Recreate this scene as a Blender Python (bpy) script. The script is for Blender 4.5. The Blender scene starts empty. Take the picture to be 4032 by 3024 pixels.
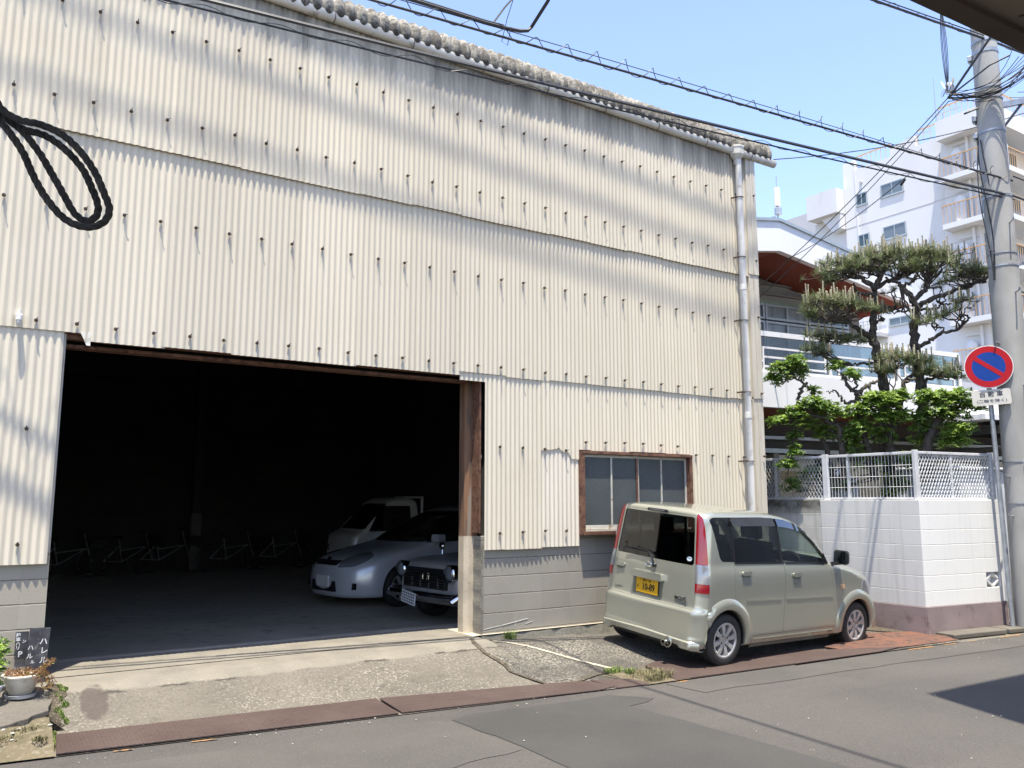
import bpy, bmesh, math, random
import numpy as np
from mathutils import Vector, Matrix
from mathutils.bvhtree import BVHTree

SC = bpy.context.scene
COL = SC.collection
R = math.radians

# ------------------------------------------------------------------ camera
PITCH = math.atan(458/3250.0); YAW = R(57.0)
FW = Vector((math.cos(YAW)*math.cos(PITCH), math.sin(YAW)*math.cos(PITCH), math.sin(PITCH)))
RT = Vector((math.sin(YAW), -math.cos(YAW), 0))
UP = RT.cross(FW)
cam = bpy.data.objects.new('camera', bpy.data.cameras.new('camera'))
COL.objects.link(cam)
cam.matrix_world = Matrix(((RT.x, UP.x, -FW.x, 0), (RT.y, UP.y, -FW.y, 0), (RT.z, UP.z, -FW.z, 1.46), (0, 0, 0, 1)))
cam.data.sensor_width = 36; cam.data.lens = 36*3250/4032
cam.data.clip_start = 0.05; cam.data.clip_end = 2000
SC.camera = cam

# ------------------------------------------------------------------ sky, sun, exposure
TOSUN = Vector((-0.135, -0.212, 1.0)).normalized()
W = bpy.data.worlds.new('World'); SC.world = W; W.use_nodes = True
nt = W.node_tree; nt.nodes.clear()
sky = nt.nodes.new('ShaderNodeTexSky'); sky.sky_type = 'NISHITA'; sky.sun_disc = False
sky.sun_elevation = math.asin(TOSUN.z); sky.sun_rotation = math.atan2(TOSUN.x, TOSUN.y) % (2*math.pi)
sky.air_density = 1.0; sky.dust_density = .7; sky.ozone_density = 2.5
bg = nt.nodes.new('ShaderNodeBackground'); bg.inputs[1].default_value = 0.15
wo = nt.nodes.new('ShaderNodeOutputWorld')
tint = nt.nodes.new('ShaderNodeMix'); tint.data_type = 'RGBA'; tint.blend_type = 'MULTIPLY'; tint.inputs[0].default_value = 1; tint.inputs[7].default_value = (1.05, .955, .985, 1)
nt.links.new(sky.outputs[0], tint.inputs[6]); nt.links.new(tint.outputs[2], bg.inputs[0]); nt.links.new(bg.outputs[0], wo.inputs[0])
sl = bpy.data.lights.new('sun', 'SUN'); sl.energy = 3.8; sl.angle = R(0.53); sl.color = (1.0, 0.93, 0.79)
so = bpy.data.objects.new('sun', sl); COL.objects.link(so)
so.rotation_euler = TOSUN.to_track_quat('Z', 'Y').to_euler(); so.location = (-5, -5, 30)
SC.view_settings.view_transform = 'Standard'; SC.view_settings.look = 'None'
SC.view_settings.gamma = 1; SC.view_settings.exposure = 1.42; SC.view_settings.use_curve_mapping = False
SC.cycles.max_bounces = 8; SC.cycles.transparent_max_bounces = 24
SC.cycles.caustics_reflective = False; SC.cycles.caustics_refractive = False

# ------------------------------------------------------------------ helpers: objects
def tag(o, label=None, cat=None, group=None, kind=None):
    if label: o['label'] = label
    if cat: o['category'] = cat
    if group: o['group'] = group
    if kind: o['kind'] = kind
    return o
def thing(name, label, cat, loc=(0, 0, 0), group=None, rot=(0, 0, 0)):
    o = bpy.data.objects.new(name, None); COL.objects.link(o)
    o.location = loc; o.rotation_euler = rot; o.empty_display_size = .1
    return tag(o, label, cat, group)
class MB:
    def __init__(s): s.v = []; s.f = []; s.mi = []; s.m = 0
    def add(s, vs, fs):
        b = len(s.v); s.v += [tuple(v) for v in vs]
        s.f += [tuple(i+b for i in f) for f in fs]; s.mi += [s.m]*len(fs); return s
    def box(s, x0, x1, y0, y1, z0, z1, M=None):
        vs = [Vector((x, y, z)) for x in (x0, x1) for y in (y0, y1) for z in (z0, z1)]
        if M is not None: vs = [M @ v for v in vs]
        return s.add(vs, [(0, 1, 3, 2), (4, 6, 7, 5), (0, 4, 5, 1), (2, 3, 7, 6), (0, 2, 6, 4), (1, 5, 7, 3)])
    def bar(s, a, b, w, h, up=(0, 0, 1)):
        a = Vector(a); b = Vector(b); d = (b-a).normalized(); u = Vector(up)
        r = d.cross(u)
        if r.length < 1e-4: r = d.cross(Vector((1, 0, 0)))
        r.normalize(); u = r.cross(d)
        vs = [p+r*(i*w/2)+u*(j*h/2) for p in (a, b) for i, j in ((-1, -1), (1, -1), (1, 1), (-1, 1))]
        return s.add(vs, [(3, 2, 1, 0), (4, 5, 6, 7), (0, 1, 5, 4), (1, 2, 6, 5), (2, 3, 7, 6), (3, 0, 4, 7)])
    def tube(s, pts, r, n=6, cap=True, twist=0):
        pts = [Vector(p) for p in pts]; N = len(pts)
        rs = r if isinstance(r, (list, tuple)) else [r]*N
        u = None; base = len(s.v); vs = []; fs = []
        for i, p in enumerate(pts):
            d = (pts[min(i+1, N-1)]-pts[max(i-1, 0)])
            if d.length < 1e-9: d = Vector((0, 0, 1))
            d.normalize()
            if u is None:
                u = d.cross(Vector((0, 0, 1)))
                if u.length < .05: u = d.cross(Vector((1, 0, 0)))
            u = (u-d*u.dot(d))
            if u.length < 1e-6: u = d.orthogonal()
            u.normalize(); w = d.cross(u)
            for k in range(n):
                a = 2*math.pi*k/n
                vs.append(p+(u*math.cos(a)+w*math.sin(a))*rs[i])
        for i in range(N-1):
            for k in range(n):
                a = i*n+k; b = i*n+(k+1) % n
                fs.append((a, b, b+n, a+n))
        if cap: fs.append(tuple(range(n-1, -1, -1))); fs.append(tuple((N-1)*n+k for k in range(n)))
        return s.add(vs, fs)
    def lathe(s, prof, n=24, M=None, close=False):
        # profile of (r, h) round local Z
        vs = []; fs = []
        for r, h in prof:
            for k in range(n):
                a = 2*math.pi*k/n; vs.append(Vector((r*math.cos(a), r*math.sin(a), h)))
        m = len(prof)
        for i in range(m-1 if not close else m):
            j = (i+1) % m
            for k in range(n):
                k2 = (k+1) % n; fs.append((i*n+k, i*n+k2, j*n+k2, j*n+k))
        if not close:
            fs.append(tuple(range(n-1, -1, -1))); fs.append(tuple((m-1)*n+k for k in range(n)))
        if M is not None: vs = [M @ v for v in vs]
        return s.add(vs, fs)
    def prism(s, poly, f0, f1):
        # poly list of 2D, f0/f1 map 2D->3D for both caps
        n = len(poly)
        vs = [f0(*p) for p in poly]+[f1(*p) for p in poly]
        return s.add(vs, [tuple(range(n)), tuple(range(2*n-1, n-1, -1))]+[(i, i+n, (i+1) % n+n, (i+1) % n) for i in range(n)])
    def mesh(s, name='m'):
        me = bpy.data.meshes.new(name); me.from_pydata([tuple(v) for v in s.v], [], s.f); me.update()
        return me
    def build(s, name, mats, parent=None, smooth=False, bevel=0, angle=40, fix=True):
        me = s.mesh(name)
        if fix:
            bm = bmesh.new(); bm.from_mesh(me); bmesh.ops.recalc_face_normals(bm, faces=bm.faces); bm.to_mesh(me); bm.free()
        if not isinstance(mats, (list, tuple)): mats = [mats]
        for m in mats: me.materials.append(m)
        if len(mats) > 1: me.polygons.foreach_set('material_index', s.mi)
        o = bpy.data.objects.new(name, me); COL.objects.link(o)
        if parent is not None: o.parent = parent
        if smooth:
            me.polygons.foreach_set('use_smooth', [True]*len(me.polygons)); me.set_sharp_from_angle(angle=R(angle))
        if bevel:
            b = o.modifiers.new('bevel', 'BEVEL'); b.width = bevel; b.segments = 2; b.limit_method = 'ANGLE'; b.angle_limit = R(40)
        return o
def copy_tree(o, parent=None):
    c = o.copy(); COL.objects.link(c); c.parent = parent
    for ch in list(o.children): copy_tree(ch, c)
    return c
def text_mesh(s, size, mat, name, parent, M, extrude=.001, bold=0, ax='CENTER'):
    cu = bpy.data.curves.new('t', 'FONT'); cu.body = s; cu.size = size; cu.align_x = ax; cu.align_y = 'CENTER'
    cu.extrude = extrude; cu.offset = bold
    to = bpy.data.objects.new('t', cu); COL.objects.link(to)
    dg = bpy.context.evaluated_depsgraph_get()
    me = bpy.data.meshes.new_from_object(to.evaluated_get(dg))
    bpy.data.objects.remove(to); bpy.data.curves.remove(cu)
    me.transform(M); me.materials.clear(); me.materials.append(mat)
    o = bpy.data.objects.new(name, me); COL.objects.link(o)
    if parent is not None: o.parent = parent
    return o

# ------------------------------------------------------------------ helpers: materials
def newmat(name):
    m = bpy.data.materials.new(name); m.use_nodes = True
    return m, m.node_tree, m.node_tree.nodes['Principled BSDF']
def mat(name, c1, rough=.7, c2=None, scale=3, detail=6, metal=0, bump=0, bscale=60, stretch=(1, 1, 1), lo=.35, hi=.65,
        coat=0, c3=None, s3=30, lo3=.55, hi3=.62, spec=.5, transm=0, bdist=.01, coords='Object'):
    m, nt, p = newmat(name)
    p.inputs['Roughness'].default_value = rough; p.inputs['Metallic'].default_value = metal
    p.inputs['Coat Weight'].default_value = coat; p.inputs['Specular IOR Level'].default_value = spec
    p.inputs['Coat Roughness'].default_value = .08
    L = nt.links; N = nt.nodes
    tc = N.new('ShaderNodeTexCoord'); mp = N.new('ShaderNodeMapping'); mp.inputs['Scale'].default_value = stretch
    L.new(tc.outputs[coords], mp.inputs['Vector'])
    if c2 is None: c2 = tuple(c*.82 for c in c1)
    nz = N.new('ShaderNodeTexNoise'); nz.inputs['Scale'].default_value = scale; nz.inputs['Detail'].default_value = detail
    L.new(mp.outputs[0], nz.inputs['Vector'])
    rm = N.new('ShaderNodeMapRange'); rm.inputs[1].default_value = lo; rm.inputs[2].default_value = hi
    L.new(nz.outputs[0], rm.inputs[0])
    mx = N.new('ShaderNodeMix'); mx.data_type = 'RGBA'; mx.inputs[6].default_value = (*c1, 1); mx.inputs[7].default_value = (*c2, 1)
    L.new(rm.outputs[0], mx.inputs[0]); out = mx.outputs[2]
    if c3 is not None:
        n3 = N.new('ShaderNodeTexNoise'); n3.inputs['Scale'].default_value = s3; n3.inputs['Detail'].default_value = 5
        L.new(mp.outputs[0], n3.inputs['Vector'])
        r3 = N.new('ShaderNodeMapRange'); r3.inputs[1].default_value = lo3; r3.inputs[2].default_value = hi3
        L.new(n3.outputs[0], r3.inputs[0])
        m3 = N.new('ShaderNodeMix'); m3.data_type = 'RGBA'; m3.inputs[7].default_value = (*c3, 1)
        L.new(r3.outputs[0], m3.inputs[0]); L.new(out, m3.inputs[6]); out = m3.outputs[2]
    L.new(out, p.inputs['Base Color'])
    if bump:
        nb = N.new('ShaderNodeTexNoise'); nb.inputs['Scale'].default_value = bscale; nb.inputs['Detail'].default_value = 4
        L.new(tc.outputs[coords], nb.inputs['Vector'])
        b = N.new('ShaderNodeBump'); b.inputs['Strength'].default_value = bump; b.inputs['Distance'].default_value = bdist
        L.new(nb.outputs[0], b.inputs['Height']); L.new(b.outputs[0], p.inputs['Normal'])
    return m
def plain(name, c, rough=.5, metal=0, coat=0, spec=.5):
    return mat(name, c, rough, c2=tuple(x*.9 for x in c), metal=metal, coat=coat, spec=spec, scale=6)
class NB:
    """small node-graph builder"""
    def __init__(s, nt): s.nt = nt; s.N = nt.nodes; s.L = nt.links
    def put(s, sock, v):
        if isinstance(v, (int, float)): sock.default_value = v
        elif isinstance(v, tuple): sock.default_value = v if len(v) != 3 or sock.type == 'VECTOR' else (*v, 1)
        else: s.L.new(v, sock)
    def math(s, op, a, b=0, c=0, clamp=False):
        n = s.N.new('ShaderNodeMath'); n.operation = op; n.use_clamp = clamp
        for i, v in enumerate((a, b, c)): s.put(n.inputs[i], v)
        return n.outputs[0]
    def mix(s, f, a, b, blend='MIX'):
        n = s.N.new('ShaderNodeMix'); n.data_type = 'RGBA'; n.blend_type = blend
        s.put(n.inputs[0], f); s.put(n.inputs[6], a); s.put(n.inputs[7], b); return n.outputs[2]
    def noise(s, vec, scale, detail=5, rough=.5):
        n = s.N.new('ShaderNodeTexNoise'); n.inputs['Scale'].default_value = scale; n.inputs['Detail'].default_value = detail
        n.inputs['Roughness'].default_value = rough
        s.L.new(vec, n.inputs['Vector']); return n.outputs[0]
    def vmul(s, vec, v):
        n = s.N.new('ShaderNodeMapping'); n.inputs['Scale'].default_value = v; s.L.new(vec, n.inputs['Vector']); return n.outputs[0]
    def rng(s, v, a, b, c=0, d=1):
        n = s.N.new('ShaderNodeMapRange'); s.put(n.inputs[0], v); n.inputs[1].default_value = a; n.inputs[2].default_value = b
        n.inputs[3].default_value = c; n.inputs[4].default_value = d; return n.outputs[0]
    def coord(s, k='Object'): return s.N.new('ShaderNodeTexCoord').outputs[k]
    def xyz(s, v): n = s.N.new('ShaderNodeSeparateXYZ'); s.L.new(v, n.inputs[0]); return n.outputs
    def comb(s, x, y, z):
        n = s.N.new('ShaderNodeCombineXYZ'); s.put(n.inputs[0], x); s.put(n.inputs[1], y); s.put(n.inputs[2], z); return n.outputs[0]
    def bump(s, h, strength, dist=.01):
        n = s.N.new('ShaderNodeBump'); n.inputs['Strength'].default_value = strength; n.inputs['Distance'].default_value = dist
        s.put(n.inputs['Height'], h); return n.outputs[0]

# ---- slate cladding: cream paint, soot under the eave, streaks running down from each bolt
def cladding_mat(name, base, rows, dirt_top=None):
    m, nt, p = newmat(name); b = NB(nt); co = b.coord(); x, y, z = b.xyz(co)
    sheet = b.math('FLOOR', b.math('DIVIDE', b.math('SUBTRACT', x, .14), .6232))
    wn = nt.nodes.new('ShaderNodeTexWhiteNoise'); wn.noise_dimensions = '1D'
    b.L.new(sheet, wn.inputs['W'])
    c = b.mix(b.math('MULTIPLY', wn.outputs[0], .8), base, tuple(v*.86 for v in base))
    st = b.noise(b.vmul(co, (22, 1, .5)), 1.0, 6, .6)
    c = b.mix(b.rng(st, .45, .85, 0, .35), c, (.40, .35, .27))
    bl = b.noise(co, 1.3, 5)
    c = b.mix(b.rng(bl, .5, .75, 0, .3), c, (.52, .46, .35))
    # narrow darker line along every wave, 10 waves to a sheet
    va = b.math('ABSOLUTE', b.math('SUBTRACT', b.math('FRACT', b.math('DIVIDE', b.math('SUBTRACT', x, .14), .06232)), .5))
    fn = b.noise(b.vmul(co, (6, 1, 1.2)), 1.5, 4)
    c = b.mix(b.math('MULTIPLY', b.rng(va, .10, .0, 0, .26), b.rng(fn, .3, .6, .5, 1)), c, (.30, .265, .21))
    # bolt streaks
    px = b.math('ABSOLUTE', b.math('SUBTRACT', b.math('FRACT', b.math('DIVIDE', b.math('SUBTRACT', x, .037-.1556), .31145)), .5))
    nn = b.noise(b.vmul(co, (9, 1, 2)), 1, 2)
    line = b.rng(b.math('ADD', px, b.math('MULTIPLY', b.math('SUBTRACT', nn, .5), .03)), .055, .012, 0, 1)
    tot = 0
    for r in rows:
        d = b.math('SUBTRACT', r, z)
        k = b.math('MULTIPLY', b.rng(d, .0, .02, 0, 1), b.rng(b.math('ADD', d, b.math('MULTIPLY', b.noise(b.vmul(co, (3.2, 1, 1)), 1, 1), .5)), .50, .18, 0, .5))
        tot = b.math('ADD', tot, k, clamp=True)
    c = b.mix(b.math('MULTIPLY', tot, line), c, (.12, .10, .08))
    if dirt_top:
        dn = b.noise(b.vmul(co, (5, 1, .7)), 1.0, 6, .65)
        k = b.rng(b.math('ADD', z, b.math('MULTIPLY', dn, 1.0)), dirt_top, dirt_top+.55, 0, .85)
        c = b.mix(k, c, (.075, .07, .062))
    b.L.new(c, p.inputs['Base Color'])
    p.inputs['Roughness'].default_value = .75; p.inputs['Specular IOR Level'].default_value = .3
    b.L.new(b.bump(b.noise(co, 120, 3), .12, .003), p.inputs['Normal'])
    return m

# ---- painted block walls: stack-bond joints in X (or along u) and Z
def block_mat(name, base, c2, z0, u0, bw=.4, bh=.2, ax='X', joint=(.22, .2, .17), jw=.008, stagger=0, top_dirt=None, mottled=.6, streak=0):
    m, nt, p = newmat(name); b = NB(nt); co = b.coord(); X, Y, Z = b.xyz(co)
    u = {'X': X, 'Y': Y}[ax]
    row = b.math('DIVIDE', b.math('SUBTRACT', Z, z0), bh)
    fr = b.math('FRACT', row); rf = b.math('FLOOR', row)
    uu = b.math('DIVIDE', b.math('SUBTRACT', u, u0), bw)
    if stagger: uu = b.math('ADD', uu, b.math('MULTIPLY', b.math('MODULO', rf, 2), stagger))
    fu = b.math('FRACT', uu); cu = b.math('FLOOR', uu)
    wob = b.math('MULTIPLY', b.math('SUBTRACT', b.noise(co, 25, 2), .5), .01)
    dz = b.math('MULTIPLY', b.math('MINIMUM', fr, b.math('SUBTRACT', 1, fr)), bh)
    du = b.math('MULTIPLY', b.math('MINIMUM', fu, b.math('SUBTRACT', 1, fu)), bw)
    j = b.math('ADD', b.math('MINIMUM', dz, b.math('ADD', du, jw*.45)), wob)
    k = b.rng(j, jw*.5, jw*.2, 0, 1)
    wn = nt.nodes.new('ShaderNodeTexWhiteNoise'); wn.noise_dimensions = '3D'
    b.L.new(b.comb(cu, rf, 1.0), wn.inputs['Vector'])
    c = b.mix(b.math('MULTIPLY', wn.outputs[0], .5), base, c2)
    c = b.mix(b.rng(b.noise(co, 2.2, 6, .6), .45, .75, 0, mottled), c, c2)
    if streak: c = b.mix(b.rng(b.noise(b.vmul(co, (14, 14, .6)), 1, 5), .52, .75, 0, streak), c, tuple(v*.55 for v in c2))
    if top_dirt:
        dn = b.noise(co, 6, 6, .7)
        c = b.mix(b.math('MULTIPLY', b.rng(Z, top_dirt[0], top_dirt[1], 0, 1), b.rng(dn, .3, .6, .3, 1)), c, (.09, .085, .07))
    c = b.mix(b.math('MULTIPLY', k, .75), c, joint)
    b.L.new(c, p.inputs['Base Color']); p.inputs['Roughness'].default_value = .85
    h = b.math('ADD', b.rng(j, jw*.6, 0, 1, 0), b.math('MULTIPLY', b.noise(co, 70, 4), .25))
    b.L.new(b.bump(h, .6, .006), p.inputs['Normal'])
    return m

def glass_mat(name, tint, fac, rough=.02, dirt=0):
    m, nt, p = newmat(name); b = NB(nt)
    tr = nt.nodes.new('ShaderNodeBsdfTransparent'); tr.inputs[0].default_value = (*tint, 1)
    gl = nt.nodes.new('ShaderNodeBsdfGlossy'); gl.inputs[0].default_value = (1, 1, 1, 1); gl.inputs[1].default_value = rough
    lw = nt.nodes.new('ShaderNodeLayerWeight'); lw.inputs[0].default_value = .5
    sch = b.math('ADD', .03, b.math('MULTIPLY', b.math('POWER', lw.outputs['Facing'], 4.0), .9))
    ms = nt.nodes.new('ShaderNodeMixShader'); b.put(ms.inputs[0], b.math('ADD', sch, fac, clamp=True))
    b.L.new(tr.outputs[0], ms.inputs[1]); b.L.new(gl.outputs[0], ms.inputs[2])
    o = nt.nodes['Material Output']; b.L.new(ms.outputs[0], o.inputs[0]); nt.nodes.remove(p)
    return m

M = {}
M['white_paint'] = mat('white_paint', (.80, .80, .79), .45, c2=(.72, .71, .69), scale=2)
M['white_wall'] = mat('white_wall', (.78, .78, .77), .8, c2=(.66, .65, .62), scale=.35, bump=.1, stretch=(1, 1, .3), c3=(.58, .55, .50), s3=.9, lo3=.6, hi3=.72)
M['black_rubber'] = mat('black_rubber', (.016, .016, .017), .65, c2=(.03, .029, .027), scale=8, bump=.2, bscale=90)
M['black_plastic'] = plain('black_plastic', (.014, .014, .016), .35)
M['cable'] = mat('cable', (.018, .02, .026), .45, c2=(.035, .037, .04), scale=2)
M['alloy'] = mat('alloy', (.58, .58, .57), .32, c2=(.46, .455, .44), scale=8, metal=.55)
M['chrome'] = mat('chrome', (.75, .75, .74), .12, c2=(.55, .54, .52), metal=1)
M['galv'] = mat('galvanised', (.42, .44, .46), .45, c2=(.30, .32, .34), scale=9, metal=.55)
M['rust_frame'] = mat('rust_frame', (.105, .048, .03), .7, c2=(.19, .095, .055), scale=9, detail=8, bump=.5, bscale=60, c3=(.07, .03, .02), s3=22)
M['rust_plate'] = mat('rust_plate', (.19, .10, .075), .8, c2=(.13, .075, .06), scale=2.5, bump=.3, bscale=60)
M['bolt'] = mat('bolt', (.035, .028, .022), .7, c2=(.08, .05, .035), scale=40)
M['pvc'] = mat('pvc_white', (.72, .71, .68), .4, c2=(.60, .58, .53), scale=3, c3=(.45, .42, .36), s3=9, lo3=.6, hi3=.72)
M['gutter'] = mat('gutter_white', (.66, .63, .55), .5, c2=(.52, .49, .42), scale=3, c3=(.30, .28, .23), s3=5, lo3=.58, hi3=.72, stretch=(1, 1, 3))
M['concrete_pole'] = mat('concrete_pole', (.40, .395, .37), .8, c2=(.31, .305, .285), scale=1.6, bump=.25, bscale=80, stretch=(2, 2, 1))
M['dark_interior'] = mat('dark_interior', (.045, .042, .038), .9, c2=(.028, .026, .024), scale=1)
M['red_lens'] = plain('red_lens', (.24, .004, .010), .12, coat=1)
M['clear_lens'] = plain('clear_lens', (.24, .25, .27), .12, metal=.3, coat=1)
M['orange_lens'] = plain('orange_lens', (.8, .45, .25), .15, coat=1)
# ================================================================== GROUND
RL = [(-60, 12.6), (-6, 7.28), (.6, 6.56), (5.54, 6.02), (8.5, 5.86), (11.4, 5.66), (13.5, 5.45), (120, -8.0)]  # road edge
def road_edge(x):
    for (a, b), (c, d) in zip(RL, RL[1:]):
        if x <= c: return b+(d-b)*(x-a)/(c-a)
    return RL[-1][1]
def zf(x):   # ground height along the foot of the warehouse
    P = [(-8, .02), (4.7, 0), (4.82, -.05), (6.6, -.12), (9.4, -.17), (10.4, -.2), (14, -.22)]
    for (a, b), (c, d) in zip(P, P[1:]):
        if x <= c: return b+(d-b)*max(0, (x-a))/(c-a)
    return -.22
def sstep(t): t = max(0, min(1, t)); return t*t*(3-2*t)
def apron_z(x, y):
    yb = road_edge(x)+.42
    return -.243+(zf(x)+.243)*sstep((y-yb)/max(.2, (7.75-yb)))
def mat_asphalt():
    m, nt, p = newmat('asphalt'); b = NB(nt); co = b.coord()
    c = b.mix(b.rng(b.noise(co, .55, 5), .35, .68), (0.0546, 0.0502, 0.0459), (0.0775, 0.0713, 0.0645))
    c = b.mix(b.rng(b.noise(b.vmul(co, (.3, 2.5, 1)), .7, 5), .5, .7, 0, .55), c, (0.0899, 0.0825, 0.0732))
    c = b.mix(b.rng(b.noise(co, 95, 3), .56, .7, 0, .55), c, (0.149, 0.143, 0.13))
    c = b.mix(b.rng(b.noise(co, 70, 3), .42, .3, 0, .6), c, (0.0248, 0.0229, 0.0211))
    c = b.mix(b.rng(b.noise(co, 3.2, 7, .7), .62, .7, 0, .35), c, (0.0372, 0.0341, 0.031))
    v = nt.nodes.new('ShaderNodeTexVoronoi'); v.inputs['Scale'].default_value = 2.3; b.L.new(co, v.inputs['Vector'])
    c = b.mix(b.rng(v.outputs['Distance'], .012, .008, 0, .8), c, (0.31, 0.31, 0.291))
    b.L.new(c, p.inputs['Base Color']); p.inputs['Roughness'].default_value = .85
    b.L.new(b.bump(b.noise(co, 130, 3), .35, .004), p.inputs['Normal']); return m
def mat_concrete(name, base, dark, pale, stainy=.8, ag=.58):
    m, nt, p = newmat(name); b = NB(nt); co = b.coord()
    c = b.mix(b.rng(b.noise(co, 1.1, 6), .35, .65), base, dark)
    c = b.mix(b.rng(b.noise(co, 34, 5, .75), .48, .62, 0, .4), c, tuple(v*.6 for v in dark))
    k = b.math('MULTIPLY', b.rng(b.noise(co, 48, 5, .7), ag-.02, ag+.08), b.rng(b.noise(co, 1.3, 5, .6), .40, .62, .12, 1))
    c = b.mix(b.math('MULTIPLY', k, .95), c, pale)
    c = b.mix(b.rng(b.noise(co, 7, 8, .7), .56, .7, 0, stainy), c, tuple(v*.45 for v in dark))
    c = b.mix(b.rng(b.noise(co, 120, 2), .38, .25, 0, .6), c, tuple(v*.4 for v in dark))
    b.L.new(c, p.inputs['Base Color']); p.inputs['Roughness'].default_value = .9
    b.L.new(b.bump(b.math('ADD', b.noise(co, 60, 5), b.math('MULTIPLY', b.noise(co, 6, 4), 2)), .5, .008), p.inputs['Normal']); return m
def mat_apron():
    m = mat_concrete('apron_concrete', (.145, .129, .103), (.10, .089, .072), (.29, .265, .22), stainy=.5, ag=.545)
    nt = m.node_tree; b = NB(nt); p = nt.nodes['Principled BSDF']; old = p.inputs['Base Color'].links[0].from_socket; co = b.coord(); X, Y, Z = b.xyz(co)
    e = b.math('ADD', Y, b.math('MULTIPLY', b.math('SUBTRACT', b.noise(co, 5, 6, .65), .5), .16)); k = b.rng(b.math('SUBTRACT', e, b.math('MULTIPLY', b.math('MAXIMUM', b.math('SUBTRACT', 1.2, X), 0), .2)), 7.46, 7.50)
    pale = b.mix(b.rng(b.noise(co, 3, 6), .35, .65), (.205, .186, .150), (.158, .144, .117)); pale = b.mix(b.rng(b.noise(co, 40, 4), .6, .7, 0, .4), pale, (.30, .28, .23))
    crackl = b.rng(b.math('ABSOLUTE', b.math('SUBTRACT', e, 7.47)), .02, .006, 0, 1)
    c = b.mix(k, old, pale); c = b.mix(b.math('MULTIPLY', crackl, b.rng(b.noise(co, 2.2, 3), .5, .56)), c, (.05, .043, .035))
    sx = b.math('DIVIDE', b.math('SUBTRACT', X, .93), .10); sy = b.math('DIVIDE', b.math('SUBTRACT', Y, 7.40), .20)
    sd = b.math('ADD', b.math('ADD', b.math('MULTIPLY', sx, sx), b.math('MULTIPLY', sy, sy)), b.math('MULTIPLY', b.math('SUBTRACT', b.noise(co, 9, 5, .6), .5), 2.2))
    c = b.mix(b.rng(sd, 1.25, .75, 0, .8), c, (.060, .046, .040))
    b.L.new(c, p.inputs['Base Color']); return m
M['asphalt'] = mat_asphalt()
M['patch'] = mat('asphalt_patch', (0.0375, 0.0365, 0.0344), .8, c2=(0.0495, 0.0474, 0.0438), scale=1.2, c3=(0.105, 0.102, 0.0961), s3=110, lo3=.6, hi3=.7, bump=.3, bscale=130, bdist=.004)
M['patch_worn'] = mat('asphalt_worn', (0.0775, 0.0725, 0.0645), .85, c2=(0.0608, 0.057, 0.0515), scale=1.5, c3=(0.118, 0.112, 0.102), s3=100, lo3=.58, hi3=.7, bump=.3, bscale=130, bdist=.004)
M['apron'] = mat_apron()
M['apron_dark'] = mat_concrete('apron_dark_concrete', (.075, .068, .056), (.048, .044, .038), (.28, .26, .22), ag=.50)
M['slab'] = mat_concrete('slab_concrete', (0.15, 0.138, 0.115), (0.115, 0.102, 0.085), (0.2, 0.19, 0.165), stainy=.4)
M['sill'] = mat_concrete('threshold_concrete', (0.208, 0.185, 0.148), (0.161, 0.143, 0.114), (0.26, 0.239, 0.198), stainy=.35)
M['soil'] = mat('soil', (0.077, 0.0595, 0.0385), .95, c2=(0.042, 0.035, 0.0252), scale=14, detail=8, bump=.7, bscale=50, c3=(0.154, 0.133, 0.098), s3=45)
M['moss_soil'] = mat('moss_soil', (.135, .108, .068), .95, c2=(.095, .082, .045), scale=7, detail=8, bump=.9, bscale=45, c3=(.20, .175, .125), s3=26, lo3=.5, hi3=.75)
M['garage_floor'] = mat('garage_floor', (.52, .46, .36), .85, c2=(.42, .37, .29), scale=.8, bump=.2, bscale=60, c3=(.3, .275, .23), s3=5, lo3=.55, hi3=.7)

b = MB(); b.add([(-400, -300, -.27), (600, -300, -.27), (600, 400, -.27), (-400, 400, -.27)], [(0, 1, 2, 3)])
tag(b.build('ground', mat('ground_earth', (.16, .145, .12), .95, c2=(.1, .095, .08), scale=.4)), kind='structure')
b = MB(); n = len(RL)
b.add([(x, y, -.25) for x, y in RL]+[(x, -16-(x*.1), -.25) for x, y in RL], [(i, i+n, i+1+n, i+1) for i in range(n-1)])
tag(b.build('road', M['asphalt']), kind='structure')
def sheet(name, poly, z, m, zfun=None):
    b = MB(); b.add([(x, y, zfun(x, y)+z if zfun else z) for x, y in poly], [tuple(range(len(poly)))])
    return tag(b.build(name, m), kind='structure')
def jag(p, q, n, amp, rnd):
    out = []
    for i in range(n):
        t = i/n; out.append((p[0]+(q[0]-p[0])*t+rnd.uniform(-amp, amp)*(i > 0), p[1]+(q[1]-p[1])*t+rnd.uniform(-amp, amp)*(i > 0)))
    return out
rnd = random.Random(3)
# darker rectangular repair in front of the garage, its left edge runs towards the camera
poly = jag((3.30, 5.95), (3.37, 5.05), 8, .012, rnd)+jag((3.37, 5.05), (3.30, 1.0), 10, .02, rnd)+[(5.0, 1.0)]+jag((4.85, 4.43), (4.78, 5.42), 4, .012, rnd)+jag((4.76, 5.52), (5.12, 5.56), 3, .01, rnd)+jag((5.12, 5.62), (4.9, 5.90), 3, .01, rnd)+[(4.86, 5.93)]+jag((4.5, 5.92), (3.32, 6.03), 10, .015, rnd)
sheet('road_patch', poly, -.246, M['patch'])
poly = [(-3, 6.5), (3.2, 5.98)]+jag((3.26, 5.9), (3.35, 5.05), 6, .012, rnd)+jag((3.33, 5.0), (2.6, 4.9), 5, .02, rnd)+jag((2.6, 4.9), (-3, 5.5), 14, .03, rnd)
sheet('road_patch', poly, -.2462, M['patch_worn'])
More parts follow.
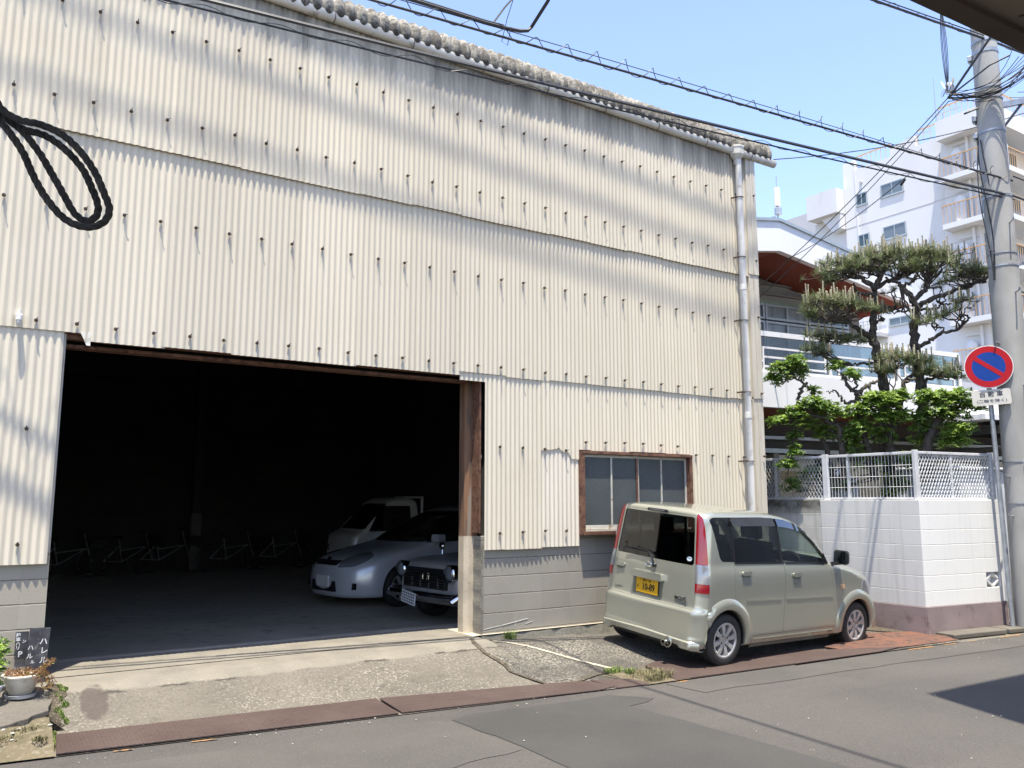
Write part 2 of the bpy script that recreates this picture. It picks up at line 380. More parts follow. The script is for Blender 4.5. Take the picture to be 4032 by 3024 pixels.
poly = [(5.6, 5.97), (8.5, 5.8), (11.4, 5.6), (14, 5.3)]+jag((14, 4.9), (8.3, 5.38), 14, .03, rnd)+jag((8.3, 5.38), (5.3, 5.56), 8, .03, rnd)
sheet('road_patch', poly, -.2458, M['patch_worn'])
# white-yellowish lane dashes worn into the road edge
M['edge_paint'] = mat('worn_yellow_paint', (.42, .22, .08), .8, c2=(.3, .17, .07), scale=20, c3=(.06, .055, .05), s3=28, lo3=.5, hi3=.6)
b = MB()
for (x0, x1, w) in ((.95, 1.07, .03), (1.45, 1.62, .03), (5.72, 5.86, .025), (9.19, 9.62, .045), (9.8, 10.1, .03), (10.3, 10.5, .02), (10.97, 11.4, .05)):
    pts = [(x0, road_edge(x0)-.035), (x1, road_edge(x1)-.035), (x1, road_edge(x1)-.035-w), (x0, road_edge(x0)-.035-w*.6)]
    b.add([(x, y, -.2415) for x, y in pts], [(0, 1, 2, 3)])
tag(b.build('road_marking', M['edge_paint']), kind='structure')

# apron: concrete ramp between the drain covers and the warehouse
def grid_sheet(name, x0, x1, nx, ny, yA, yB, m, dz=0, wob=0, zfun=apron_z, lip=1):
    b = MB(); vs = []
    for i in range(nx+1):
        x = x0+(x1-x0)*i/nx; ya = yA(x) if callable(yA) else yA; yb = yB(x) if callable(yB) else yB
        for j in range(ny+1):
            y = ya+(yb-ya)*j/ny
            vs.append((x, y, zfun(x, y)+dz*(lip if j == 0 else 1)+(rnd.uniform(-wob, wob) if 0 < j < ny else 0)))
    b.add(vs, [(i*(ny+1)+j, (i+1)*(ny+1)+j, (i+1)*(ny+1)+j+1, i*(ny+1)+j+1) for i in range(nx) for j in range(ny)])
    return tag(b.build(name, m, smooth=True), kind='structure')
grid_sheet('apron', -8, 4.70, 90, 14, road_edge, 8.0, M['apron'])
crk = [(4.70, 8.02), (4.52, 7.6), (4.56, 7.0), (4.66, 6.6), (4.9, 6.5)]
grid_sheet('apron', 4.70, 10.36, 120, 26, lambda x: road_edge(x)+.01, lambda x: 8.05 if x < 9.42 else 9.0, M['apron_dark'])
# dark part reaches left of x=4.70 along a broken edge
poly = [(4.71, 7.95), (4.62, 7.9), (4.5, 7.62), (4.47, 7.35), (4.55, 7.1), (4.5, 6.95), (4.6, 6.78), (4.66, 6.56), (4.71, 6.52)]
b = MB(); rr = poly
b.add([(x, y, apron_z(x, y)+.007) for x, y in rr], [tuple(range(len(rr)))]); tag(b.build('apron', M['apron_dark']), kind='structure')
b = MB()   # earth showing in the crack between the two concretes
pts = [(4.60, 7.9), (4.485, 7.62), (4.455, 7.35), (4.53, 7.1), (4.485, 6.95), (4.585, 6.77), (4.65, 6.55), (4.78, 6.47), (5.0, 6.50), (5.25, 6.60), (5.42, 6.62)]
pts = [(x+rnd.uniform(-.01, .01), y+rnd.uniform(-.01, .01)) for x, y in pts]
ww = [.015, .03, .04, .05, .03, .05, .04, .03, .04, .04, .03]
vs = [];
for i, (x, y) in enumerate(pts):
    a = pts[max(i-1, 0)]; c = pts[min(i+1, len(pts)-1)]; d = Vector((c[0]-a[0], c[1]-a[1])).normalized()
    for s in (-1, 1): vs.append((x-s*d.y*ww[i]*.6, y+s*d.x*ww[i]*.6, apron_z(x, y)+.010))
b.add(vs, [(2*i, 2*i+2, 2*i+3, 2*i+1) for i in range(len(pts)-1)]); tag(b.build('soil_crack', M['soil']), kind='structure')
# painted bay line
b = MB(); vs = []
for i in range(31):
    t = i/30; x = 4.86+(5.62-4.86)*t; y = 7.86+(6.62-7.86)*t; w = .028+rnd.uniform(-.005, .005)
    vs += [(x-w, y, apron_z(x-w, y)+.006), (x+w, y, apron_z(x+w, y)+.006)]
b.add(vs, [(2*i, 2*i+1, 2*i+3, 2*i+2) for i in range(30)])
tag(b.build('bay_line', mat('bay_paint', (.40, .37, .29), .8, c2=(.3, .28, .22), scale=12, c3=(.08, .075, .065), s3=26, lo3=.58, hi3=.66)), kind='structure')
# threshold slab and garage floor
def floor_z(x, y): return .0-.2*sstep((y-8.75)/1.4)
grid_sheet('threshold', .0, 4.72, 40, 6, 7.99, 8.72, M['apron'], dz=.006, zfun=lambda x, y: apron_z(x, min(y, 7.99)) if y < 8 else zf(x), wob=.0005)
grid_sheet('garage_floor', -6, 9.4, 16, 24, 8.0, 21.6, M['garage_floor'], zfun=floor_z)
# left: raised slab with a broken edge, mossy earth between it and the road
def slab(name, poly, z, th, m):
    b = MB(); b.prism(poly, lambda x, y: (x, y, z), lambda x, y: (x, y, z-th)); return tag(b.build(name, m, bevel=.008), kind='structure')
poly = [(-7, 8.0), (-7, 7.05), (-.6, 6.86)]+jag((.1, 6.80), (.40, 7.04), 5, .02, rnd)+jag((.40, 7.04), (.60, 7.2), 4, .02, rnd)+jag((.60, 7.2), (.66, 7.70), 5, .015, rnd)+[(.62, 7.98)]
def slab_z(y): return -.005-.085*(8-y)
b = MB(); b.prism(poly, lambda x, y: (x, y, slab_z(y)), lambda x, y: (x, y, -.3)); tag(b.build('slab', M['slab'], bevel=.006), kind='structure')
M['stain'] = mat('oil_stain', (.045, .033, .03), .6, c2=(.06, .048, .04), scale=9)
def blob(cx, cy, rx, ry, m, name, dz=.006, n=28, seed=1):
    r2 = random.Random(seed); b = MB(); ph = [r2.uniform(0, 6) for _ in range(4)]
    vs = [(cx, cy, apron_z(cx, cy)+dz)]
    for k in range(n):
        a = 2*math.pi*k/n; q = 1+.13*math.sin(2*a+ph[0])+.1*math.sin(3*a+ph[1])+.06*math.sin(7*a+ph[2])
        x = cx+rx*q*math.cos(a); y = cy+ry*q*math.sin(a); vs.append((x, y, apron_z(x, y)+dz))
    b.add(vs, [(0, 1+k, 1+(k+1) % n) for k in range(n)]); return tag(b.build(name, m), kind='structure')
grid_sheet('verge', -8, .60, 110, 12, lambda x: road_edge(x)-.02, 7.3, M['moss_soil'], wob=.012, zfun=lambda x, y: -.235+.115*sstep((y-road_edge(x)+.0)/.30))
poly = [(9.42, 8.3), (10.34, 8.6), (10.34, 6.35), (10.05, 6.62), (9.75, 6.95), (9.5, 7.3)]
sheet('soil_patch', poly, .012, M['soil'], apron_z)
# kerb in front of the white wall
b = MB()
WD = Vector((math.cos(R(-7.2)), math.sin(R(-7.2)), 0)); WN = Vector((-WD.y, WD.x, 0)); WC = Vector((10.338, 6.206, 0))
for a, c in ((.12, 1.14), (1.2, 1.55), (1.56, 9.0)):
    p = WC+WD*a-WN*.15; q = WC+WD*c-WN*.15
    b.bar(p+Vector((0, 0, -.232)), q+Vector((0, 0, -.232)), .27, .06)
tag(b.build('kerb', M['slab'], bevel=.012), kind='structure')

# ---- rusty drain covers, one thing each
def plate_mat():
    m, nt, p = newmat('checker_plate'); b = NB(nt); co = b.coord()
    c = b.mix(b.rng(b.noise(co, 2.2, 6), .35, .65), (.062, .040, .034), (.082, .056, .048))
    c = b.mix(b.rng(b.noise(co, 30, 5), .55, .7, 0, .5), c, (.035, .024, .02))
    b.L.new(c, p.inputs['Base Color']); p.inputs['Roughness'].default_value = .7; p.inputs['Metallic'].default_value = .15
    w = nt.nodes.new('ShaderNodeTexWave'); w.wave_type = 'BANDS'; w.bands_direction = 'DIAGONAL'; w.inputs['Scale'].default_value = 9
    b.L.new(co, w.inputs['Vector'])
    w2 = nt.nodes.new('ShaderNodeTexWave'); w2.wave_type = 'BANDS'; w2.bands_direction = 'X'; w2.inputs['Scale'].default_value = 12
    b.L.new(co, w2.inputs['Vector'])
    b.L.new(b.bump(b.math('MULTIPLY', w.outputs[0], w2.outputs[0]), .7, .004), p.inputs['Normal']); return m
M['plate'] = plate_mat()
M['plate_red'] = mat('rusted_plate', (.15, .065, .04), .8, c2=(.095, .052, .038), scale=3, bump=.3, bscale=70, c3=(.06, .04, .034), s3=12)
def drain(poly, zs, m, label, th=.012):
    b = MB(); n = len(poly)
    vs = [(x, y, z) for (x, y), z in zip(poly, zs)]+[(x, y, z-th) for (x, y), z in zip(poly, zs)]
    b.add(vs, [tuple(range(n)), tuple(range(2*n-1, n-1, -1))]+[(i, i+n, (i+1) % n+n, (i+1) % n) for i in range(n)])
    o = b.build('drain_cover', m, bevel=.003); return tag(o, label, 'drain cover', 'rusty steel covers along the road edge')
drain([(.61, 6.56), (3.01, 6.30), (3.03, 6.80), (.64, 7.01)], [-.222, -.226, -.212, -.205], M['plate'], 'long brown steel drain cover nearest the flower pots, running past the garage opening')
drain([(3.04, 6.305), (4.9, 6.085), (5.10, 6.12), (5.02, 6.40), (4.78, 6.47), (3.06, 6.79)], [-.226, -.232, -.232, -.224, -.222, -.212], M['plate'], 'brown steel drain cover in the middle of the row, between garage pillar and road')
drain([(5.10, 6.07), (5.48, 6.03), (5.42, 6.28), (5.06, 6.42)], [-.235, -.236, -.23, -.226], M['plate'], 'short steel drain cover ending at the weedy gap behind the parked car')
drain([(5.78, 6.02), (8.35, 5.88), (8.36, 6.30), (6.10, 6.66), (5.92, 6.62)], [-.232, -.236, -.232, -.20, -.212], M['plate'], 'raised checkered steel cover under the rear wheel of the green car')
drain([(7.35, 5.89), (8.75, 5.83), (9.2, 5.88), (8.3, 6.18), (7.75, 6.15)], [-.224, -.226, -.226, -.216, -.216], M['plate'], 'loose checkered steel cover lying askew by the front wheel of the green car')
drain([(8.5, 5.93), (10.27, 5.80), (10.44, 6.02), (10.42, 6.16), (10.33, 6.42), (9.6, 6.60), (8.42, 6.32)], [-.228, -.232, -.23, -.226, -.215, -.20, -.214], M['plate_red'], 'orange-rusted flat steel cover at the foot of the white wall corner')

def crook2(p):
    return [(a[0]+(c[0]-a[0])*t/5, a[1]+(c[1]-a[1])*t/5) for a, c in zip(p, p[1:]) for t in range(5)]+[p[-1]]
# ---- weeds
M['grass'] = mat('weed_green', (.17, .24, .05), .7, c2=(.11, .15, .035), scale=20)
M['dry_grass'] = mat('dry_weed', (.20, .18, .09), .8, c2=(.13, .12, .055), scale=20)
def weeds(spots, m, name, hgt=.05, per=90, seed=5):
    r2 = random.Random(seed); b = MB()
    for (cx, cy, rx, ry, z) in spots:
        for _ in range(per):
            a = r2.uniform(0, 6.28); q = math.sqrt(r2.random()); x = cx+rx*q*math.cos(a); y = cy+ry*q*math.sin(a)
            h = hgt*r2.uniform(.4, 1.2); t = r2.uniform(0, 6.28); l = h*r2.uniform(.1, .9); w = r2.uniform(.0012, .0032)
            dx, dy = math.cos(t), math.sin(t)
            zz = z if z is not None else apron_z(x, y)
            p0 = Vector((x, y, zz)); p1 = Vector((x+dx*l*.4, y+dy*l*.4, zz+h*.7)); p2 = Vector((x+dx*l, y+dy*l, zz+h))
            s = Vector((-dy, dx, 0))*w
            b.add([p0-s, p0+s, p1+s, p1-s, p2], [(0, 1, 2, 3), (3, 2, 4)])
    return tag(b.build(name, m, fix=False), name.replace('_', ' '), None, kind='stuff')
# ragged earth seam between the apron and the verge
b = MB(); vs = []
pts = [(.66, 7.72), (.675, 7.55), (.655, 7.38), (.64, 7.2), (.645, 7.12)]
pts = [(x+rnd.uniform(-.012, .012), y) for x, y in crook2(pts)]
for i, (x, y) in enumerate(pts):
    w = .022+.035*rnd.random()+.02*math.sin(i*.9)**2; vs += [(x-w, y, apron_z(x-w, y)+.016 if x-w > .6 else max(apron_z(x, y), -.235+.115*sstep((y-road_edge(x))/.30))+.016), (x+w, y, apron_z(x+w, y)+.005)]
b.add(vs, [(2*i, 2*i+1, 2*i+3, 2*i+2) for i in range(len(pts)-1)]); tag(b.build('soil_seam', M['soil']), kind='structure')
o = weeds([(.70+.03*math.sin(k*2.1), 7.66-.062*k, .022+.012*math.sin(k*1.7), .035, None) for k in range(8)]+[(.63+.02*math.sin(k*3), 7.1-.07*k, .025, .03, None) for k in range(5)], M['grass'], 'moss', .016, 260); tag(o, 'bright green moss and low weeds along the slab crack by the flower pots')
o = weeds([(.52, 6.92, .09, .14, None), (.57, 6.75, .05, .1, None)], M['dry_grass'], 'grass', .035, 260, 8); tag(o, 'sparse olive grass in the earth left of the first drain cover')
o = weeds([(5.50, 6.62, .12, .06, None), (5.62, 6.5, .06, .05, None)], M['grass'], 'grass', .05, 240, 9); tag(o, 'green weed tuft at the end of the painted bay line')
o = weeds([(5.66, 6.3, .17, .16, -.235), (5.6, 6.12, .12, .06, -.24), (5.8, 6.22, .1, .12, -.24)], M['dry_grass'], 'grass', .07, 220, 10); tag(o, 'dry yellowish weeds in the gap between the drain covers')
o = weeds([(5.15, 7.93, .05, .03, None), (5.1, 7.95, .03, .02, None)], M['grass'], 'grass', .09, 90, 11); tag(o, 'small green weed at the foot of the block wall beside the pillar')
b = MB(); b.add([(x, y, -.238) for x, y in [(5.42, 6.02), (5.95, 6.0), (5.98, 6.62), (5.5, 6.68), (5.3, 6.6)]], [(0, 1, 2, 3, 4)])
tag(b.build('soil_patch', M['moss_soil']), kind='structure')

# ================================================================== WAREHOUSE
WY = 8.0
wh = thing('warehouse', 'tall warehouse clad in cream corrugated slate sheets, with a wide open vehicle entrance', 'warehouse', (4.0, 8.0, 0))
def P(o):   # parent keeping world coordinates
    o.parent = wh; o.matrix_parent_inverse = Matrix.Translation((-4.0, -8.0, 0)); return o
WP = .06232; X0 = .14
CREAM = (.66, .60, .475)
M['clad_up'] = cladding_mat('cladding_upper', CREAM, (5.90, 5.01), 6.55)
M['clad_mid'] = cladding_mat('cladding_middle', tuple(v*.98 for v in CREAM), (4.02, 2.975))
M['clad_low'] = cladding_mat('cladding_lower', tuple(v*1.04 for v in CREAM), (2.06, 1.10))
M['clad_patch'] = cladding_mat('cladding_patch', (.72, .66, .55), (1.10,))
def corr(x0, x1, zb, zt, y, name, m, sheets=True, seed=1, amp=.0066, th=.009):
    """corrugated sheets between x0 and x1; zb/zt numbers or functions of x"""
    r2 = random.Random(seed); b = MB()
    edges = [x0]; k = math.floor((x0-X0)/(WP*10))+1
    while sheets and X0+k*WP*10 < x1-.02: edges.append(X0+k*WP*10); k += 1
    edges.append(x1)
    for a, c in zip(edges, edges[1:]):
        jz = r2.uniform(-.009, .009); jt = r2.uniform(-.004, .004); jy = r2.uniform(-.0015, .0015)
        a2 = a-.03 if a > x0 else a
        n = max(4, int((c-a2)/WP*8)); vs = []
        for i in range(n+1):
            x = a2+(c-a2)*i/n
            wv = math.cos(2*math.pi*(x-X0)/WP)
            yy = y+amp*wv+jy+ .006*(x-a)/.62 - .004
            z0 = (zb(x) if callable(zb) else zb)+jz; z1 = (zt(x) if callable(zt) else zt)+jt
            for (z, o) in ((z0, 0), (z1, 0), (z1, th), (z0, th)): vs.append((x, yy+o, z))
        fs = []
        for i in range(n):
            p = i*4; q = p+4
            fs += [(p, q, q+1, p+1), (p+1, q+1, q+2, p+2), (p+2, q+2, q+3, p+3), (p+3, q+3, q, p)]
        fs += [(0, 1, 2, 3), (n*4+3, n*4+2, n*4+1, n*4)]
        b.add(vs, fs)
    o = b.build(name, m, smooth=True, angle=50); return P(o)
corr(-6.5, 9.30, 4.70, 6.62, 7.955, 'cladding', M['clad_up'], seed=2)
corr(-6.5, .765, 2.90, 4.80, 7.983, 'cladding', M['clad_mid'], seed=3)
corr(.763, 4.50, 2.845, 4.80, 7.983, 'cladding', M['clad_mid'], seed=4)
corr(4.50, 9.30, 2.885, 4.80, 7.983, 'cladding', M['clad_mid'], seed=5)
corr(-6.5, .572, .935, 2.96, 8.0, 'cladding', M['clad_low'], seed=6)
def broken(x):
    pts = [(5.6, 2.045), (5.75, 2.06), (5.83, 2.075), (5.86, 2.10), (5.90, 2.05), (5.96, 2.03), (6.0, 2.045), (6.05, 1.96), (6.16, 1.955)]
    if x < 5.6: return .915
    for (a, b_), (c, d) in zip(pts, pts[1:]):
        if x <= c: return b_+(d-b_)*(x-a)/(c-a)
    return 1.955
corr(4.83, 5.61, .915, 2.95, 8.0, 'cladding', M['clad_low'], seed=7)
corr(5.60, 6.163, broken, 2.95, 7.996, 'cladding', M['clad_low'], sheets=False, seed=8)
corr(5.58, 6.163, .92, 2.2, 8.010, 'cladding', M['clad_patch'], sheets=False, seed=9)
corr(6.163, 8.03, 2.07, 2.95, 8.0, 'cladding', M['clad_low'], seed=10)
corr(8.03, 9.30, .92, 2.95, 8.0, 'cladding', M['clad_low'], seed=11)
corr(4.50, 4.84, 2.80, 2.98, 8.0, 'cladding', M['clad_low'], sheets=False, seed=12)
# flat corner boards
M['board'] = mat('corner_board', (.60, .56, .47), .75, c2=(.50, .46, .38), scale=2, stretch=(8, 1, .6), c3=(.26, .2, .14), s3=6, lo3=.62, hi3=.8)
b = MB()
for z0, z1, d in ((-.2, 2.93, .0), (2.90, 4.76, -.012), (4.73, 6.6, -.024)):
    b.box(9.292, 9.375, 7.955+d, 8.03, z0, z1); b.box(9.378, 9.485, 7.948+d, 8.03, z0+.004, z1-.004)
P(b.build('corner_trim', M['board'], bevel=.004))
b = MB()
for z0, z1 in ((-.2, 2.93), (2.93, 6.5)): b.box(9.44, 9.475, 8.03, 21.6, z0, z1)
P(b.build('side_wall', mat('side_cladding', (.5, .47, .4), .8, scale=3, stretch=(1, 8, 1))))

# block plinth
M['blocks'] = block_mat('grey_blocks', (.30, .28, .235), (.235, .22, .185), .215, 4.43, ax='X', joint=(.11, .10, .08), jw=.013)
M['blocks_left'] = block_mat('grey_blocks_left', (.34, .31, .25), (.28, .255, .205), .21, .395, bw=.41, ax='X', joint=(.13, .12, .09), jw=.013)
b = MB(); b.box(4.815, 9.29, 8.035, 8.17, -.03, 1.06); P(b.build('block_plinth', M['blocks']))
b = MB(); b.box(-6.5, .592, 8.035, 8.17, -.1, 1.03); P(b.build('block_plinth', M['blocks_left']))
M['footing'] = mat_concrete('footing_concrete', (.26, .245, .20), (.17, .16, .13), (.4, .38, .33), stainy=.7)
b = MB()
vs = []; nseg = 40
for i in range(nseg+1):
    x = 4.80+(9.3-4.80)*i/nseg; zt = -.005-.012*rnd.random(); yb = 8.015-.02*rnd.random()
    vs += [(x, 8.06, zt), (x, yb, zt-.008), (x, yb-.01, zf(x)-.08)]
b.add(vs, [(3*i+j, 3*i+3+j, 3*i+4+j, 3*i+1+j) for i in range(nseg) for j in range(2)]); P(b.build('footing', M['footing']))
# mortar edge beside the pillar
b = MB(); vs = []
for i in range(25):
    z = -.04+1.0*i/24; w = .003*math.sin(i*1.3)+rnd.uniform(-.0015, .0015)
    vs += [(4.80+w, 8.02+rnd.uniform(-.0015, .0015), z), (4.835, 8.03, z), (4.80+w, 8.22, z)]
b.add(vs, [(3*i, 3*i+3, 3*i+4, 3*i+1) for i in range(24)]+[(3*i, 3*i+2, 3*i+5, 3*i+3) for i in range(24)]); P(b.build('mortar_edge', M['footing'], smooth=True, angle=60))
# chalk mark scratched on the blocks
M['chalk'] = mat('chalk', (.42, .41, .37), .9, c2=(.42, .41, .37), scale=40)
b = MB()
for pts, r_ in (([(4.85, .05), (5.06, .075)], .003), ([(5.08, .075), (5.25, .10), (5.43, .125)], .004), ([(5.26, .15), (5.27, .10), (5.262, .055)], .0035), ([(5.40, .07), (5.5, .09)], .003)):
    b.tube([(x, 8.034, z) for x, z in pts], r_, 5)
P(b.build('chalk_mark', M['chalk']))

# pillar: steel column, rusty above, bare concrete colour below
def pillar_mat():
    m, nt, p = newmat('pillar_surface'); b = NB(nt); co = b.coord(); X, Y, Z = b.xyz(co)
    up = b.mix(b.rng(b.noise(b.vmul(co, (6, 6, 1)), 2, 7), .4, .62), (.20, .105, .055), (.11, .075, .05))
    up = b.mix(b.rng(b.noise(b.vmul(co, (14, 14, .8)), 1, 5), .56, .66, 0, .7), up, (.28, .26, .22))
    dn = b.mix(b.rng(b.noise(co, 5, 7), .4, .65), (.50, .43, .32), (.38, .33, .25))
    dn = b.mix(b.rng(b.noise(co, 30, 5), .6, .72, 0, .7), dn, (.26, .12, .05))
    k = b.rng(b.math('ADD', Z, b.math('MULTIPLY', b.noise(co, 9, 3), .02)), 1.065, 1.075)
    b.L.new(b.mix(k, dn, up), p.inputs['Base Color']); p.inputs['Roughness'].default_value = .8
    b.L.new(b.bump(b.noise(co, 60, 5), .4, .004), p.inputs['Normal']); return m
M['pillar'] = pillar_mat()
b = MB(); prof = [(4.70, 8.36), (4.70, 8.24), (4.735, 8.195), (4.86, 8.195), (4.86, 8.36)]
b.prism(prof, lambda x, y: (x, y, -.03), lambda x, y: (x, y, 3.3)); P(b.build('pillar', M['pillar'], bevel=.004))
b = MB(); b.box(4.772, 4.79, 8.02, 8.19, 1.10, 2.86); P(b.build('rust_plate', M['rust_frame']))
b = MB(); b.box(4.775, 4.825, 8.06, 8.19, 1.93, 1.97); P(b.build('bracket', M['galv']))
# lintel over the opening
b = MB(); b.box(.56, 4.69, 8.06, 8.16, 2.86, 3.05); b.box(.56, 4.69, 8.16, 8.30, 2.80, 2.83); b.box(.56, 4.69, 8.012, 8.06, 2.90, 2.94)
P(b.build('lintel', M['rust_frame'], bevel=.003))
b = MB(); b.box(.575, .592, 8.04, 8.2, 1.03, 2.9); P(b.build('door_jamb', M['board']))
b = MB(); b.add([(.69, 7.98, 2.92), (.775, 7.98, 2.92), (.775, 7.975, 2.80), (.745, 7.972, 2.80)], [(0, 1, 2, 3)]); b.add([(.69, 7.99, 2.92), (.775, 7.99, 2.92), (.775, 7.985, 2.80), (.745, 7.982, 2.80)], [(3, 2, 1, 0)])
P(b.build('broken_corner', M['gutter']))
# bolts with washers
BM = MB(); BM.tube([(0, .0, 0), (0, -.008, 0)], .0165, 8); BM.tube([(0, -.008, 0), (0, -.024, 0)], .010, 6); BM.tube([(0, -.018, 0), (.020, -.036, .010)], .004, 4)
bolt0 = None; rb = random.Random(11); bolts = []
def brow(z, x0, x1, y, skip=None):
    k = math.ceil((x0-.037)/.31145)
    while .037+k*.31145 < x1:
        x = .037+k*.31145; k += 1
        if skip and skip[0] < x < skip[1]: continue
        bolts.append((x+rb.uniform(-.004, .004), y, z+rb.uniform(-.008, .008)))
brow(5.90, -2.5, 9.1, 7.94); brow(5.01, -2.5, 9.1, 7.94); brow(4.02, -2.5, 9.2, 7.97); brow(2.975, -2.5, 9.2, 7.97)
brow(2.06, -2.5, .5, 7.987); brow(2.06, 4.9, 9.2, 7.987, (6.1, 8.05)); brow(1.10, -2.5, .5, 7.987); brow(1.10, 4.9, 6.1, 7.987)
for x in (6.26, 6.57, 6.88, 7.19, 7.5, 7.80): bolts.append((x, 7.987, 2.17+rb.uniform(-.01, .01)))
for z in (5.95, 4.95, 4.1, 2.98, 2.08, 1.2): bolts.append((9.43, 7.93, z))
inv = [p for p in bolts if p[0] > -.3]
inv.sort(key=lambda p: p[0]**2+64)
me = BM.mesh('bolt'); me.materials.append(M['bolt'])
rest = MB()
for i, p in enumerate(inv+[q for q in bolts if q[0] <= -.3]):
    if i < 96:
        o = bpy.data.objects.new('bolt', me); COL.objects.link(o); P(o); o.location = p; o.rotation_euler = (0, rb.uniform(-1.5, 1.5), 0)
    else:
        rest.add([(v[0]+p[0], v[1]+p[1], v[2]+p[2]) for v in BM.v], BM.f)
o = P(rest.build('bolt', M['bolt'])); tag(o, kind='stuff')
# small white wire hook left of the opening
b = MB(); b.box(.20, .245, 7.90, 7.985, 2.99, 3.005); b.tube([(.222, 7.915, 2.93), (.222, 7.915, 3.04)], .012, 8); b.tube([(.222, 7.915, 2.955), (.222, 7.915, 2.985)], .024, 10)
P(b.build('insulator', M['white_paint'], smooth=True))

# eave: gutter, brackets, roof sheets that turn down at the eave
b = MB(); prof = [(-.052, .045), (-.055, .0), (-.042, -.032), (-.015, -.05), (.015, -.05), (.042, -.032), (.055, 0), (.052, .045), (.046, .045), (.045, 0), (.0, -.042), (-.045, 0), (-.046, .045)]
gz = lambda x: 6.575 + (.004*(3-x))
n = len(prof); vs = []; xs = [-6.5+i*.5 for i in range(33)]+[9.93]
for x in xs: vs += [(x, 7.925+py, gz(x)+pz+.004*math.sin(x*1.3)) for py, pz in prof]
b.add(vs, [(i*n+k, i*n+(k+1) % n, (i+1)*n+(k+1) % n, (i+1)*n+k) for i in range(len(xs)-1) for k in range(n)]+[tuple(range(n)), tuple((len(xs)-1)*n+k for k in range(n))])
P(b.build('gutter', M['gutter'], smooth=True, angle=60))
M['joint'] = plain('gutter_joint', (.09, .08, .07), .7)
for i in range(17):
    x = -5.5+i*.93; b = MB(); b.tube([(x, 7.925-.058, gz(x)+.04), (x, 7.925-.061, gz(x)), (x, 7.925-.046, gz(x)-.036), (x, 7.925-.015, gz(x)-.056), (x, 7.925+.04, gz(x)-.04), (x, 7.97, gz(x)-.02)], .0045, 5)
    P(b.build('gutter_bracket', M['joint']))
def roof_mat():
    m, nt, p = newmat('mossy_roof_slate'); b = NB(nt); co = b.coord(); X, Y, Z = b.xyz(co)
    c = b.mix(b.rng(b.noise(co, 6, 8, .7), .42, .56), (.30, .28, .235), (.12, .11, .092))
    c = b.mix(b.rng(b.noise(co, 22, 6, .7), .52, .6, 0, .8), c, (.05, .046, .04))
    c = b.mix(b.rng(b.noise(b.vmul(co, (1, 1, .3)), 26, 5), .6, .68, 0, .6), c, (.42, .40, .35))
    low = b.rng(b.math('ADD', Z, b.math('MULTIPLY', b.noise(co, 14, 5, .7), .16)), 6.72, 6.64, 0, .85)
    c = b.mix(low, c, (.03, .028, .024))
    b.L.new(c, p.inputs['Base Color']); p.inputs['Roughness'].default_value = .95
    b.L.new(b.bump(b.noise(co, 30, 5, .6), .5, .01), p.inputs['Normal']); return m
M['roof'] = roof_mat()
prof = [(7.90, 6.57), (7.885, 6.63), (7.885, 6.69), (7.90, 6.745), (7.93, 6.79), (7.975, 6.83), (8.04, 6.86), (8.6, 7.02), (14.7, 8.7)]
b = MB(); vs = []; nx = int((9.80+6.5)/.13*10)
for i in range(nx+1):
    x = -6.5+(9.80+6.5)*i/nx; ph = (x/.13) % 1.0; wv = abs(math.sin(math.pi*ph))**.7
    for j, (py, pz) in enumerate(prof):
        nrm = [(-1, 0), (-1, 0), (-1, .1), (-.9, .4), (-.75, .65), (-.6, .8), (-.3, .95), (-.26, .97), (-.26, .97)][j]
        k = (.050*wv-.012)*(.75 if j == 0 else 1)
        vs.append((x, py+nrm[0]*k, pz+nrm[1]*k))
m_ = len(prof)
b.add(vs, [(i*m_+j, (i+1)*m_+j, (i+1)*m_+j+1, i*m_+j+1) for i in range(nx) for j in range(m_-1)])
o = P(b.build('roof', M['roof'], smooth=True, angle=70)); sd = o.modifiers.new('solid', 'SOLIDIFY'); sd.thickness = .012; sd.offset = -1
b = MB(); b.add([(-6.5, 14.7, 8.7), (9.8, 14.7, 8.7), (9.8, 21.7, 6.7), (-6.5, 21.7, 6.7)], [(0, 1, 2, 3)]); b.add([(-6.5, 14.7, 8.69), (9.8, 14.7, 8.69), (9.8, 21.7, 6.69), (-6.5, 21.7, 6.69)], [(3, 2, 1, 0)])
P(b.build('rear_roof', M['roof']))
b = MB(); b.prism([(8.03, 6.5), (14.7, 8.5), (21.6, 6.6)], lambda y, z: (9.45, y, z), lambda y, z: (9.48, y, z)); b.prism([(8.03, 6.5), (14.7, 8.5), (21.6, 6.6)], lambda y, z: (-6.5, y, z), lambda y, z: (-6.47, y, z))
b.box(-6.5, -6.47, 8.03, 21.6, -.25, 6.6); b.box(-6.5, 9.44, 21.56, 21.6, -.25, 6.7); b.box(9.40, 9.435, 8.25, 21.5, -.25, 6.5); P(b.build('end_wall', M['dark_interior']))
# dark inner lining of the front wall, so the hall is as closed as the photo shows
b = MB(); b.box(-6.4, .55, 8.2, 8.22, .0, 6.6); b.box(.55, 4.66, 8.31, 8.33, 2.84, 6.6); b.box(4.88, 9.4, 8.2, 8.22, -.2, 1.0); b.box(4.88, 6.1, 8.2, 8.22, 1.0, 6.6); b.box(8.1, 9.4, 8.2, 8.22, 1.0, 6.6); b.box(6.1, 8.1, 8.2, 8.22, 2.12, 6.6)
P(b.build('inner_lining', M['dark_interior']))
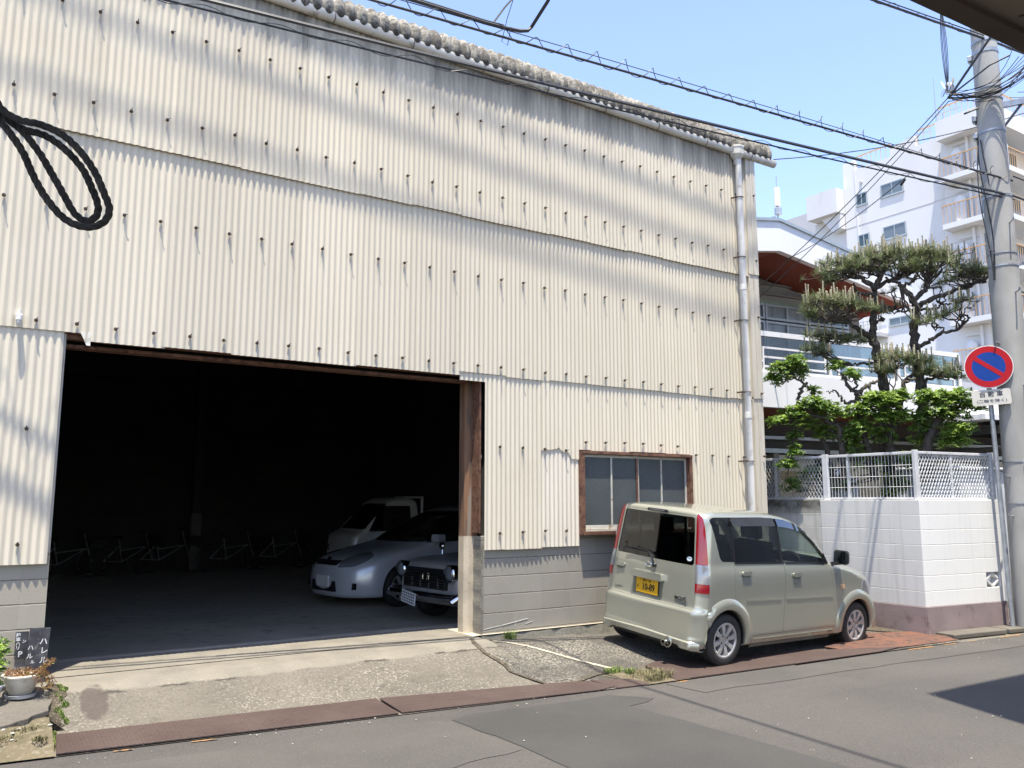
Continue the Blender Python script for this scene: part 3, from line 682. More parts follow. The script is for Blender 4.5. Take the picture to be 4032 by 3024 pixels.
# interior: rails on the rear wall, steel column
b = MB()
for z in (1.05, 2.1, 3.2, 4.4): b.box(-6.4, 9.4, 21.44, 21.55, z-.04, z+.04)
P(b.build('wall_rail', plain('dark_steel', (.02, .019, .018), .7)))
b = MB(); b.box(4.45, 4.68, 20.9, 21.1, -.25, 1.15); P(b.build('column_base', plain('pale_concrete', (.14, .13, .12), .9)))
b = MB(); b.box(4.48, 4.66, 20.92, 21.08, 1.15, 7); P(b.build('column', plain('dark_steel2', (.03, .03, .028), .7)))
# downpipe and collector
px = 9.06; cy = 7.865
b = MB(); b.tube([(px, cy, 6.40), (px, cy, 3.6), (px+.006, cy, 3.59), (px+.005, cy, -.15)], .045, 20); b.tube([(px, cy, 4.45), (px, cy, 4.52)], .050, 20); b.tube([(px+.003, cy, 2.6), (px+.003, cy, 2.68)], .050, 20)
pipe = P(b.build('downpipe', M['pvc'], smooth=True, angle=60))
b = MB(); b.lathe([(.05, -.14), (.052, -.07), (.105, .0), (.112, .10), (.118, .10), (.118, .125), (.05, .13)], 8, Matrix.Translation((px, cy+.02, 6.48)) @ Matrix.Rotation(R(22.5), 4, 'Z')); P(b.build('rain_collector', M['gutter'], bevel=.004))
for z in (5.83, 4.93, 4.00, 2.97, 2.0, 1.0):
    b = MB(); b.tube([(px+.052*math.cos(a), cy+.052*math.sin(a), z) for a in [k*math.pi/8 for k in range(17)]], .006, 5); b.bar((px-.05, cy, z), (px-.09, 7.99, z), .012, .02); P(b.build('pipe_bracket', M['bolt']))
# window
def wire_glass():
    m, nt, p = newmat('wired_glass'); b = NB(nt); co = b.coord(); X, Y, Z = b.xyz(co)
    u = b.math('MULTIPLY', b.math('ADD', b.math('MULTIPLY', X, 1.0), b.math('MULTIPLY', Z, 1.25)), 34)
    v = b.math('MULTIPLY', b.math('SUBTRACT', X, b.math('MULTIPLY', Z, .9)), 34)
    k = b.math('MAXIMUM', b.rng(b.math('ABSOLUTE', b.math('SUBTRACT', b.math('FRACT', u), .5)), .40, .47), b.rng(b.math('ABSOLUTE', b.math('SUBTRACT', b.math('FRACT', v), .5)), .43, .49, 0, .35))
    c = b.mix(b.rng(b.noise(co, 2.5, 4), .35, .65), (.030, .038, .042), (.045, .055, .058))
    c = b.mix(b.math('MULTIPLY', k, .7), c, (.40, .43, .41))
    b.L.new(c, p.inputs['Base Color']); p.inputs['Roughness'].default_value = .3; p.inputs['Specular IOR Level'].default_value = .5
    b.L.new(b.bump(b.noise(co, 80, 3), .25, .003), p.inputs['Normal']); return m
M['wire_glass'] = wire_glass()
M['sash'] = mat('sash_grey', (.42, .41, .37), .6, c2=(.55, .52, .44), scale=6, c3=(.22, .12, .06), s3=9, lo3=.58, hi3=.7)
wx0, wx1, wz0, wz1 = 6.165, 8.02, 1.045, 2.055
b = MB()
b.box(wx0, wx1, 7.93, 8.08, wz1-.035, wz1); b.box(wx0, wx1, 7.925, 8.08, wz0, wz0+.045); b.box(wx0, wx0+.045, 7.935, 8.08, wz0+.045, wz1-.035); b.box(wx1-.045, wx1, 7.935, 8.08, wz0+.045, wz1-.035)
wf = P(b.build('window', M['rust_frame'], bevel=.004))
def WS(o): o.parent = wf; return o
xa, xm, xb = wx0+.045, (wx0+wx1)/2, wx1-.045
for i, (a, c, yy) in enumerate(((xa, xm+.02, 7.985), (xm-.02, xb, 8.012))):
    b = MB(); w = .028
    b.box(a, c, yy, yy+.022, wz0+.065, wz0+.115); b.box(a, c, yy, yy+.022, wz1-.07, wz1-.037); b.box(a, a+w, yy, yy+.022, wz0+.115, wz1-.07); b.box(c-w, c, yy, yy+.022, wz0+.115, wz1-.07); b.box((a+c)/2-.011, (a+c)/2+.011, yy-.004, yy+.02, wz0+.115, wz1-.07)
    WS(b.build('sash', M['sash'], bevel=.002))
    b = MB(); b.box(a+w, c-w, yy+.009, yy+.013, wz0+.115, wz1-.07); WS(b.build('pane', M['wire_glass']))
b = MB(); b.box(xa, xb, 7.94, 8.04, wz0+.046, wz0+.06); WS(b.build('window_sill', M['sash']))
b = MB(); b.box(xm-.03, xm-.002, 7.975, 7.984, wz0+.115, wz1-.07); WS(b.build('meeting_stile', M['rust_frame']))
# ================================================================== WHITE BLOCK WALL AND FENCE
def on_wall(u, off, z):   # along the street face from the corner, off = towards the street
    p = WC+WD*u-WN*off; return Vector((p.x, p.y, z))
wall = thing('garden_wall', 'white painted block garden wall with a mauve base, meeting at a sharp corner beside the green car', 'wall', (WC.x, WC.y, -.25))
def PW(o, par=None, loc=(WC.x, WC.y, -.25)): o.parent = par or wall; o.matrix_parent_inverse = Matrix.Translation((-loc[0], -loc[1], -loc[2])); return o
ZT = 1.468; ZB = .105
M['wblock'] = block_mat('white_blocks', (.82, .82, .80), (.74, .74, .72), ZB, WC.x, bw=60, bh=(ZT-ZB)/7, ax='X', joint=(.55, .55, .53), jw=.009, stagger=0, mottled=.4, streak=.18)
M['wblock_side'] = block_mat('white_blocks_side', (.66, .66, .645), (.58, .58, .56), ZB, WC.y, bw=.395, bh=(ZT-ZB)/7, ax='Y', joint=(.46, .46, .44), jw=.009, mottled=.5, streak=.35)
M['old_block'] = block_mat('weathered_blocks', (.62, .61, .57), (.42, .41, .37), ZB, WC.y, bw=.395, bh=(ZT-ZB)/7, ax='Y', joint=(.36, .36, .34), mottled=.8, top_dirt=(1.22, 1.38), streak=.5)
M['mauve'] = mat('mauve_base', (.30, .235, .235), .85, c2=(.24, .19, .19), scale=2.5, bump=.25, bscale=60, c3=(.17, .13, .12), s3=7, lo3=.58, hi3=.75)
b = MB()
b.prism([(0, 0), (1.22, 0), (1.22, .14), (0.02, .14)], lambda u, v: on_wall(u, -v, ZT), lambda u, v: on_wall(u, -v, ZB))
# end stretch with the openwork block: frame round it
DU0, DU1 = 1.225, 1.505
b.prism([(1.22, 0), (DU1, 0), (DU1, .14), (1.22, .14)], lambda u, v: on_wall(u, -v, ZT), lambda u, v: on_wall(u, -v, .497))
b.prism([(1.22, 0), (DU1, 0), (DU1, .14), (1.22, .14)], lambda u, v: on_wall(u, -v, .30), lambda u, v: on_wall(u, -v, ZB))
b.prism([(DU1, 0), (1.58, 0), (1.58, .14), (DU1, .14)], lambda u, v: on_wall(u, -v, ZT), lambda u, v: on_wall(u, -v, ZB))
PW(b.build('street_face', M['wblock'], bevel=.004))
b = MB(); cu, cz = (DU0+DU1)/2, .40
q = [(DU0+.005, cz), (cu, .49), (DU1-.005, cz), (cu, .31)]
for i in range(4): b.bar(on_wall(q[i][0], -.06, q[i][1]), on_wall(q[(i+1) % 4][0], -.06, q[(i+1) % 4][1]), .10, .022, up=(0, 0, 1))
PW(b.build('openwork_block', M['white_paint']))
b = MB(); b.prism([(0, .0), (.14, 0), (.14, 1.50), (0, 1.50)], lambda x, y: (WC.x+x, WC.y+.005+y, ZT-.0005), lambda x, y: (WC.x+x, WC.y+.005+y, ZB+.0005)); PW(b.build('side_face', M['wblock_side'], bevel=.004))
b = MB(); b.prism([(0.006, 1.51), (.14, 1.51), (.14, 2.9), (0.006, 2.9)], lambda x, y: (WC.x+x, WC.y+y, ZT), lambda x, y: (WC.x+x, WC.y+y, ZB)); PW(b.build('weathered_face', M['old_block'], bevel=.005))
b = MB(); b.prism([(0, -.012), (1.6, -.012), (1.6, .15), (0.02, .15)], lambda u, v: on_wall(u, -v, ZB-.001), lambda u, v: on_wall(u, -v, -.30))
b.prism([(-.012, 0.0), (.15, 0.0), (.15, 2.9), (-.012, 2.9)], lambda x, y: (WC.x+x, WC.y+y, ZB-.002), lambda x, y: (WC.x+x, WC.y+y, -.32)); PW(b.build('wall_base', M['mauve'], bevel=.004))

def fence_root(label): return thing('mesh_fence', label, 'fence', (WC.x+.07, WC.y+.07, ZT), 'white metal fence panels on top of the garden wall')
M['fence_white'] = mat('fence_white', (.70, .71, .73), .45, c2=(.58, .59, .60), scale=5, c3=(.4, .38, .34), s3=11, lo3=.62, hi3=.74)
FT = 2.10
def fence_panel(label, p0, p1, kind, posts, mids, flip=False):
    root = fence_root(label); L = (WC.x+.07, WC.y+.07, ZT)
    p0 = Vector(p0); p1 = Vector(p1); d = (p1-p0); ln = d.length; d.normalize()
    def at(u, z): return Vector((p0.x+d.x*u, p0.y+d.y*u, z))
    for u, w in posts:
        b = MB(); b.bar(at(u, ZT-.002), at(u, FT+.02), w, .05, up=(-d.y, d.x, 0)); PW(b.build('post', M['fence_white'], bevel=.004), root, L)
    for u in mids:
        b = MB(); b.bar(at(u, ZT+.02), at(u, FT-.03), .028, .02, up=(-d.y, d.x, 0)); PW(b.build('stiffener', M['fence_white']), root, L)
    b = MB(); b.bar(at(0, FT-.012), at(ln, FT-.012), .035, .035); PW(b.build('top_rail', M['fence_white'], bevel=.004), root, L)
    b = MB(); b.bar(at(0, ZT+.02), at(ln, ZT+.02), .03, .025); PW(b.build('bottom_rail', M['fence_white']), root, L)
    b = MB(); z0, z1 = ZT+.03, FT-.03
    if kind == 'bars':
        u = .04
        while u < ln-.03: b.tube([at(u, z0), at(u, z1)], .0032, 4, cap=False); u += .05
        for k in range(5):
            z = z0+(z1-z0)*k/4.0; b.tube([at(0, z), at(ln, z)], .0032, 4, cap=False)
    else:
        pw, ph = .058, .105     # expanded-metal diamonds
        nu = int(ln/pw)+1; nz = int((z1-z0)/ph)+1
        for i in range(-nz, nu+nz):
            for s in (1, -1):
                # a full diagonal strand clipped to the panel
                u0 = i*pw; slope = s*pw/ph; pts = []
                za, zb = z0, z1
                ua, ub = u0, u0+slope*(zb-za)
                def clip(u, z, u2, z2):
                    if u < 0: z = z+(0-u)*(z2-z)/(u2-u); u = 0
                    if u > ln: z = z+(ln-u)*(z2-z)/(u2-u); u = ln
                    return u, z
                if max(ua, ub) <= 0 or min(ua, ub) >= ln: continue
                a = clip(ua, za, ub, zb); c = clip(ub, zb, ua, za)
                b.bar(at(*a), at(*c), .0045, .011 if kind == 'expanded' else .0045, up=(-d.y, d.x, 0))
    PW(b.build('mesh_panel', M['fence_white']), root, L)
cx, cy_ = WC.x+.07, WC.y+.07
fence_panel('white fence of thin upright bars above the shaded side of the garden wall', (cx, cy_+.03), (cx, 7.58), 'bars', [], [.97])
fence_panel('white diamond mesh fence above the mossy end of the garden wall', (cx, 7.66), (cx, 9.05), 'diamond', [(-.02, .085)], [.88])
s0 = on_wall(.10, -.07, 0); s1 = on_wall(1.58, -.07, 0)
fence_panel('white expanded-metal fence above the sunny street face of the garden wall', (s0.x, s0.y), (s1.x, s1.y), 'expanded', [(-.03, .07), (1.50, .06)], [.66])

# ================================================================== ELECTRICITY POLE
M['strap'] = M['galv']
PX, PY = 12.0, 5.72
KX, KY = 12.15, 5.66
def prad0(z): return .220-.0065*(z+.25)
pole = thing('electricity_pole', 'thick grey concrete electricity pole standing at the right edge beside the no-parking sign', 'utility pole', (PX, PY, -.25))
def PP(o): return PW(o, pole, (PX, PY, -.25))
b = MB(); zs = [-.3, 3, 6, 8, 11, 13.5]
b.tube([(PX, PY, z) for z in zs], [prad0(z) for z in zs], 32); PP(b.build('shaft', M['concrete_pole'], smooth=True, angle=60))
def prad(z): return prad0(z)
def ring(z, w, h, m, name, tilt=0):
    b = MB(); r = prad(z)+w; n = 28; prof = [(r-.012, -h/2), (r, -h/2), (r, h/2), (r-.012, h/2)]
    b.lathe(prof, n, Matrix.Translation((PX, PY, z)) @ Matrix.Rotation(R(tilt), 4, Vector((1, .5, 0))), close=True); PP(b.build(name, m, smooth=True, angle=40))
for z, h in ((1.98, .014), (1.42, .014), (4.72, .022), (4.90, .012), (6.72, .03), (5.74, .03), (7.95, .05), (8.12, .05), (7.38, .02), (7.22, .02)): ring(z, .007, h, M['strap'], 'strap', rnd.uniform(-2, 2))
CD = Vector((-PX, -PY, 0)).normalized(); CR = Vector((CD.y, -CD.x, 0))  # towards the viewer's side of the pole / sideways
def pp(side, out, z):   # a point relative to the pole axis: side = to image left, out = towards the street corner
    v = Vector((PX, PY, 0))+CR*side+CD*out; return Vector((v.x, v.y, z))
# steps
for z, s in ((3.02, 1), (3.62, -1), (4.32, 1), (4.95, -1), (5.32, 1), (2.38, 1), (1.78, -1), (1.02, 1), (1.25, -1)):
    b = MB(); a = pp(.0, .0, z)+CR*(-s*.12)+CD*(prad(z)*.7); b.tube([a, a+CR*(-s*.05)+CD*.14, a+CR*(-s*.05)+CD*.145+Vector((0, 0, .03))], .011, 7); PP(b.build('step_bolt', M['galv'], smooth=True))
for z in (1.93, 1.40):
    b = MB(); c = pp(-.10, prad(z)+.006, z); b.box(-.055, .055, -.01, .01, -.045, .045, Matrix.Translation(c) @ Matrix.Rotation(math.atan2(CR.y, CR.x), 4, 'Z')); PP(b.build('pole_tag', M['white_paint'], bevel=.003))
b = MB(); c = pp(-.135, prad(.6)-.02, .58)
b.box(-.05, .05, -.02, .02, -.17, .12, Matrix.Translation(c) @ Matrix.Rotation(math.atan2(CR.y, CR.x)-.5, 4, 'Z')); PP(b.build('guard_band', M['black_plastic'], bevel=.004))
b = MB(); b.box(-.035, .035, -.026, -.02, -.13, .09, Matrix.Translation(c) @ Matrix.Rotation(math.atan2(CR.y, CR.x)-.5, 4, 'Z') @ Matrix.Rotation(math.pi, 4, 'Z')); b.box(-.035, .035, .021, .026, -.13, .09, Matrix.Translation(c) @ Matrix.Rotation(math.atan2(CR.y, CR.x)-.5, 4, 'Z')); PP(b.build('reflector', plain('amber', (.75, .35, .02), .4)))
# cross arm and brace
arm0 = Vector((PX, PY, 7.12)); arm1 = arm0+Vector((1.25, -.55, .35))
b = MB(); b.bar(arm0+(arm1-arm0)*.1, arm1, .06, .09); PP(b.build('bracket_arm', M['galv'], bevel=.004))
b = MB(); b.bar(arm0+Vector((.15, -.06, -.34)), arm0+(arm1-arm0)*.42, .03, .03); PP(b.build('brace', M['cable']))
b = MB(); b.bar(Vector((PX, PY, 4.7)), Vector((PX+1.1, PY-.5, 5.05)), .035, .04); PP(b.build('stay_bar', M['galv']))
for z, s in ((7.92, 1), (6.98, 1), (6.72, 1)):
    b = MB(); c = pp(prad(z)+.03, .0, z); b.box(-.05, .05, -.03, .03, -.04, .04, Matrix.Translation(c) @ Matrix.Rotation(.4, 4, 'Z')); b.box(-.02, .09, -.015, .015, -.07, -.03, Matrix.Translation(c)); PP(b.build('clamp', M['galv'], bevel=.006))
b = MB(); b.tube([pp(.12, .08, 7.12), pp(.32, .2, 7.02)], .014, 6); PP(b.build('peg', M['cable']))
# dark cluster of connectors and looping leads round the pole
r3 = random.Random(21)
hub = pp(.50, .30, 7.28)
b = MB()
for k in range(9):
    p = hub+Vector((r3.uniform(-.07, .07), r3.uniform(-.07, .07), r3.uniform(-.10, .16))); q = p+Vector((r3.uniform(-.05, .05), r3.uniform(-.05, .05), r3.uniform(.05, .14)))
    b.tube([p, p.lerp(q, .5)+Vector((.01, 0, 0)), q], [.012, .022, .012], 7)
PP(b.build('connector', M['chrome'], smooth=True))
b = MB()
def sagc(a, c, sag, n=14, wob=0): return [a.lerp(c, i/n)+Vector((0, 0, -sag*4*(i/n)*(1-i/n))) for i in range(n+1)]
for k in range(16):
    a = hub+Vector((r3.uniform(-.04, .04), r3.uniform(-.04, .04), r3.uniform(-.05, .12)))
    c = pp(r3.uniform(-.95, -.35), r3.uniform(.1, .4), r3.uniform(7.45, 7.95)); sg_ = r3.uniform(.10, .22)
    m_ = pp(r3.uniform(-.3, .1), prad(6.6)+r3.uniform(.03, .12), r3.uniform(7.15, 7.5))
    pts = []
    for i in range(13):
        t = i/12; pts.append(a*(1-t)**2+m_*2*t*(1-t)+c*t*t+Vector((0, 0, -sg_*math.sin(math.pi*t))))
    b.tube(pts, r3.uniform(.004, .008), 5)
for k in range(5):
    a = hub+Vector((0, 0, .1)); c = pp(.40+.03*k, .25, 9.6); m1_ = a.lerp(c, .45)+CR*(.16-.07*k)+CD*.05*(k % 2); b.tube([a*(1-t)**2+m1_*2*t*(1-t)+(c+CR*.03*k)*t*t for t in [i/10 for i in range(11)]], .005+.001*(k % 2), 5)
for k in range(4):
    a = pp(-.25-.1*k, .3, 7.08+.05*k); c = pp(-1.1-.1*k, .3, 7.8); m_ = pp(-.9, .3, 6.85+.1*k); b.tube([a*(1-t)**2+m_*2*t*(1-t)+c*t*t for t in [i/10 for i in range(11)]], .006, 5)
PP(b.build('lead_bundle', M['cable']))
b = MB(); b.tube([hub+Vector((0, 0, -.02)), pp(-.25, .42, 8.2)], .018, 7); b.tube([hub+Vector((0, 0, .0)), pp(-.05, .35, 7.6), pp(-.3, .3, 7.7)], .012, 6); PP(b.build('insulated_lead', M['cable']))
b = MB()
for k in range(5):  # cables clipped down the shaded side
    zz = [6.6-.26*i for i in range(9)]
    b.tube([pp(.17-.035*k+.05*math.sin(i*.6+k), prad(z)*.75+.02, z) for i, z in enumerate(zz)], .009, 5)
PP(b.build('riser_cable', M['cable']))

# ================================================================== NO-PARKING SIGN
SX, SY = 11.765, 5.87
sg = thing('no_parking_sign', 'round red and blue no-parking sign with a white plate below, on a thin grey post', 'road sign', (SX, SY, -.25))
def PS_(o): return PW(o, sg, (SX, SY, -.25))
top = Vector((11.70, 5.905, 3.60)); bot = Vector((SX, SY, -.26))
b = MB(); b.tube([bot, top], .031, 16); PS_(b.build('post', M['galv'], smooth=True, angle=60))
fwd = Vector((-.85, -.527, .03)).normalized(); rgt = Vector((0, 0, 1)).cross(fwd).normalized(); upv = fwd.cross(rgt)
SCN = Vector((11.719, 5.897, 3.285))+fwd*.075
def disc(r, off, th, m, name, n=48, inner=0):
    MT = Matrix.Translation(SCN+fwd*off) @ Matrix((rgt, upv, fwd)).transposed().to_4x4()
    b = MB()
    if inner: b.lathe([(inner, 0), (r, 0), (r, th), (inner, th)], n, MT, close=True)
    else: b.lathe([(r, 0), (r, th)], n, MT)
    return PS_(b.build(name, m))
M['sign_red'] = plain('sign_red', (.42, .006, .012), .5, spec=.25); M['sign_blue'] = plain('sign_blue', (.004, .045, .27), .5, spec=.25); M['sign_white'] = plain('sign_white', (.66, .67, .66), .45)
disc(.300, 0, .004, M['sign_white'], 'sign_plate')
disc(.288, .0045, .002, M['sign_red'], 'red_ring', inner=.205)
disc(.205, .0045, .0015, M['sign_blue'], 'blue_field')
MT = Matrix.Translation(SCN+fwd*.0065) @ Matrix((rgt, upv, fwd)).transposed().to_4x4() @ Matrix.Rotation(R(-38), 4, 'Z')
b = MB(); b.box(-.212, .212, -.029, .029, 0, .0018, MT); PS_(b.build('red_bar', M['sign_red']))
SP = Matrix.Translation(SCN+fwd*-.004+rgt*.005+Vector((0, 0, -.425))) @ Matrix((rgt, upv, fwd)).transposed().to_4x4() @ Matrix.Rotation(R(2.5), 4, 'Z')
b = MB(); w_, h_, r_ = .235, .108, .025
poly = [(sx*(w_-r_)+r_*math.cos(a), sy*(h_-r_)+r_*math.sin(a)) for sx, sy, a0 in ((1, 1, 0), (-1, 1, 90), (-1, -1, 180), (1, -1, 270)) for a in [R(a0+15*i) for i in range(7)]]
b.prism(poly, lambda x, y: SP @ Vector((x, y, 0)), lambda x, y: SP @ Vector((x, y, .004))); PS_(b.build('supplementary_plate', plain('plate_cream', (.60, .58, .52), .5)))
M['ink'] = plain('sign_ink', (.03, .03, .035), .5)
PS_(text_mesh('自 動 車', .082, M['ink'], 'lettering', None, SP @ Matrix.Translation((0, .038, .0045)), bold=.001))
PS_(text_mesh('(二輪を除く)', .062, M['ink'], 'lettering', None, SP @ Matrix.Translation((0, -.052, .0045)) @ Matrix.Diagonal((1.05, .85, 1, 1))))
for z in (-.425+.03, -.1, .15):
    b = MB(); c = SCN+Vector((0, 0, z))-fwd*.03; b.bar(c-rgt*.05, c+rgt*.05, .03, .03); PS_(b.build('sign_clamp', M['galv']))

# ================================================================== OVERHEAD CABLES
def cable(name, label, pts_list, group='overhead cables between the street poles'):
    root = thing(name, label, 'cable', tuple(pts_list[0][1][0]), group); L = tuple(pts_list[0][1][0])
    for nm, pts, r in pts_list:
        b = MB(); b.tube(pts, r, 6); PW(b.build(nm, M['cable'], smooth=True), root, L)
    return root
def line(u0, z0, u1, z1, off=0, n=60, sag=.0, dz=0):
    out = []
    for i in range(n+1):
        t = i/n; u = u0+(u1-u0)*t; x = KX+WD.x*u; y = KY+WD.y*u
        out.append(Vector((x-WN.x*off, y-WN.y*off, z0+(z1-z0)*t-sag*4*t*(1-t)+dz)))
    return out
def lash(base, pitch, amp, rr, dz=0, seed=1, up=.6):
    # loosely spiralled lashing wire around a cable
    r4 = random.Random(seed); out = []; s = 0
    for p, q in zip(base, base[1:]):
        L = (q-p).length; n = 8
        for i in range(n):
            t = i/n; ph = 2*math.pi*(s+L*t)/pitch
            k = amp*(1+.25*math.sin((s+L*t)*2.1+seed))
            out.append(p.lerp(q, t)+Vector((WN.x*k*math.sin(ph)*.8, WN.y*k*math.sin(ph)*.8, dz+k*(up+math.cos(ph))*.8)))
        s += L
    return out
c1 = line(-17, 5.74, .0, 5.74, off=.12, sag=.05); c1b = line(-17, 5.70, 0, 5.70, off=.10, sag=.09); c1c = line(-17, 5.66, 0, 5.66, off=.16, sag=.10)
cable('overhead_cable', 'lowest black cable bundle, crossing in front of the gutter and meeting the pole', [('conductor', c1, .014), ('conductor', line(-17, 5.765, 0, 5.765, off=.10, sag=.05), .010), ('conductor', c1b, .009), ('lashing_wire', lash(c1b, .62, .035, .004, seed=3, up=.4), .0035)])
c2 = line(-17, 6.27, .0, 6.02, off=.1, sag=.0, dz=-.04)
for p in c2: p.z += 0
c2b = [p+Vector((0, 0, .085*max(.15, math.sin(math.pi*i/60)))) for i, p in enumerate(c2)]
cable('overhead_cable', 'black cable with loose coils of lashing wire, crossing the open sky above the warehouse roof', [('conductor', c2, .013), ('messenger_wire', c2b, .0045), ('lashing_wire', lash(c2, .36, .075, .004, seed=5, up=.75), .0045)])
c3 = line(-6.5, 8.02, .0, 8.12, off=.05, n=24); c3 += line(0, 8.12, 9, 8.0, off=.05, n=20)[1:]
cable('overhead_cable', 'highest black cable bundle, passing the top of the pole at the upper right', [('conductor', c3, .017), ('conductor', [p+Vector((0, 0, .05)) for p in c3], .008), ('lashing_wire', lash(c3, .55, .045, .004, seed=7), .0035)])
c1r = line(0, 5.74, 9, 5.4, off=.12, sag=.1, n=30)
cable('overhead_cable', 'black cable bundle running on from the pole to the right, in front of the flats', [('conductor', c1r, .014), ('conductor', [p+Vector((0, 0, .3)) for p in c1r], .01)])
# thick lead that climbs from the middle bundle towards the viewer's roof, with its tie
jx = 4.35
def at2(x, dz=0):
    u = (x-KX)/WD.x; t = (u+17)/17; return Vector((x, KY+WD.y*u-WN.y*.1, 6.27+(6.02-6.27)*t-.04+dz))
a = at2(jx-.55, .10); pts = [at2(1.2, .13), at2(2.6, .13), at2(jx-.9, .115), at2(jx-.4, .10), at2(jx-.18, .105), at2(jx, .12)]
e = at2(jx+.13, .20); f = Vector((e.x-.02, e.y-.9, e.z+.55)); g = Vector((3.9, .2, 8.6))
pts += [at2(jx+.09, .15), e, e.lerp(f, .3)+Vector((.02, 0, -.02)), f, g]
cable('service_cable', 'thick black service lead bending off the middle cable bundle up and over the viewer', [('conductor', pts, .019), ('conductor', [p+Vector((0, 0, .022)) for p in pts[:5]], .012)])
b = MB(); c = at2(jx-.42, .11)
for k in range(6): b.tube([c+Vector((k*.022, 0, .018*math.sin(k*2))), c+Vector((k*.022+.012, .02, .03))], .012, 6)
b.tube([c+Vector((.14, 0, .04)), c+Vector((.2, -.1, .16)), c+Vector((.25, -.2, .24))], .010, 6)
o = b.build('cable_clamp', M['chrome'], smooth=True); tag(o, 'silvery clamp tying the thick service lead to the cable bundle above the roof', 'clamp')
b = MB(); c0_ = c+Vector((.25, -.2, .24)); b.tube([c0_, c0_+Vector((.15, -.5, .35)), c0_+Vector((.2, -2, 1.4))], .004, 5); b.tube([c0_, c0_+Vector((-.02, .1, -.2)), c0_+Vector((-.05, .15, -.42)), c0_+Vector((.02, .15, -.44)), c0_+Vector((.04, .12, -.25))], .004, 5)
tag(b.build('tie_wire', M['cable']), 'thin tie wire looping down from the silvery clamp above the roof', 'wire')
# pair of drops from the pole cluster down to the hall, and a wire over the hall roof
def drop(label, a, c, sag, r, grp='thin wires dropping to the buildings'):
    o = MB().tube(sagc(Vector(a), Vector(c), sag, 24), r, 5).build('drop_wire', M['cable']); return tag(o, label, 'wire', grp)
drop('upper of two dark wires slanting from the pole down to the hall window', hub, (11.2, 10.0, 4.85), .12, .007)
drop('lower of two dark wires slanting from the pole cluster down to the hall window', hub+Vector((.05, .02, -.03)), (11.2, 10.05, 4.62), .14, .006)
drop('wire rising from the gutter end past the flats roof to the right', (9.9, 7.9, 6.62), (19.5, 5.0, 10.6), .55, .008)
drop('wire with a black splice, sagging from the lowest cable bundle to the hall', (10.2, 5.95, 5.78), (11.7, 9.35, 5.62), .10, .006)
drop('long thin wire strung across the white side of the flats', (40, 24.5, 14.5), (47, 33, 13.8), .1, .02)
b = MB(); b.tube([(10.22, 6.02, 5.74), (10.24, 6.1, 5.69)], [.015, .02], 8); tag(b.build('wire_splice', M['cable']), 'small black splice on the sagging wire below the cables', 'splice')
# high-voltage lines above the frame: they cast the broad soft bands on the cladding
for k, (y4, z) in enumerate(((6.66, 12.1), (6.53, 12.15), (6.38, 12.05))):
    pts = [Vector((x, y4-.021*(x-4), z-.05*math.sin(x*.2))) for x in [-14+i*1.0 for i in range(41)]]
    o = MB().tube(pts, .017, 6).build('power_line', M['cable']); tag(o, ('innermost', 'middle', 'outermost')[k]+' of the three power lines high above, shading the cladding', 'cable', 'power lines high above the street')
b = MB(); b.bar((PX, PY-.3, 11.98), (PX, PY+1.0, 11.98), .08, .08); PP(b.build('cross_arm', M['galv']))
# ================================================================== HALL BEHIND THE GARDEN
HB = Vector((11.17, 9.45, 0))
def hp(u, v, z): p = HB+WD*u+WN*v; return Vector((p.x, p.y, z))   # u along street, v back from the balcony front
hall = thing('hall', 'white two-storey hall with a wide gabled fascia, brown-red soffit and a balcony with white railings', 'building', (HB.x, HB.y, -.25))
def PH(o, par=None): return PW(o, par or hall, (HB.x, HB.y, -.25))
def hbox(b, u0, u1, v0, v1, z0, z1): return b.prism([(u0, v0), (u1, v0), (u1, v1), (u0, v1)], lambda u, v: hp(u, v, z1), lambda u, v: hp(u, v, z0))
M['hall_white'] = mat('hall_white', (.82, .82, .81), .6, c2=(.76, .76, .75), scale=1.2)
M['hall_wall'] = mat('hall_beige', (.36, .345, .30), .8, c2=(.30, .29, .25), scale=1.5)
M['soffit'] = mat('soffit_brown_red', (.24, .062, .032), .6, c2=(.19, .05, .028), scale=2)
M['hall_glass'] = plain('hall_glass', (.10, .14, .145), .08, spec=.8)
M['curtain'] = mat('curtain', (.30, .34, .32), .5, c2=(.16, .19, .19), scale=1.5, stretch=(9, 9, .3), coat=.6)
M['alum'] = plain('aluminium', (.42, .46, .46), .4, metal=.4)
M['dark_glass'] = plain('dark_glass', (.015, .018, .02), .1, spec=.7)
# side/back mass
b = MB(); hbox(b, -1.2, 3.95, 1.25, 9, 3.65, 5.3); b.add([hp(-1.2, 1.2, 5.24), hp(3.95, 1.2, 5.24), hp(.64, 1.2, 5.86), hp(-1.2, 1.2, 5.5)], [(0, 1, 2, 3)])
PH(b.build('upper_wall', M['hall_wall']))
b = MB()
for k, z in enumerate((5.42, 5.62, 5.80)): hbox(b, -1.2, 3.0-k*.9, 1.13, 1.2, z, z+.035)
PH(b.build('wall_batten', plain('batten_grey', (.26, .25, .22), .7)))
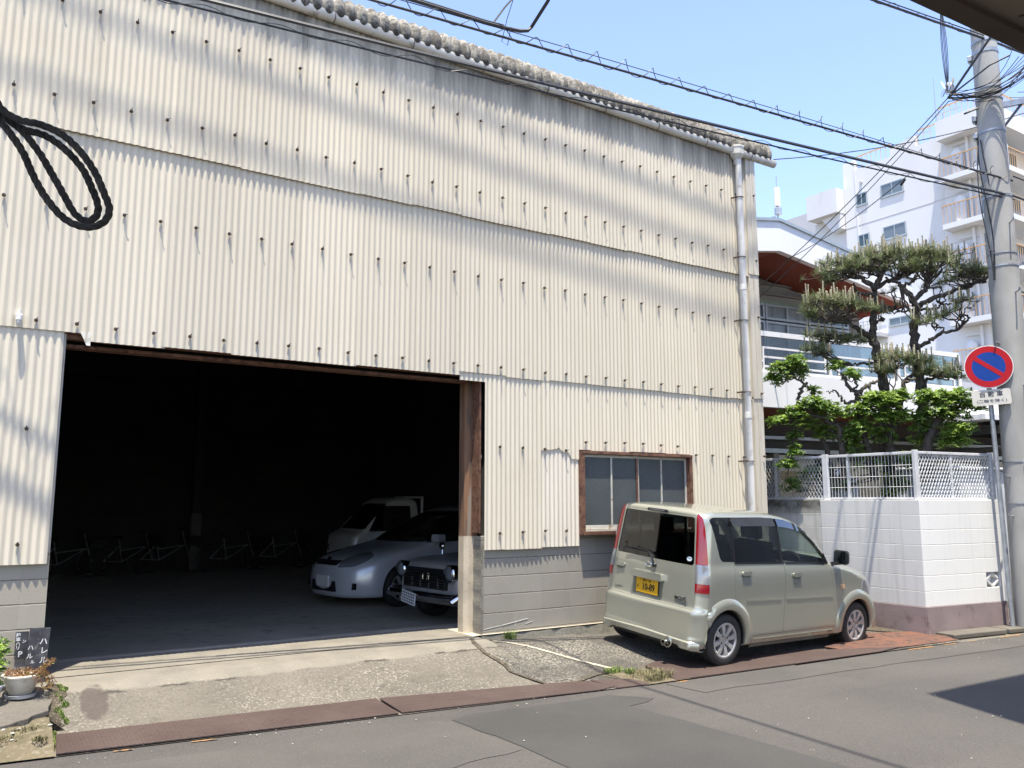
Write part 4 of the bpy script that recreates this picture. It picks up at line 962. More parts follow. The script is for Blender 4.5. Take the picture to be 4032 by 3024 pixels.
# gabled fascia: apex then falling to the right, and to the left
au = .64; fa = [(-4.5, 5.20, 5.80), (au, 5.88, 6.46), (4.02, 5.222, 5.76), (4.9, 5.05, 5.59)]
b = MB()
for (u0, a0, t0), (u1, a1, t1) in zip(fa[:-1], fa[1:]):
    if u1 > 4.1: continue
    b.add([hp(u0, 0, a0), hp(u1, 0, a1), hp(u1, 0, t1), hp(u0, 0, t0), hp(u0, .12, a0), hp(u1, .12, a1), hp(u1, .12, t1), hp(u0, .12, t0)], [(0, 1, 2, 3), (5, 4, 7, 6), (0, 4, 5, 1), (3, 2, 6, 7), (0, 3, 7, 4), (1, 5, 6, 2)])
PH(b.build('fascia', M['hall_white']))
b = MB()
for (u0, a0, t0), (u1, a1, t1) in zip(fa[:2], fa[1:3]):
    b.add([hp(u0, -.03, t0-.03), hp(u1, -.03, t1-.03), hp(u1, -.03, t1+.025), hp(u0, -.03, t0+.025), hp(u0, .2, t0-.03), hp(u1, .2, t1-.03), hp(u1, .2, t1+.025), hp(u0, .2, t0+.025)], [(0, 1, 2, 3), (5, 4, 7, 6), (0, 4, 5, 1), (3, 2, 6, 7), (0, 3, 7, 4), (1, 5, 6, 2)])
PH(b.build('roof_flashing', M['alum']))
b = MB()
for (u0, a0, t0), (u1, a1, t1) in zip(fa[:2], fa[1:3]):
    b.add([hp(u0, .12, a0+.01), hp(u1, .12, a1+.01), hp(u1, 1.25, a1+.01), hp(u0, 1.25, a0+.01)], [(0, 1, 2, 3)])
b.add([hp(3.2, .12, 5.39), hp(4.02, .12, 5.225), hp(4.02, 6, 5.225), hp(3.2, 6, 5.39)], [(0, 1, 2, 3)])
PH(b.build('soffit', M['soffit']))
b = MB()
for (u0, a0, t0), (u1, a1, t1) in zip(fa[:2], fa[1:3]):
    b.add([hp(u0, .0, t0), hp(u1, .0, t1), hp(u1, 9, t1), hp(u0, 9, t0)], [(0, 1, 2, 3)])
b.add([hp(4.02, .12, 5.23), hp(4.02, 9, 5.23), hp(4.02, 9, 5.76), hp(4.02, .12, 5.76)], [(0, 1, 2, 3)])
PH(b.build('hall_roof', M['hall_white']))
b = MB(); b.add([hp(-1.5, 5, 6.55), hp(-.35, 5, 6.72), hp(.9, 5, 6.5), hp(.9, 5, 6.0), hp(-1.5, 5, 6.0), hp(-1.5, 6, 6.55), hp(-.35, 6, 6.72), hp(.9, 6, 6.5), hp(.9, 6, 6), hp(-1.5, 6, 6)], [(0, 1, 2, 3, 4), (9, 8, 7, 6, 5), (0, 5, 6, 1), (1, 6, 7, 2), (2, 7, 8, 3)]); PH(b.build('rear_gable', M['hall_wall']))
# balcony: white apron wall, floor slab, railing
b = MB(); hbox(b, -1.2, 9.6, 0, .12, 3.05, 3.66); PH(b.build('balcony_apron', M['hall_white']))
b = MB(); hbox(b, -1.2, 9.6, .12, 1.2, 3.42, 3.6); PH(b.build('balcony_floor', M['soffit']))
b = MB(); hbox(b, -1.2, 9.6, .12, 9, 3.052, 3.09); PH(b.build('lower_soffit', M['soffit']))
def hrail(u0, u1, z, h, w=.04, v=.03): b = MB(); hbox(b, u0, u1, v, v+w, z, z+h); PH(b.build('railing', M['hall_white']))
hrail(.0, 5.3, 4.30, .09, .07); hrail(.0, 5.3, 3.66, .045)
for u in (.0, 1.72, 3.5, 5.25): b = MB(); hbox(b, u, u+.055, .02, .09, 3.66, 4.34); PH(b.build('rail_post', M['hall_white']))
for u0, u1, zt in ((.16, 1.62, 4.10), (1.95, 3.4, 4.06), (3.7, 5.1, 4.02)):
    b = MB()
    hbox(b, u0, u0+.035, .035, .065, zt-.48, zt+.015)
    for k in range(4): hbox(b, u0+(.035 if k < 4 else 0), u1, .035, .065, zt-.165*k-.02, zt-.165*k+.015) if k < 4 else None
    hbox(b, u1, u1+.035, .035, .065, zt-.36, zt+.13); hbox(b, u0-.14, u0, .035, .065, zt-.26, zt-.225)
    PH(b.build('rail_fretwork', M['hall_white']))
b = MB(); hbox(b, .06, 5.25, .05, .056, 3.70, 4.30); PH(b.build('balcony_screen', glass_mat('screen_glass', (.50, .60, .60), .12, .1)))
# upper windows: transoms over sliding doors
def hwin(u0, u1, z0, z1, m, v=1.2):
    b = MB(); t = .045
    hbox(b, u0, u1, v-.05, v+.03, z1-t, z1); hbox(b, u0, u1, v-.05, v+.03, z0, z0+t); hbox(b, u0, u0+t, v-.05, v+.03, z0+t, z1-t); hbox(b, u1-t, u1, v-.05, v+.03, z0+t, z1-t)
    hbox(b, (u0+u1)/2-.02, (u0+u1)/2+.02, v-.055, v+.02, z0+t, z1-t)
    f = PH(b.build('window', M['alum'])); b = MB(); hbox(b, u0+t, u1-t, v-.02, v-.005, z0+t, z1-t); o = b.build('pane', m); o.parent = f; o.matrix_parent_inverse = f.matrix_world.inverted() if False else Matrix.Identity(4)
    o.matrix_parent_inverse = Matrix.Identity(4); return f
for k in range(3):
    u0 = .20+k*1.12; hwin(u0, u0+1.10, 4.93, 5.24, M['curtain'] if k % 2 else M['hall_glass']); hwin(u0, u0+1.10, 3.66, 4.90, M['curtain'])
b = MB(); hbox(b, -1.2, 3.9, 1.17, 1.20, 5.24, 5.31); PH(b.build('eave_band', plain('pale_green', (.30, .38, .26), .6)))
# ground floor: deep shade put into the wall colour, dark glazing between pale piers
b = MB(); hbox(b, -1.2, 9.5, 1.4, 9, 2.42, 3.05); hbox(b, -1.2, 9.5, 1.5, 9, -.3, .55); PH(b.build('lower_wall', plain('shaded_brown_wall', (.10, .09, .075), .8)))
b = MB(); hbox(b, -1.2, 9.5, 1.25, 1.38, 2.36, 2.44); hbox(b, -1.2, 9.5, 1.25, 1.38, 2.62, 2.68); PH(b.build('door_rail', M['alum']))
for u in (-.9, 1.5, 3.0, 5.6, 7.6):
    b = MB(); hbox(b, u, u+.14, 1.3, 1.5, -.3, 2.45); PH(b.build('pier', M['hall_wall']))
b = MB(); hbox(b, -1.2, 9.5, 1.52, 1.56, .55, 2.42); PH(b.build('shopfront_glass', M['dark_glass']))
b = MB(); hbox(b, .1, 2.2, 1.42, 1.47, 1.86, 2.02); PH(b.build('yellow_board', plain('yellow_board', (.35, .22, .03), .5)))
b = MB(); hbox(b, 5.0, 9.5, -1.5, .0, 2.70, 2.86); hbox(b, 5.0, 9.5, -1.5, 0, 2.42, 2.46); PH(b.build('entrance_canopy', plain('dark_canopy', (.05, .047, .045), .7)))
b = MB(); hbox(b, 4.6, 9.5, -.9, .0, 2.95, 3.05); PH(b.build('canopy_flashing', M['hall_white']))
# mobile-phone mast on the hall roof
def mast(label, base, h, r, parts):
    t = thing('antenna_mast', label, 'antenna', base); b = MB(); b.tube([base, (base[0], base[1], base[2]+h)], r, 8); PW(b.build('mast', M['galv']), t, base)
    for nm, p, q, rr, m in parts:
        b = MB(); b.tube([p, q], rr, 8); PW(b.build(nm, m), t, base)
mb = Vector((58.5, 46.5, 25.3))
mast('slim mobile-phone antenna mast with a white cylinder on top, beyond the hall roof', tuple(mb), 3.9-1.6, .09, [('antenna', mb+Vector((0, 0, 3.9-1.7)), mb+Vector((0, 0, 3.9)), .26, M['white_paint']), ('lightning_rod', mb+Vector((0, 0, 3.9)), mb+Vector((0, 0, 3.9+1.1)), .04, M['galv']), ('equipment_box', mb+Vector((.0, -.05, 3.9-2.5)), mb+Vector((0, -.05, 3.9-1.9)), .32, M['galv']), ('equipment_box', mb+Vector((-.1, .4, 3.9-3.1)), mb+Vector((-.1, .4, 3.9-2.6)), .2, M['galv'])])
# white crates/sheds in the garden, seen through the fence
M['shed'] = mat('shed_white', (.60, .63, .66), .5, c2=(.42, .45, .48), scale=3)
b = MB(); b.box(13.0, 14.6, 7.2, 8.2, -.2, 1.95); b.box(12.95, 14.65, 7.15, 8.25, 1.95, 2.0); tag(b.build('garden_shed', M['shed'], bevel=.02), 'pale garden shed standing behind the expanded-metal fence', 'shed')
b = MB(); b.box(12.1, 12.7, 7.0, 7.45, -.2, 1.72); b.box(12.12, 12.68, 6.99, 7.0, .1, 1.6); tag(b.build('locker', M['shed'], bevel=.02), 'low whitish locker left of the pale garden shed', 'locker')
b = MB(); b.box(11.2, 11.7, 8.0, 8.4, -.2, 1.8); b.lathe([(.22, 1.8), (.2, 1.87), (.1, 1.93), (.02, 1.95)], 20, Matrix.Translation((11.45, 8.2, 0))); tag(b.build('drum', M['shed'], smooth=True), 'whitish drum standing in the shade behind the bar fence', 'drum')

# ================================================================== BLOCK OF FLATS
FX = 49.4
flats = thing('apartment_block', 'tall white block of flats with wrap-around corner balconies and orange roof railings', 'building', (FX, 25, -.25))
def PF(o, par=None): return PW(o, par or flats, (FX, 25, -.25))
M['flat_white'] = mat('flat_white', (.72, .72, .715), .8, c2=(.63, .63, .62), scale=.25, stretch=(1, 1, .25), c3=(.52, .50, .46), s3=.8, lo3=.62, hi3=.78)
M['flat_grey'] = mat('flat_grey', (.48, .48, .48), .8, c2=(.42, .42, .42), scale=.3)
M['orange_rail'] = mat('orange_rail', (.60, .34, .15), .6, c2=(.52, .36, .2), scale=2)
YC = 24.6      # south face
b = MB()
prof = [(33.6, -.3), (33.6, 24.70), (32.75, 24.76), (32.65, 24.02), (30.05, 24.02), (30.03, 24.62), (28.28, 24.82), (28.27, 24.10), (26.42, 24.12), (26.38, 24.70), (YC, 24.72), (YC, -.3)]
b.prism(prof, lambda y, z: (FX, y, z), lambda y, z: (FX+.3, y, z)); PF(b.build('side_wall', M['flat_white']))
b = MB(); b.box(FX+.3, 90, YC, YC+.3, -.3, 24.1); b.box(FX+.3, 90, 33.3, 33.6, -.3, 24.1); b.box(FX+.3, 90, YC+.3, 33.3, 23.8, 24.05); PF(b.build('main_walls', M['flat_white']))
b = MB(); b.box(FX-.04, FX, 32.63, 32.72, -.2, 24.0); PF(b.build('drainpipe', M['flat_white']))
b = MB(); b.box(FX-.015, FX, 24.7, 33.6, 20.02, 20.06); b.box(FX-.015, FX, 24.7, 33.6, 17.05, 17.09); PF(b.build('wall_joint', M['flat_grey']))
# roof canopy over the corner
b = MB(); b.box(FX-1.0, 90, YC-1.7, 26.35, 23.45, 23.9); b.box(FX-1.0, FX+.0, YC-1.7, 26.35, 23.9, 24.7); b.box(FX, 90, YC-1.7, YC-1.5, 23.9, 24.55); PF(b.build('roof_canopy', M['flat_white']))
def rail(p, q, h, name='roof_railing', step=.35):
    p = Vector(p); q = Vector(q); n = max(1, int((q-p).length/step)); b = MB(); U = Vector((0, 0, h))
    b.bar(p+U, q+U, .07, .07)
    for i in range(n+1): a = p.lerp(q, i/n); b.bar(a, a+U, .025, .025)
    PF(b.build(name, M['orange_rail']))
rail((FX+.2, 30.1, 24.02), (FX+.2, 32.6, 24.02), .95); rail((FX+.2, 26.5, 24.1), (FX+.2, 28.2, 24.1), 1.05); rail((FX-.6, YC-1.2, 24.7), (FX-.6, 26.3, 24.7), .95); rail((FX-.5, YC-1.5, 24.6), (70, YC-1.5, 24.6), 1.0)
for p, h in (((FX+1.5, 27.6, 24.1), 4.8),): b = MB(); b.tube([p, (p[0], p[1], p[2]+h)], [.05, .02], 6); PF(b.build('mast', M['galv']))
for x, y, h, w in ((FX+1, 26.9, 1.9, 2.2), (FX+.8, 28.5, 1.0, 1.6)):
    b = MB(); z0 = 24.1; b.tube([(x, y, z0), (x, y, z0+h)], .035, 5); b.bar((x, y-w/2, z0+h), (x, y+w/2, z0+h+.1), .03, .03)
    for k in range(11): yy = y-w/2+w*k/10; b.bar((x-.25, yy, z0+h+.1*k/10), (x+.25, yy, z0+h+.1*k/10), .02, .02)
    PF(b.build('aerial', M['galv']))
# balconies per floor
for k, zt in enumerate((21.05, 18.07, 15.10, 12.10, 9.10, 6.1, 3.1)):
    b = MB(); b.box(FX-1.0, FX+.0, YC-1.7, 26.35, zt-.32, zt-.0); b.box(FX, 90, YC-1.7, YC, zt-.32, zt); PF(b.build('balcony_slab', M['flat_white']))
    b = MB(); b.box(FX-1.0, FX+.35, YC-1.72, YC-1.58, zt, zt+1.25); b.box(FX+3.4, FX+4.2, YC-1.72, YC-1.58, zt-.1, zt+1.25); b.box(FX+9, FX+10, YC-1.72, YC-1.58, zt-.1, zt+1.25); PF(b.build('balcony_panel', M['flat_white']))
    rail((FX-.97, YC-1.6, zt), (FX-.97, 26.3, zt), 1.15, 'balcony_railing', .25)
    rail((FX+.4, YC-1.65, zt), (FX+3.4, YC-1.65, zt), 1.15, 'balcony_railing', .25); rail((FX+4.2, YC-1.65, zt), (FX+9, YC-1.65, zt), 1.15, 'balcony_railing', .25)
    b = MB(); b.tube([(FX-.35, 25.5, zt), (FX-.35, 25.5, zt+1.5), (FX-.35, 25.5, zt+1.75)], [.33, .33, .12], 14); PF(b.build('water_heater', M['flat_white'], smooth=True))
    b = MB(); b.tube([(FX-.2, 24.95, zt), (FX-.2, 24.95, zt+2.6)], .09, 10); b.bar((FX-.2, 24.95, zt+2.1), (FX-.2, 25.9, zt+2.1), .06, .06); PF(b.build('flue', M['flat_white'], smooth=True))
    b = MB(); b.box(FX+.32, FX+5, YC-.03, YC-.005, zt+.05, zt+2.2); PF(b.build('balcony_door', M['hall_glass']))
def fwin(y0, y1, z0, z1, m, small=False):
    b = MB(); t = .07
    b.box(FX-.06, FX+.02, y0, y1, z1-t, z1); b.box(FX-.08, FX+.02, y0-.04, y1+.04, z0-.04, z0+t); b.box(FX-.06, FX+.02, y0, y0+t, z0+t, z1-t); b.box(FX-.06, FX+.02, y1-t, y1, z0+t, z1-t); b.box(FX-.06, FX+.02, (y0+y1)/2-.03, (y0+y1)/2+.03, z0+t, z1-t)
    f = PF(b.build('window', M['alum'])); b = MB(); b.box(FX-.03, FX-.01, y0+t, (y0+y1)/2-.03, z0+t, z1-t); b.box(FX-.03, FX-.01, (y0+y1)/2+.03, y1-t, z0+t, z1-t)
    o = b.build('pane', m); o.parent = f
M['flat_pane'] = plain('flat_pane', (.16, .20, .22), .12, spec=.7); M['flat_pane2'] = plain('flat_pane2', (.05, .08, .085), .12, spec=.7)
for z1 in (22.28, 19.37, 16.3, 13.21, 10.2, 7.2, 4.2):
    if z1 not in (16.3,): fwin(29.25, 30.84, z1-.9 if z1 > 14 else z1-.55, z1, M['flat_pane'])
    if z1 > 16: fwin(31.86, 32.68, z1-.92, z1-.04, M['flat_pane2'])
b = MB(); b.tube([(FX-.08, 32.25, 22.95), (FX+.0, 32.25, 22.95)], .11, 10); PF(b.build('vent', M['flat_grey']))
b = MB(); b.bar((FX-.05, 33.2, 13.1), (FX-.05, 31.0, 13.1), .03, .03)
for k in range(8): b.bar((FX-.9, 31+.28*k, 12.3), (FX-.9, 31+.28*k, 13.1), .03, .03)
b.bar((FX-.9, 31, 13.1), (FX-.9, 33.2, 13.1), .05, .05); b.box(FX-.95, FX, 31, 33.2, 12.0, 12.25); PF(b.build('stair_landing', M['flat_grey']))
# projecting box with a wedge beneath, further back on the same side
b = MB(); b.box(FX-.9, FX+2, 33.62, 36.05, 21.15, 22.9); PF(b.build('projecting_box', M['flat_white']))
b = MB(); b.prism([(33.65, 21.14), (35.2, 21.14), (34.3, 19.9), (33.65, 20.05)], lambda y, z: (FX-.5, y, z), lambda y, z: (FX+2, y, z)); b.box(FX+.2, FX+2, 33.6, 36.2, 12, 21.14); PF(b.build('box_support', M['flat_white']))
# grey annexe behind to the left
ax = thing('annexe_building', 'grey building with a stepped roof rising behind the hall, left of the white flats', 'building', (58, 46, -.25))
def PA(o): return PW(o, ax, (58, 46, -.25))
b = MB(); b.prism([(41.6, -.3), (41.6, 25.3), (60, 25.3), (60, -.3)], lambda y, z: (57, y, z), lambda y, z: (75, y, z)); PA(b.build('wall', M['flat_grey']))
b = MB(); b.box(57.0, 62, 41.6, 42.3, 25.31, 25.7); PA(b.build('roof_edge', M['flat_grey']))
b = MB(); b.box(52, 56.8, 34.5, 37.7, -.3, 21.3); PA(b.build('stair_tower', M['flat_white']))
# low blue shop sign and tree far right behind the pole
tag(MB().box(30, 33, 13.5, 13.7, 5.0, 5.5).build('shop_sign', plain('sign_blue2', (.03, .2, .65), .5), bevel=.01), 'small blue sign board far off right of the electricity pole', 'sign')
hs = thing('far_house', 'low grey-roofed house behind the garden, between pine trunks and the pole', 'house', (24, 12, -.25))
b = MB(); b.box(22, 34, 11, 17, -.3, 4.0); PW(b.build('wall', M['flat_white']), hs, (24, 12, -.25))
b = MB(); b.prism([(10.6, 4.0), (14, 5.2), (17.4, 4.0)], lambda y, z: (21.6, y, z), lambda y, z: (34.4, y, z)); PW(b.build('roof', plain('grey_tile', (.16, .165, .18), .7)), hs, (24, 12, -.25))

# ================================================================== ROOF CANOPY OVER THE VIEWER, OTHER STREET SIDE
M['canopy_soffit'] = mat('canopy_soffit', (.34, .29, .22), .9, c2=(.27, .23, .175), scale=1.2, c3=(.06, .05, .04), s3=9, lo3=.66, hi3=.72)
M['canopy_edge'] = mat('canopy_edge', (.07, .05, .035), .7, c2=(.10, .075, .05), scale=3)
can = thing('porch_canopy', 'dark-edged porch canopy overhead, its corner cutting across the top right', 'canopy', (2.5, 1.2, 3.0))
cdv = Vector((.627, -.04, 0)).normalized(); cnv = Vector((-cdv.y, cdv.x, 0)); c0v = Vector((2.327, 1.319, 0))
def cp(u, v, z): p = c0v+cdv*u-cnv*v; return Vector((p.x, p.y, z))
b = MB(); b.prism([(-4.5, 0), (7, 0), (7, .068), (-4.5, .068)], lambda u, v: cp(u, v, 3.0), lambda u, v: cp(u, v, 3.16)); PW(b.build('edge_beam', M['canopy_edge']), can, (2.5, 1.2, 3.0))
b = MB(); b.prism([(-4.5, .068), (7, .068), (7, 4), (-4.5, 4)], lambda u, v: cp(u, v, 3.02), lambda u, v: cp(u, v, 3.15)); PW(b.build('soffit', M['canopy_soffit']), can, (2.5, 1.2, 3.0))
b = MB(); pts = [cp(.42, .10, 3.019), cp(.45, .16, 3.019), cp(.52, .22, 3.019), cp(.60, .30, 3.019), cp(.62, .5, 3.019)]
b.tube(pts, [.004, .006, .005, .006, .004], 5); b.tube([cp(.62, .10, 3.019), cp(.57, .12, 3.019), cp(.50, .115, 3.019)], .004, 5); PW(b.build('crack', M['canopy_edge']), can, (2.5, 1.2, 3.0))
nh = thing('street_house', 'house across the street, outside the frame, whose roof corner shades the road', 'house', (12, 0, -.25))
def PN(o): return PW(o, nh, (12, 0, -.25))
rc = Vector((7.28, 4.395, -.25))+Vector((TOSUN.x, TOSUN.y, TOSUN.z))/TOSUN.z*8.0
e1 = Vector((1.58, -.04, 0)).normalized(); e2 = Vector((-.35, -.96, 0)).normalized()
q0 = rc; q1 = rc+e1*14; q3 = rc+e2*3.2; q2 = q3+e1*16
b = MB(); U = Vector((0, 0, .15)); b.add([q0, q1, q2, q3, q0+U, q1+U, q2+U, q3+U], [(0, 1, 2, 3), (7, 6, 5, 4), (0, 4, 5, 1), (1, 5, 6, 2), (2, 6, 7, 3), (3, 7, 4, 0)]); PN(b.build('roof_slab', M['flat_grey']))
b = MB(); b.box(9.2, 19, -.6, 1.7, -.26, rc.z); PN(b.build('wall', M['flat_white']))
# black cord loops hanging from the canopy edge
def cord():
    t = thing('hanging_cord', 'black twisted cord hanging in a double loop close to the viewer at the left', 'cord', (-.05, 1.25, 3.0))
    k = 4032/2212
    def rp(x, y, d):
        r = FW+RT*((x*k-2016)/3250)-UP*((y*k-1512)/3250); return Vector((0, 0, 1.46))+r*d
    loops = [[(-75, -60), (-50, 60), (-25, 160), (-2, 228), (40, 258), (85, 268), (130, 288), (172, 325), (205, 372), (226, 420), (236, 452), (226, 478), (198, 490), (165, 486), (132, 466), (100, 428), (74, 384), (50, 330), (20, 285), (-15, 240), (-60, 150), (-85, 0)],
             [(-90, -60), (-62, 60), (-35, 160), (-8, 235), (45, 276), (95, 292), (140, 322), (178, 365), (200, 410), (212, 448), (205, 470), (185, 477), (162, 462), (140, 425), (112, 375), (85, 330), (50, 285), (10, 250), (-40, 180), (-95, 0)]]
    for li, lp in enumerate(loops):
        P0 = [rp(x, y, 1.16+.02*li+.0004*(i*7 % 5)) for i, (x, y) in enumerate(lp)]
        # resample with Catmull-Rom
        pts = []
        for i in range(len(P0)-1):
            a, b_, c, d = P0[max(i-1, 0)], P0[i], P0[i+1], P0[min(i+2, len(P0)-1)]
            for j in range(10):
                t_ = j/10; pts.append(.5*((2*b_)+(-a+c)*t_+(2*a-5*b_+4*c-d)*t_**2+(-a+3*b_-3*c+d)*t_**3))
        b = MB(); s = 0; cum = [0]
        for p, q in zip(pts, pts[1:]): cum.append(cum[-1]+(q-p).length)
        for st in range(3):
            sp = []
            for i, p in enumerate(pts):
                dd = (pts[min(i+1, len(pts)-1)]-pts[max(i-1, 0)]).normalized(); u = dd.cross(FW).normalized(); w = dd.cross(u)
                ph = 2*math.pi*cum[i]/.034+st*2.094; sp.append(p+(u*math.cos(ph)+w*math.sin(ph))*.0021)
            b.tube(sp, .0034, 6)
        PW(b.build('loop', M['cord'], smooth=True), t, (-.05, 1.25, 3.0))
M['cord'] = mat('black_cord', (.018, .016, .015), .8, c2=(.05, .045, .04), scale=60, bump=.4, bscale=400, bdist=.002)
cord()
# ================================================================== GARDEN TREES
M['pine_bark'] = mat('pine_bark', (.10, .082, .068), .95, c2=(.045, .037, .032), scale=22, detail=8, bump=1, bscale=60, bdist=.02, c3=(.17, .15, .13), s3=30, stretch=(1, 1, .6))
M['pine_twig'] = mat('pine_twig', (.055, .045, .038), .95, c2=(.10, .085, .07), scale=30)
def leafmat(name, c1, c2, c3, rough=.55, tr=.25):
    m, nt, p = newmat(name); b = NB(nt)
    g = nt.nodes.new('ShaderNodeNewGeometry')
    c = b.mix(g.outputs['Random Per Island'], c1, c2)
    c = b.mix(b.rng(g.outputs['Random Per Island'], .86, .9), c, c3)
    b.L.new(c, p.inputs['Base Color']); p.inputs['Roughness'].default_value = rough
    t = nt.nodes.new('ShaderNodeBsdfTranslucent'); b.L.new(c, t.inputs[0])
    ms = nt.nodes.new('ShaderNodeMixShader'); ms.inputs[0].default_value = tr
    b.L.new(p.outputs[0], ms.inputs[1]); b.L.new(t.outputs[0], ms.inputs[2]); b.L.new(ms.outputs[0], nt.nodes['Material Output'].inputs[0]); return m
M['needles'] = leafmat('pine_needles', (.11, .15, .055), (.20, .245, .095), (.33, .33, .15), .5, .15)
M['candle'] = leafmat('pine_candle', (.42, .38, .27), (.34, .34, .20), (.50, .42, .30), .8, .05)
M['leaf'] = leafmat('glossy_leaf', (.085, .165, .03), (.19, .30, .055), (.33, .43, .13), .32, .35)
M['leaf_young'] = leafmat('young_leaf', (.24, .37, .06), (.34, .47, .10), (.44, .54, .2), .35, .4)

ZK = 1132/2087.0
def zp(x, y, d):     # place traced at distance d (metres along the view axis) - sizes stay metric
    r = FW+RT*((2900+x*ZK-2016)/3250)-UP*((800+y*ZK-1512)/3250); return Vector((0, 0, 1.46))+r*d
def crook(pts, rnd_, amp, n=5):
    out = []
    for i in range(len(pts)-1):
        a, c, d, e = pts[max(i-1, 0)], pts[i], pts[i+1], pts[min(i+2, len(pts)-1)]
        for j in range(n):
            t = j/n; q = .5*((2*c)+(-a+d)*t+(2*a-5*c+4*d-e)*t*t+(-a+3*c-3*d+e)*t**3)
            k = amp if (i or j) else 0
            out.append(q+Vector((rnd_.gauss(0, k), rnd_.gauss(0, k), rnd_.gauss(0, k))))
    out.append(pts[-1]); return out
def limb(b, pts, r0, r1, rnd_, amp=.012, n=5, seg=8):
    pp_ = crook(pts, rnd_, amp, n); N = len(pp_)
    b.tube(pp_, [(r0+(r1-r0)*i/(N-1))*(1+.10*math.sin(i*1.9)) for i in range(N)], seg); return pp_
def tuft(b, p, d, rnd_, n=24, L=.125, w=.0019):
    d = d.normalized(); u = d.orthogonal().normalized(); v = d.cross(u)
    for _ in range(n):
        a = rnd_.uniform(0, 6.283); sp = rnd_.uniform(.15, .95); s = p+d*rnd_.uniform(-.05, .02)
        dr = (d*math.cos(sp)+(u*math.cos(a)+v*math.sin(a))*math.sin(sp)); l = L*rnd_.uniform(.7, 1.15)
        e = s+dr*l+Vector((0, 0, -.012*rnd_.random())); sd = dr.cross(Vector((rnd_.uniform(-1, 1), rnd_.uniform(-1, 1), rnd_.uniform(-1, 1)))).normalized()*w
        b.add([s-sd, s+sd, e+sd*.5, e-sd*.5], [(0, 1, 2, 3)])
def pad(bt, bn, bc, c, rx, ry, rz, n, anchor, rnd_, candles=.35, L=.12):
    """cloud-pruned pad: crooked twigs from the limb end, tufts on the twigs, candles standing up"""
    nt_ = max(3, n//5); tips = []
    for k in range(nt_):
        a = rnd_.uniform(0, 6.283); q = math.sqrt(rnd_.random())
        t = c+Vector((rx*q*math.cos(a), ry*q*math.sin(a), rz*rnd_.uniform(-.6, .5)*(1-q*.4)))
        base = anchor[rnd_.randrange(len(anchor))]
        mid = base.lerp(t, .5)+Vector((rnd_.gauss(0, .04), rnd_.gauss(0, .04), -.03+rnd_.gauss(0, .03)))
        limb(bt, [base, mid, t], .016, .006, rnd_, .014, 4, 5); tips.append(t)
    for k in range(n):
        t = tips[k % nt_]; p = t+Vector((rnd_.gauss(0, .085), rnd_.gauss(0, .085), rnd_.gauss(.02, .05)*rz/.15))
        bt.tube([t, t.lerp(p, .6)+Vector((rnd_.gauss(0, .012), 0, -.01)), p], [.007, .006, .005], 4)
        up = Vector((rnd_.gauss(0, .55), rnd_.gauss(0, .55), rnd_.uniform(.25, 1.1))); tuft(bn, p, up, rnd_, L=L)
        if rnd_.random() < candles*1.4 and p.z > c.z-.02:
            h = rnd_.uniform(.08, .20); q = p+Vector((rnd_.gauss(0, .008), rnd_.gauss(0, .008), h))
            bc.tube([p, p.lerp(q, .85), q, q+Vector((0, 0, .012))], [.011, .010, .012, .005], 5)
            for _ in range(5):
                a = rnd_.uniform(0, 6.28); e = q+Vector((.02*math.cos(a), .02*math.sin(a), .015)); bc.add([q+Vector((-.003, 0, 0)), q+Vector((.003, 0, 0)), e], [(0, 1, 2)])
def pine(label, D, trunk, limbs, pads, seed, r0=.092):
    rn = random.Random(seed); root = thing('pine_tree', label, 'pine tree', tuple(zp(*trunk[0], D)), 'cloud-pruned pines behind the garden wall'); L = tuple(root.location)
    b = MB(); tp = [zp(x, y, D) for x, y in trunk]; base = tp[0].copy(); base.z = -.25; base.x += .05
    limb(b, [base]+tp, r0, r0*.38, rn, .010, 6, 12)
    bt = MB(); ends = {}
    for nm, pts, ra, rb, dd in limbs:
        P0 = [zp(x, y, D+dd*i/(len(pts)-1)) for i, (x, y) in enumerate(pts)]
        pp_ = limb(b, P0, ra, rb, rn, .012, 6, 7); ends[nm] = pp_[len(pp_)//2:]
    PW(b.build('trunk', M['pine_bark'], smooth=True, angle=70), root, L)
    bn = MB(); bc = MB()
    for nm, x, y, rx, ry, rz, n, dd, cd in pads:
        c = zp(x, y, D+dd); anch = ends.get(nm) or [tp[-1]]
        pad(bt, bn, bc, c, rx, ry, rz, n, anch, rn, cd)
    PW(bt.build('twigs', M['pine_twig'], fix=False), root, L); PW(bn.build('needles', M['needles'], fix=False), root, L); PW(bc.build('candles', M['candle'], fix=False), root, L)
    return root
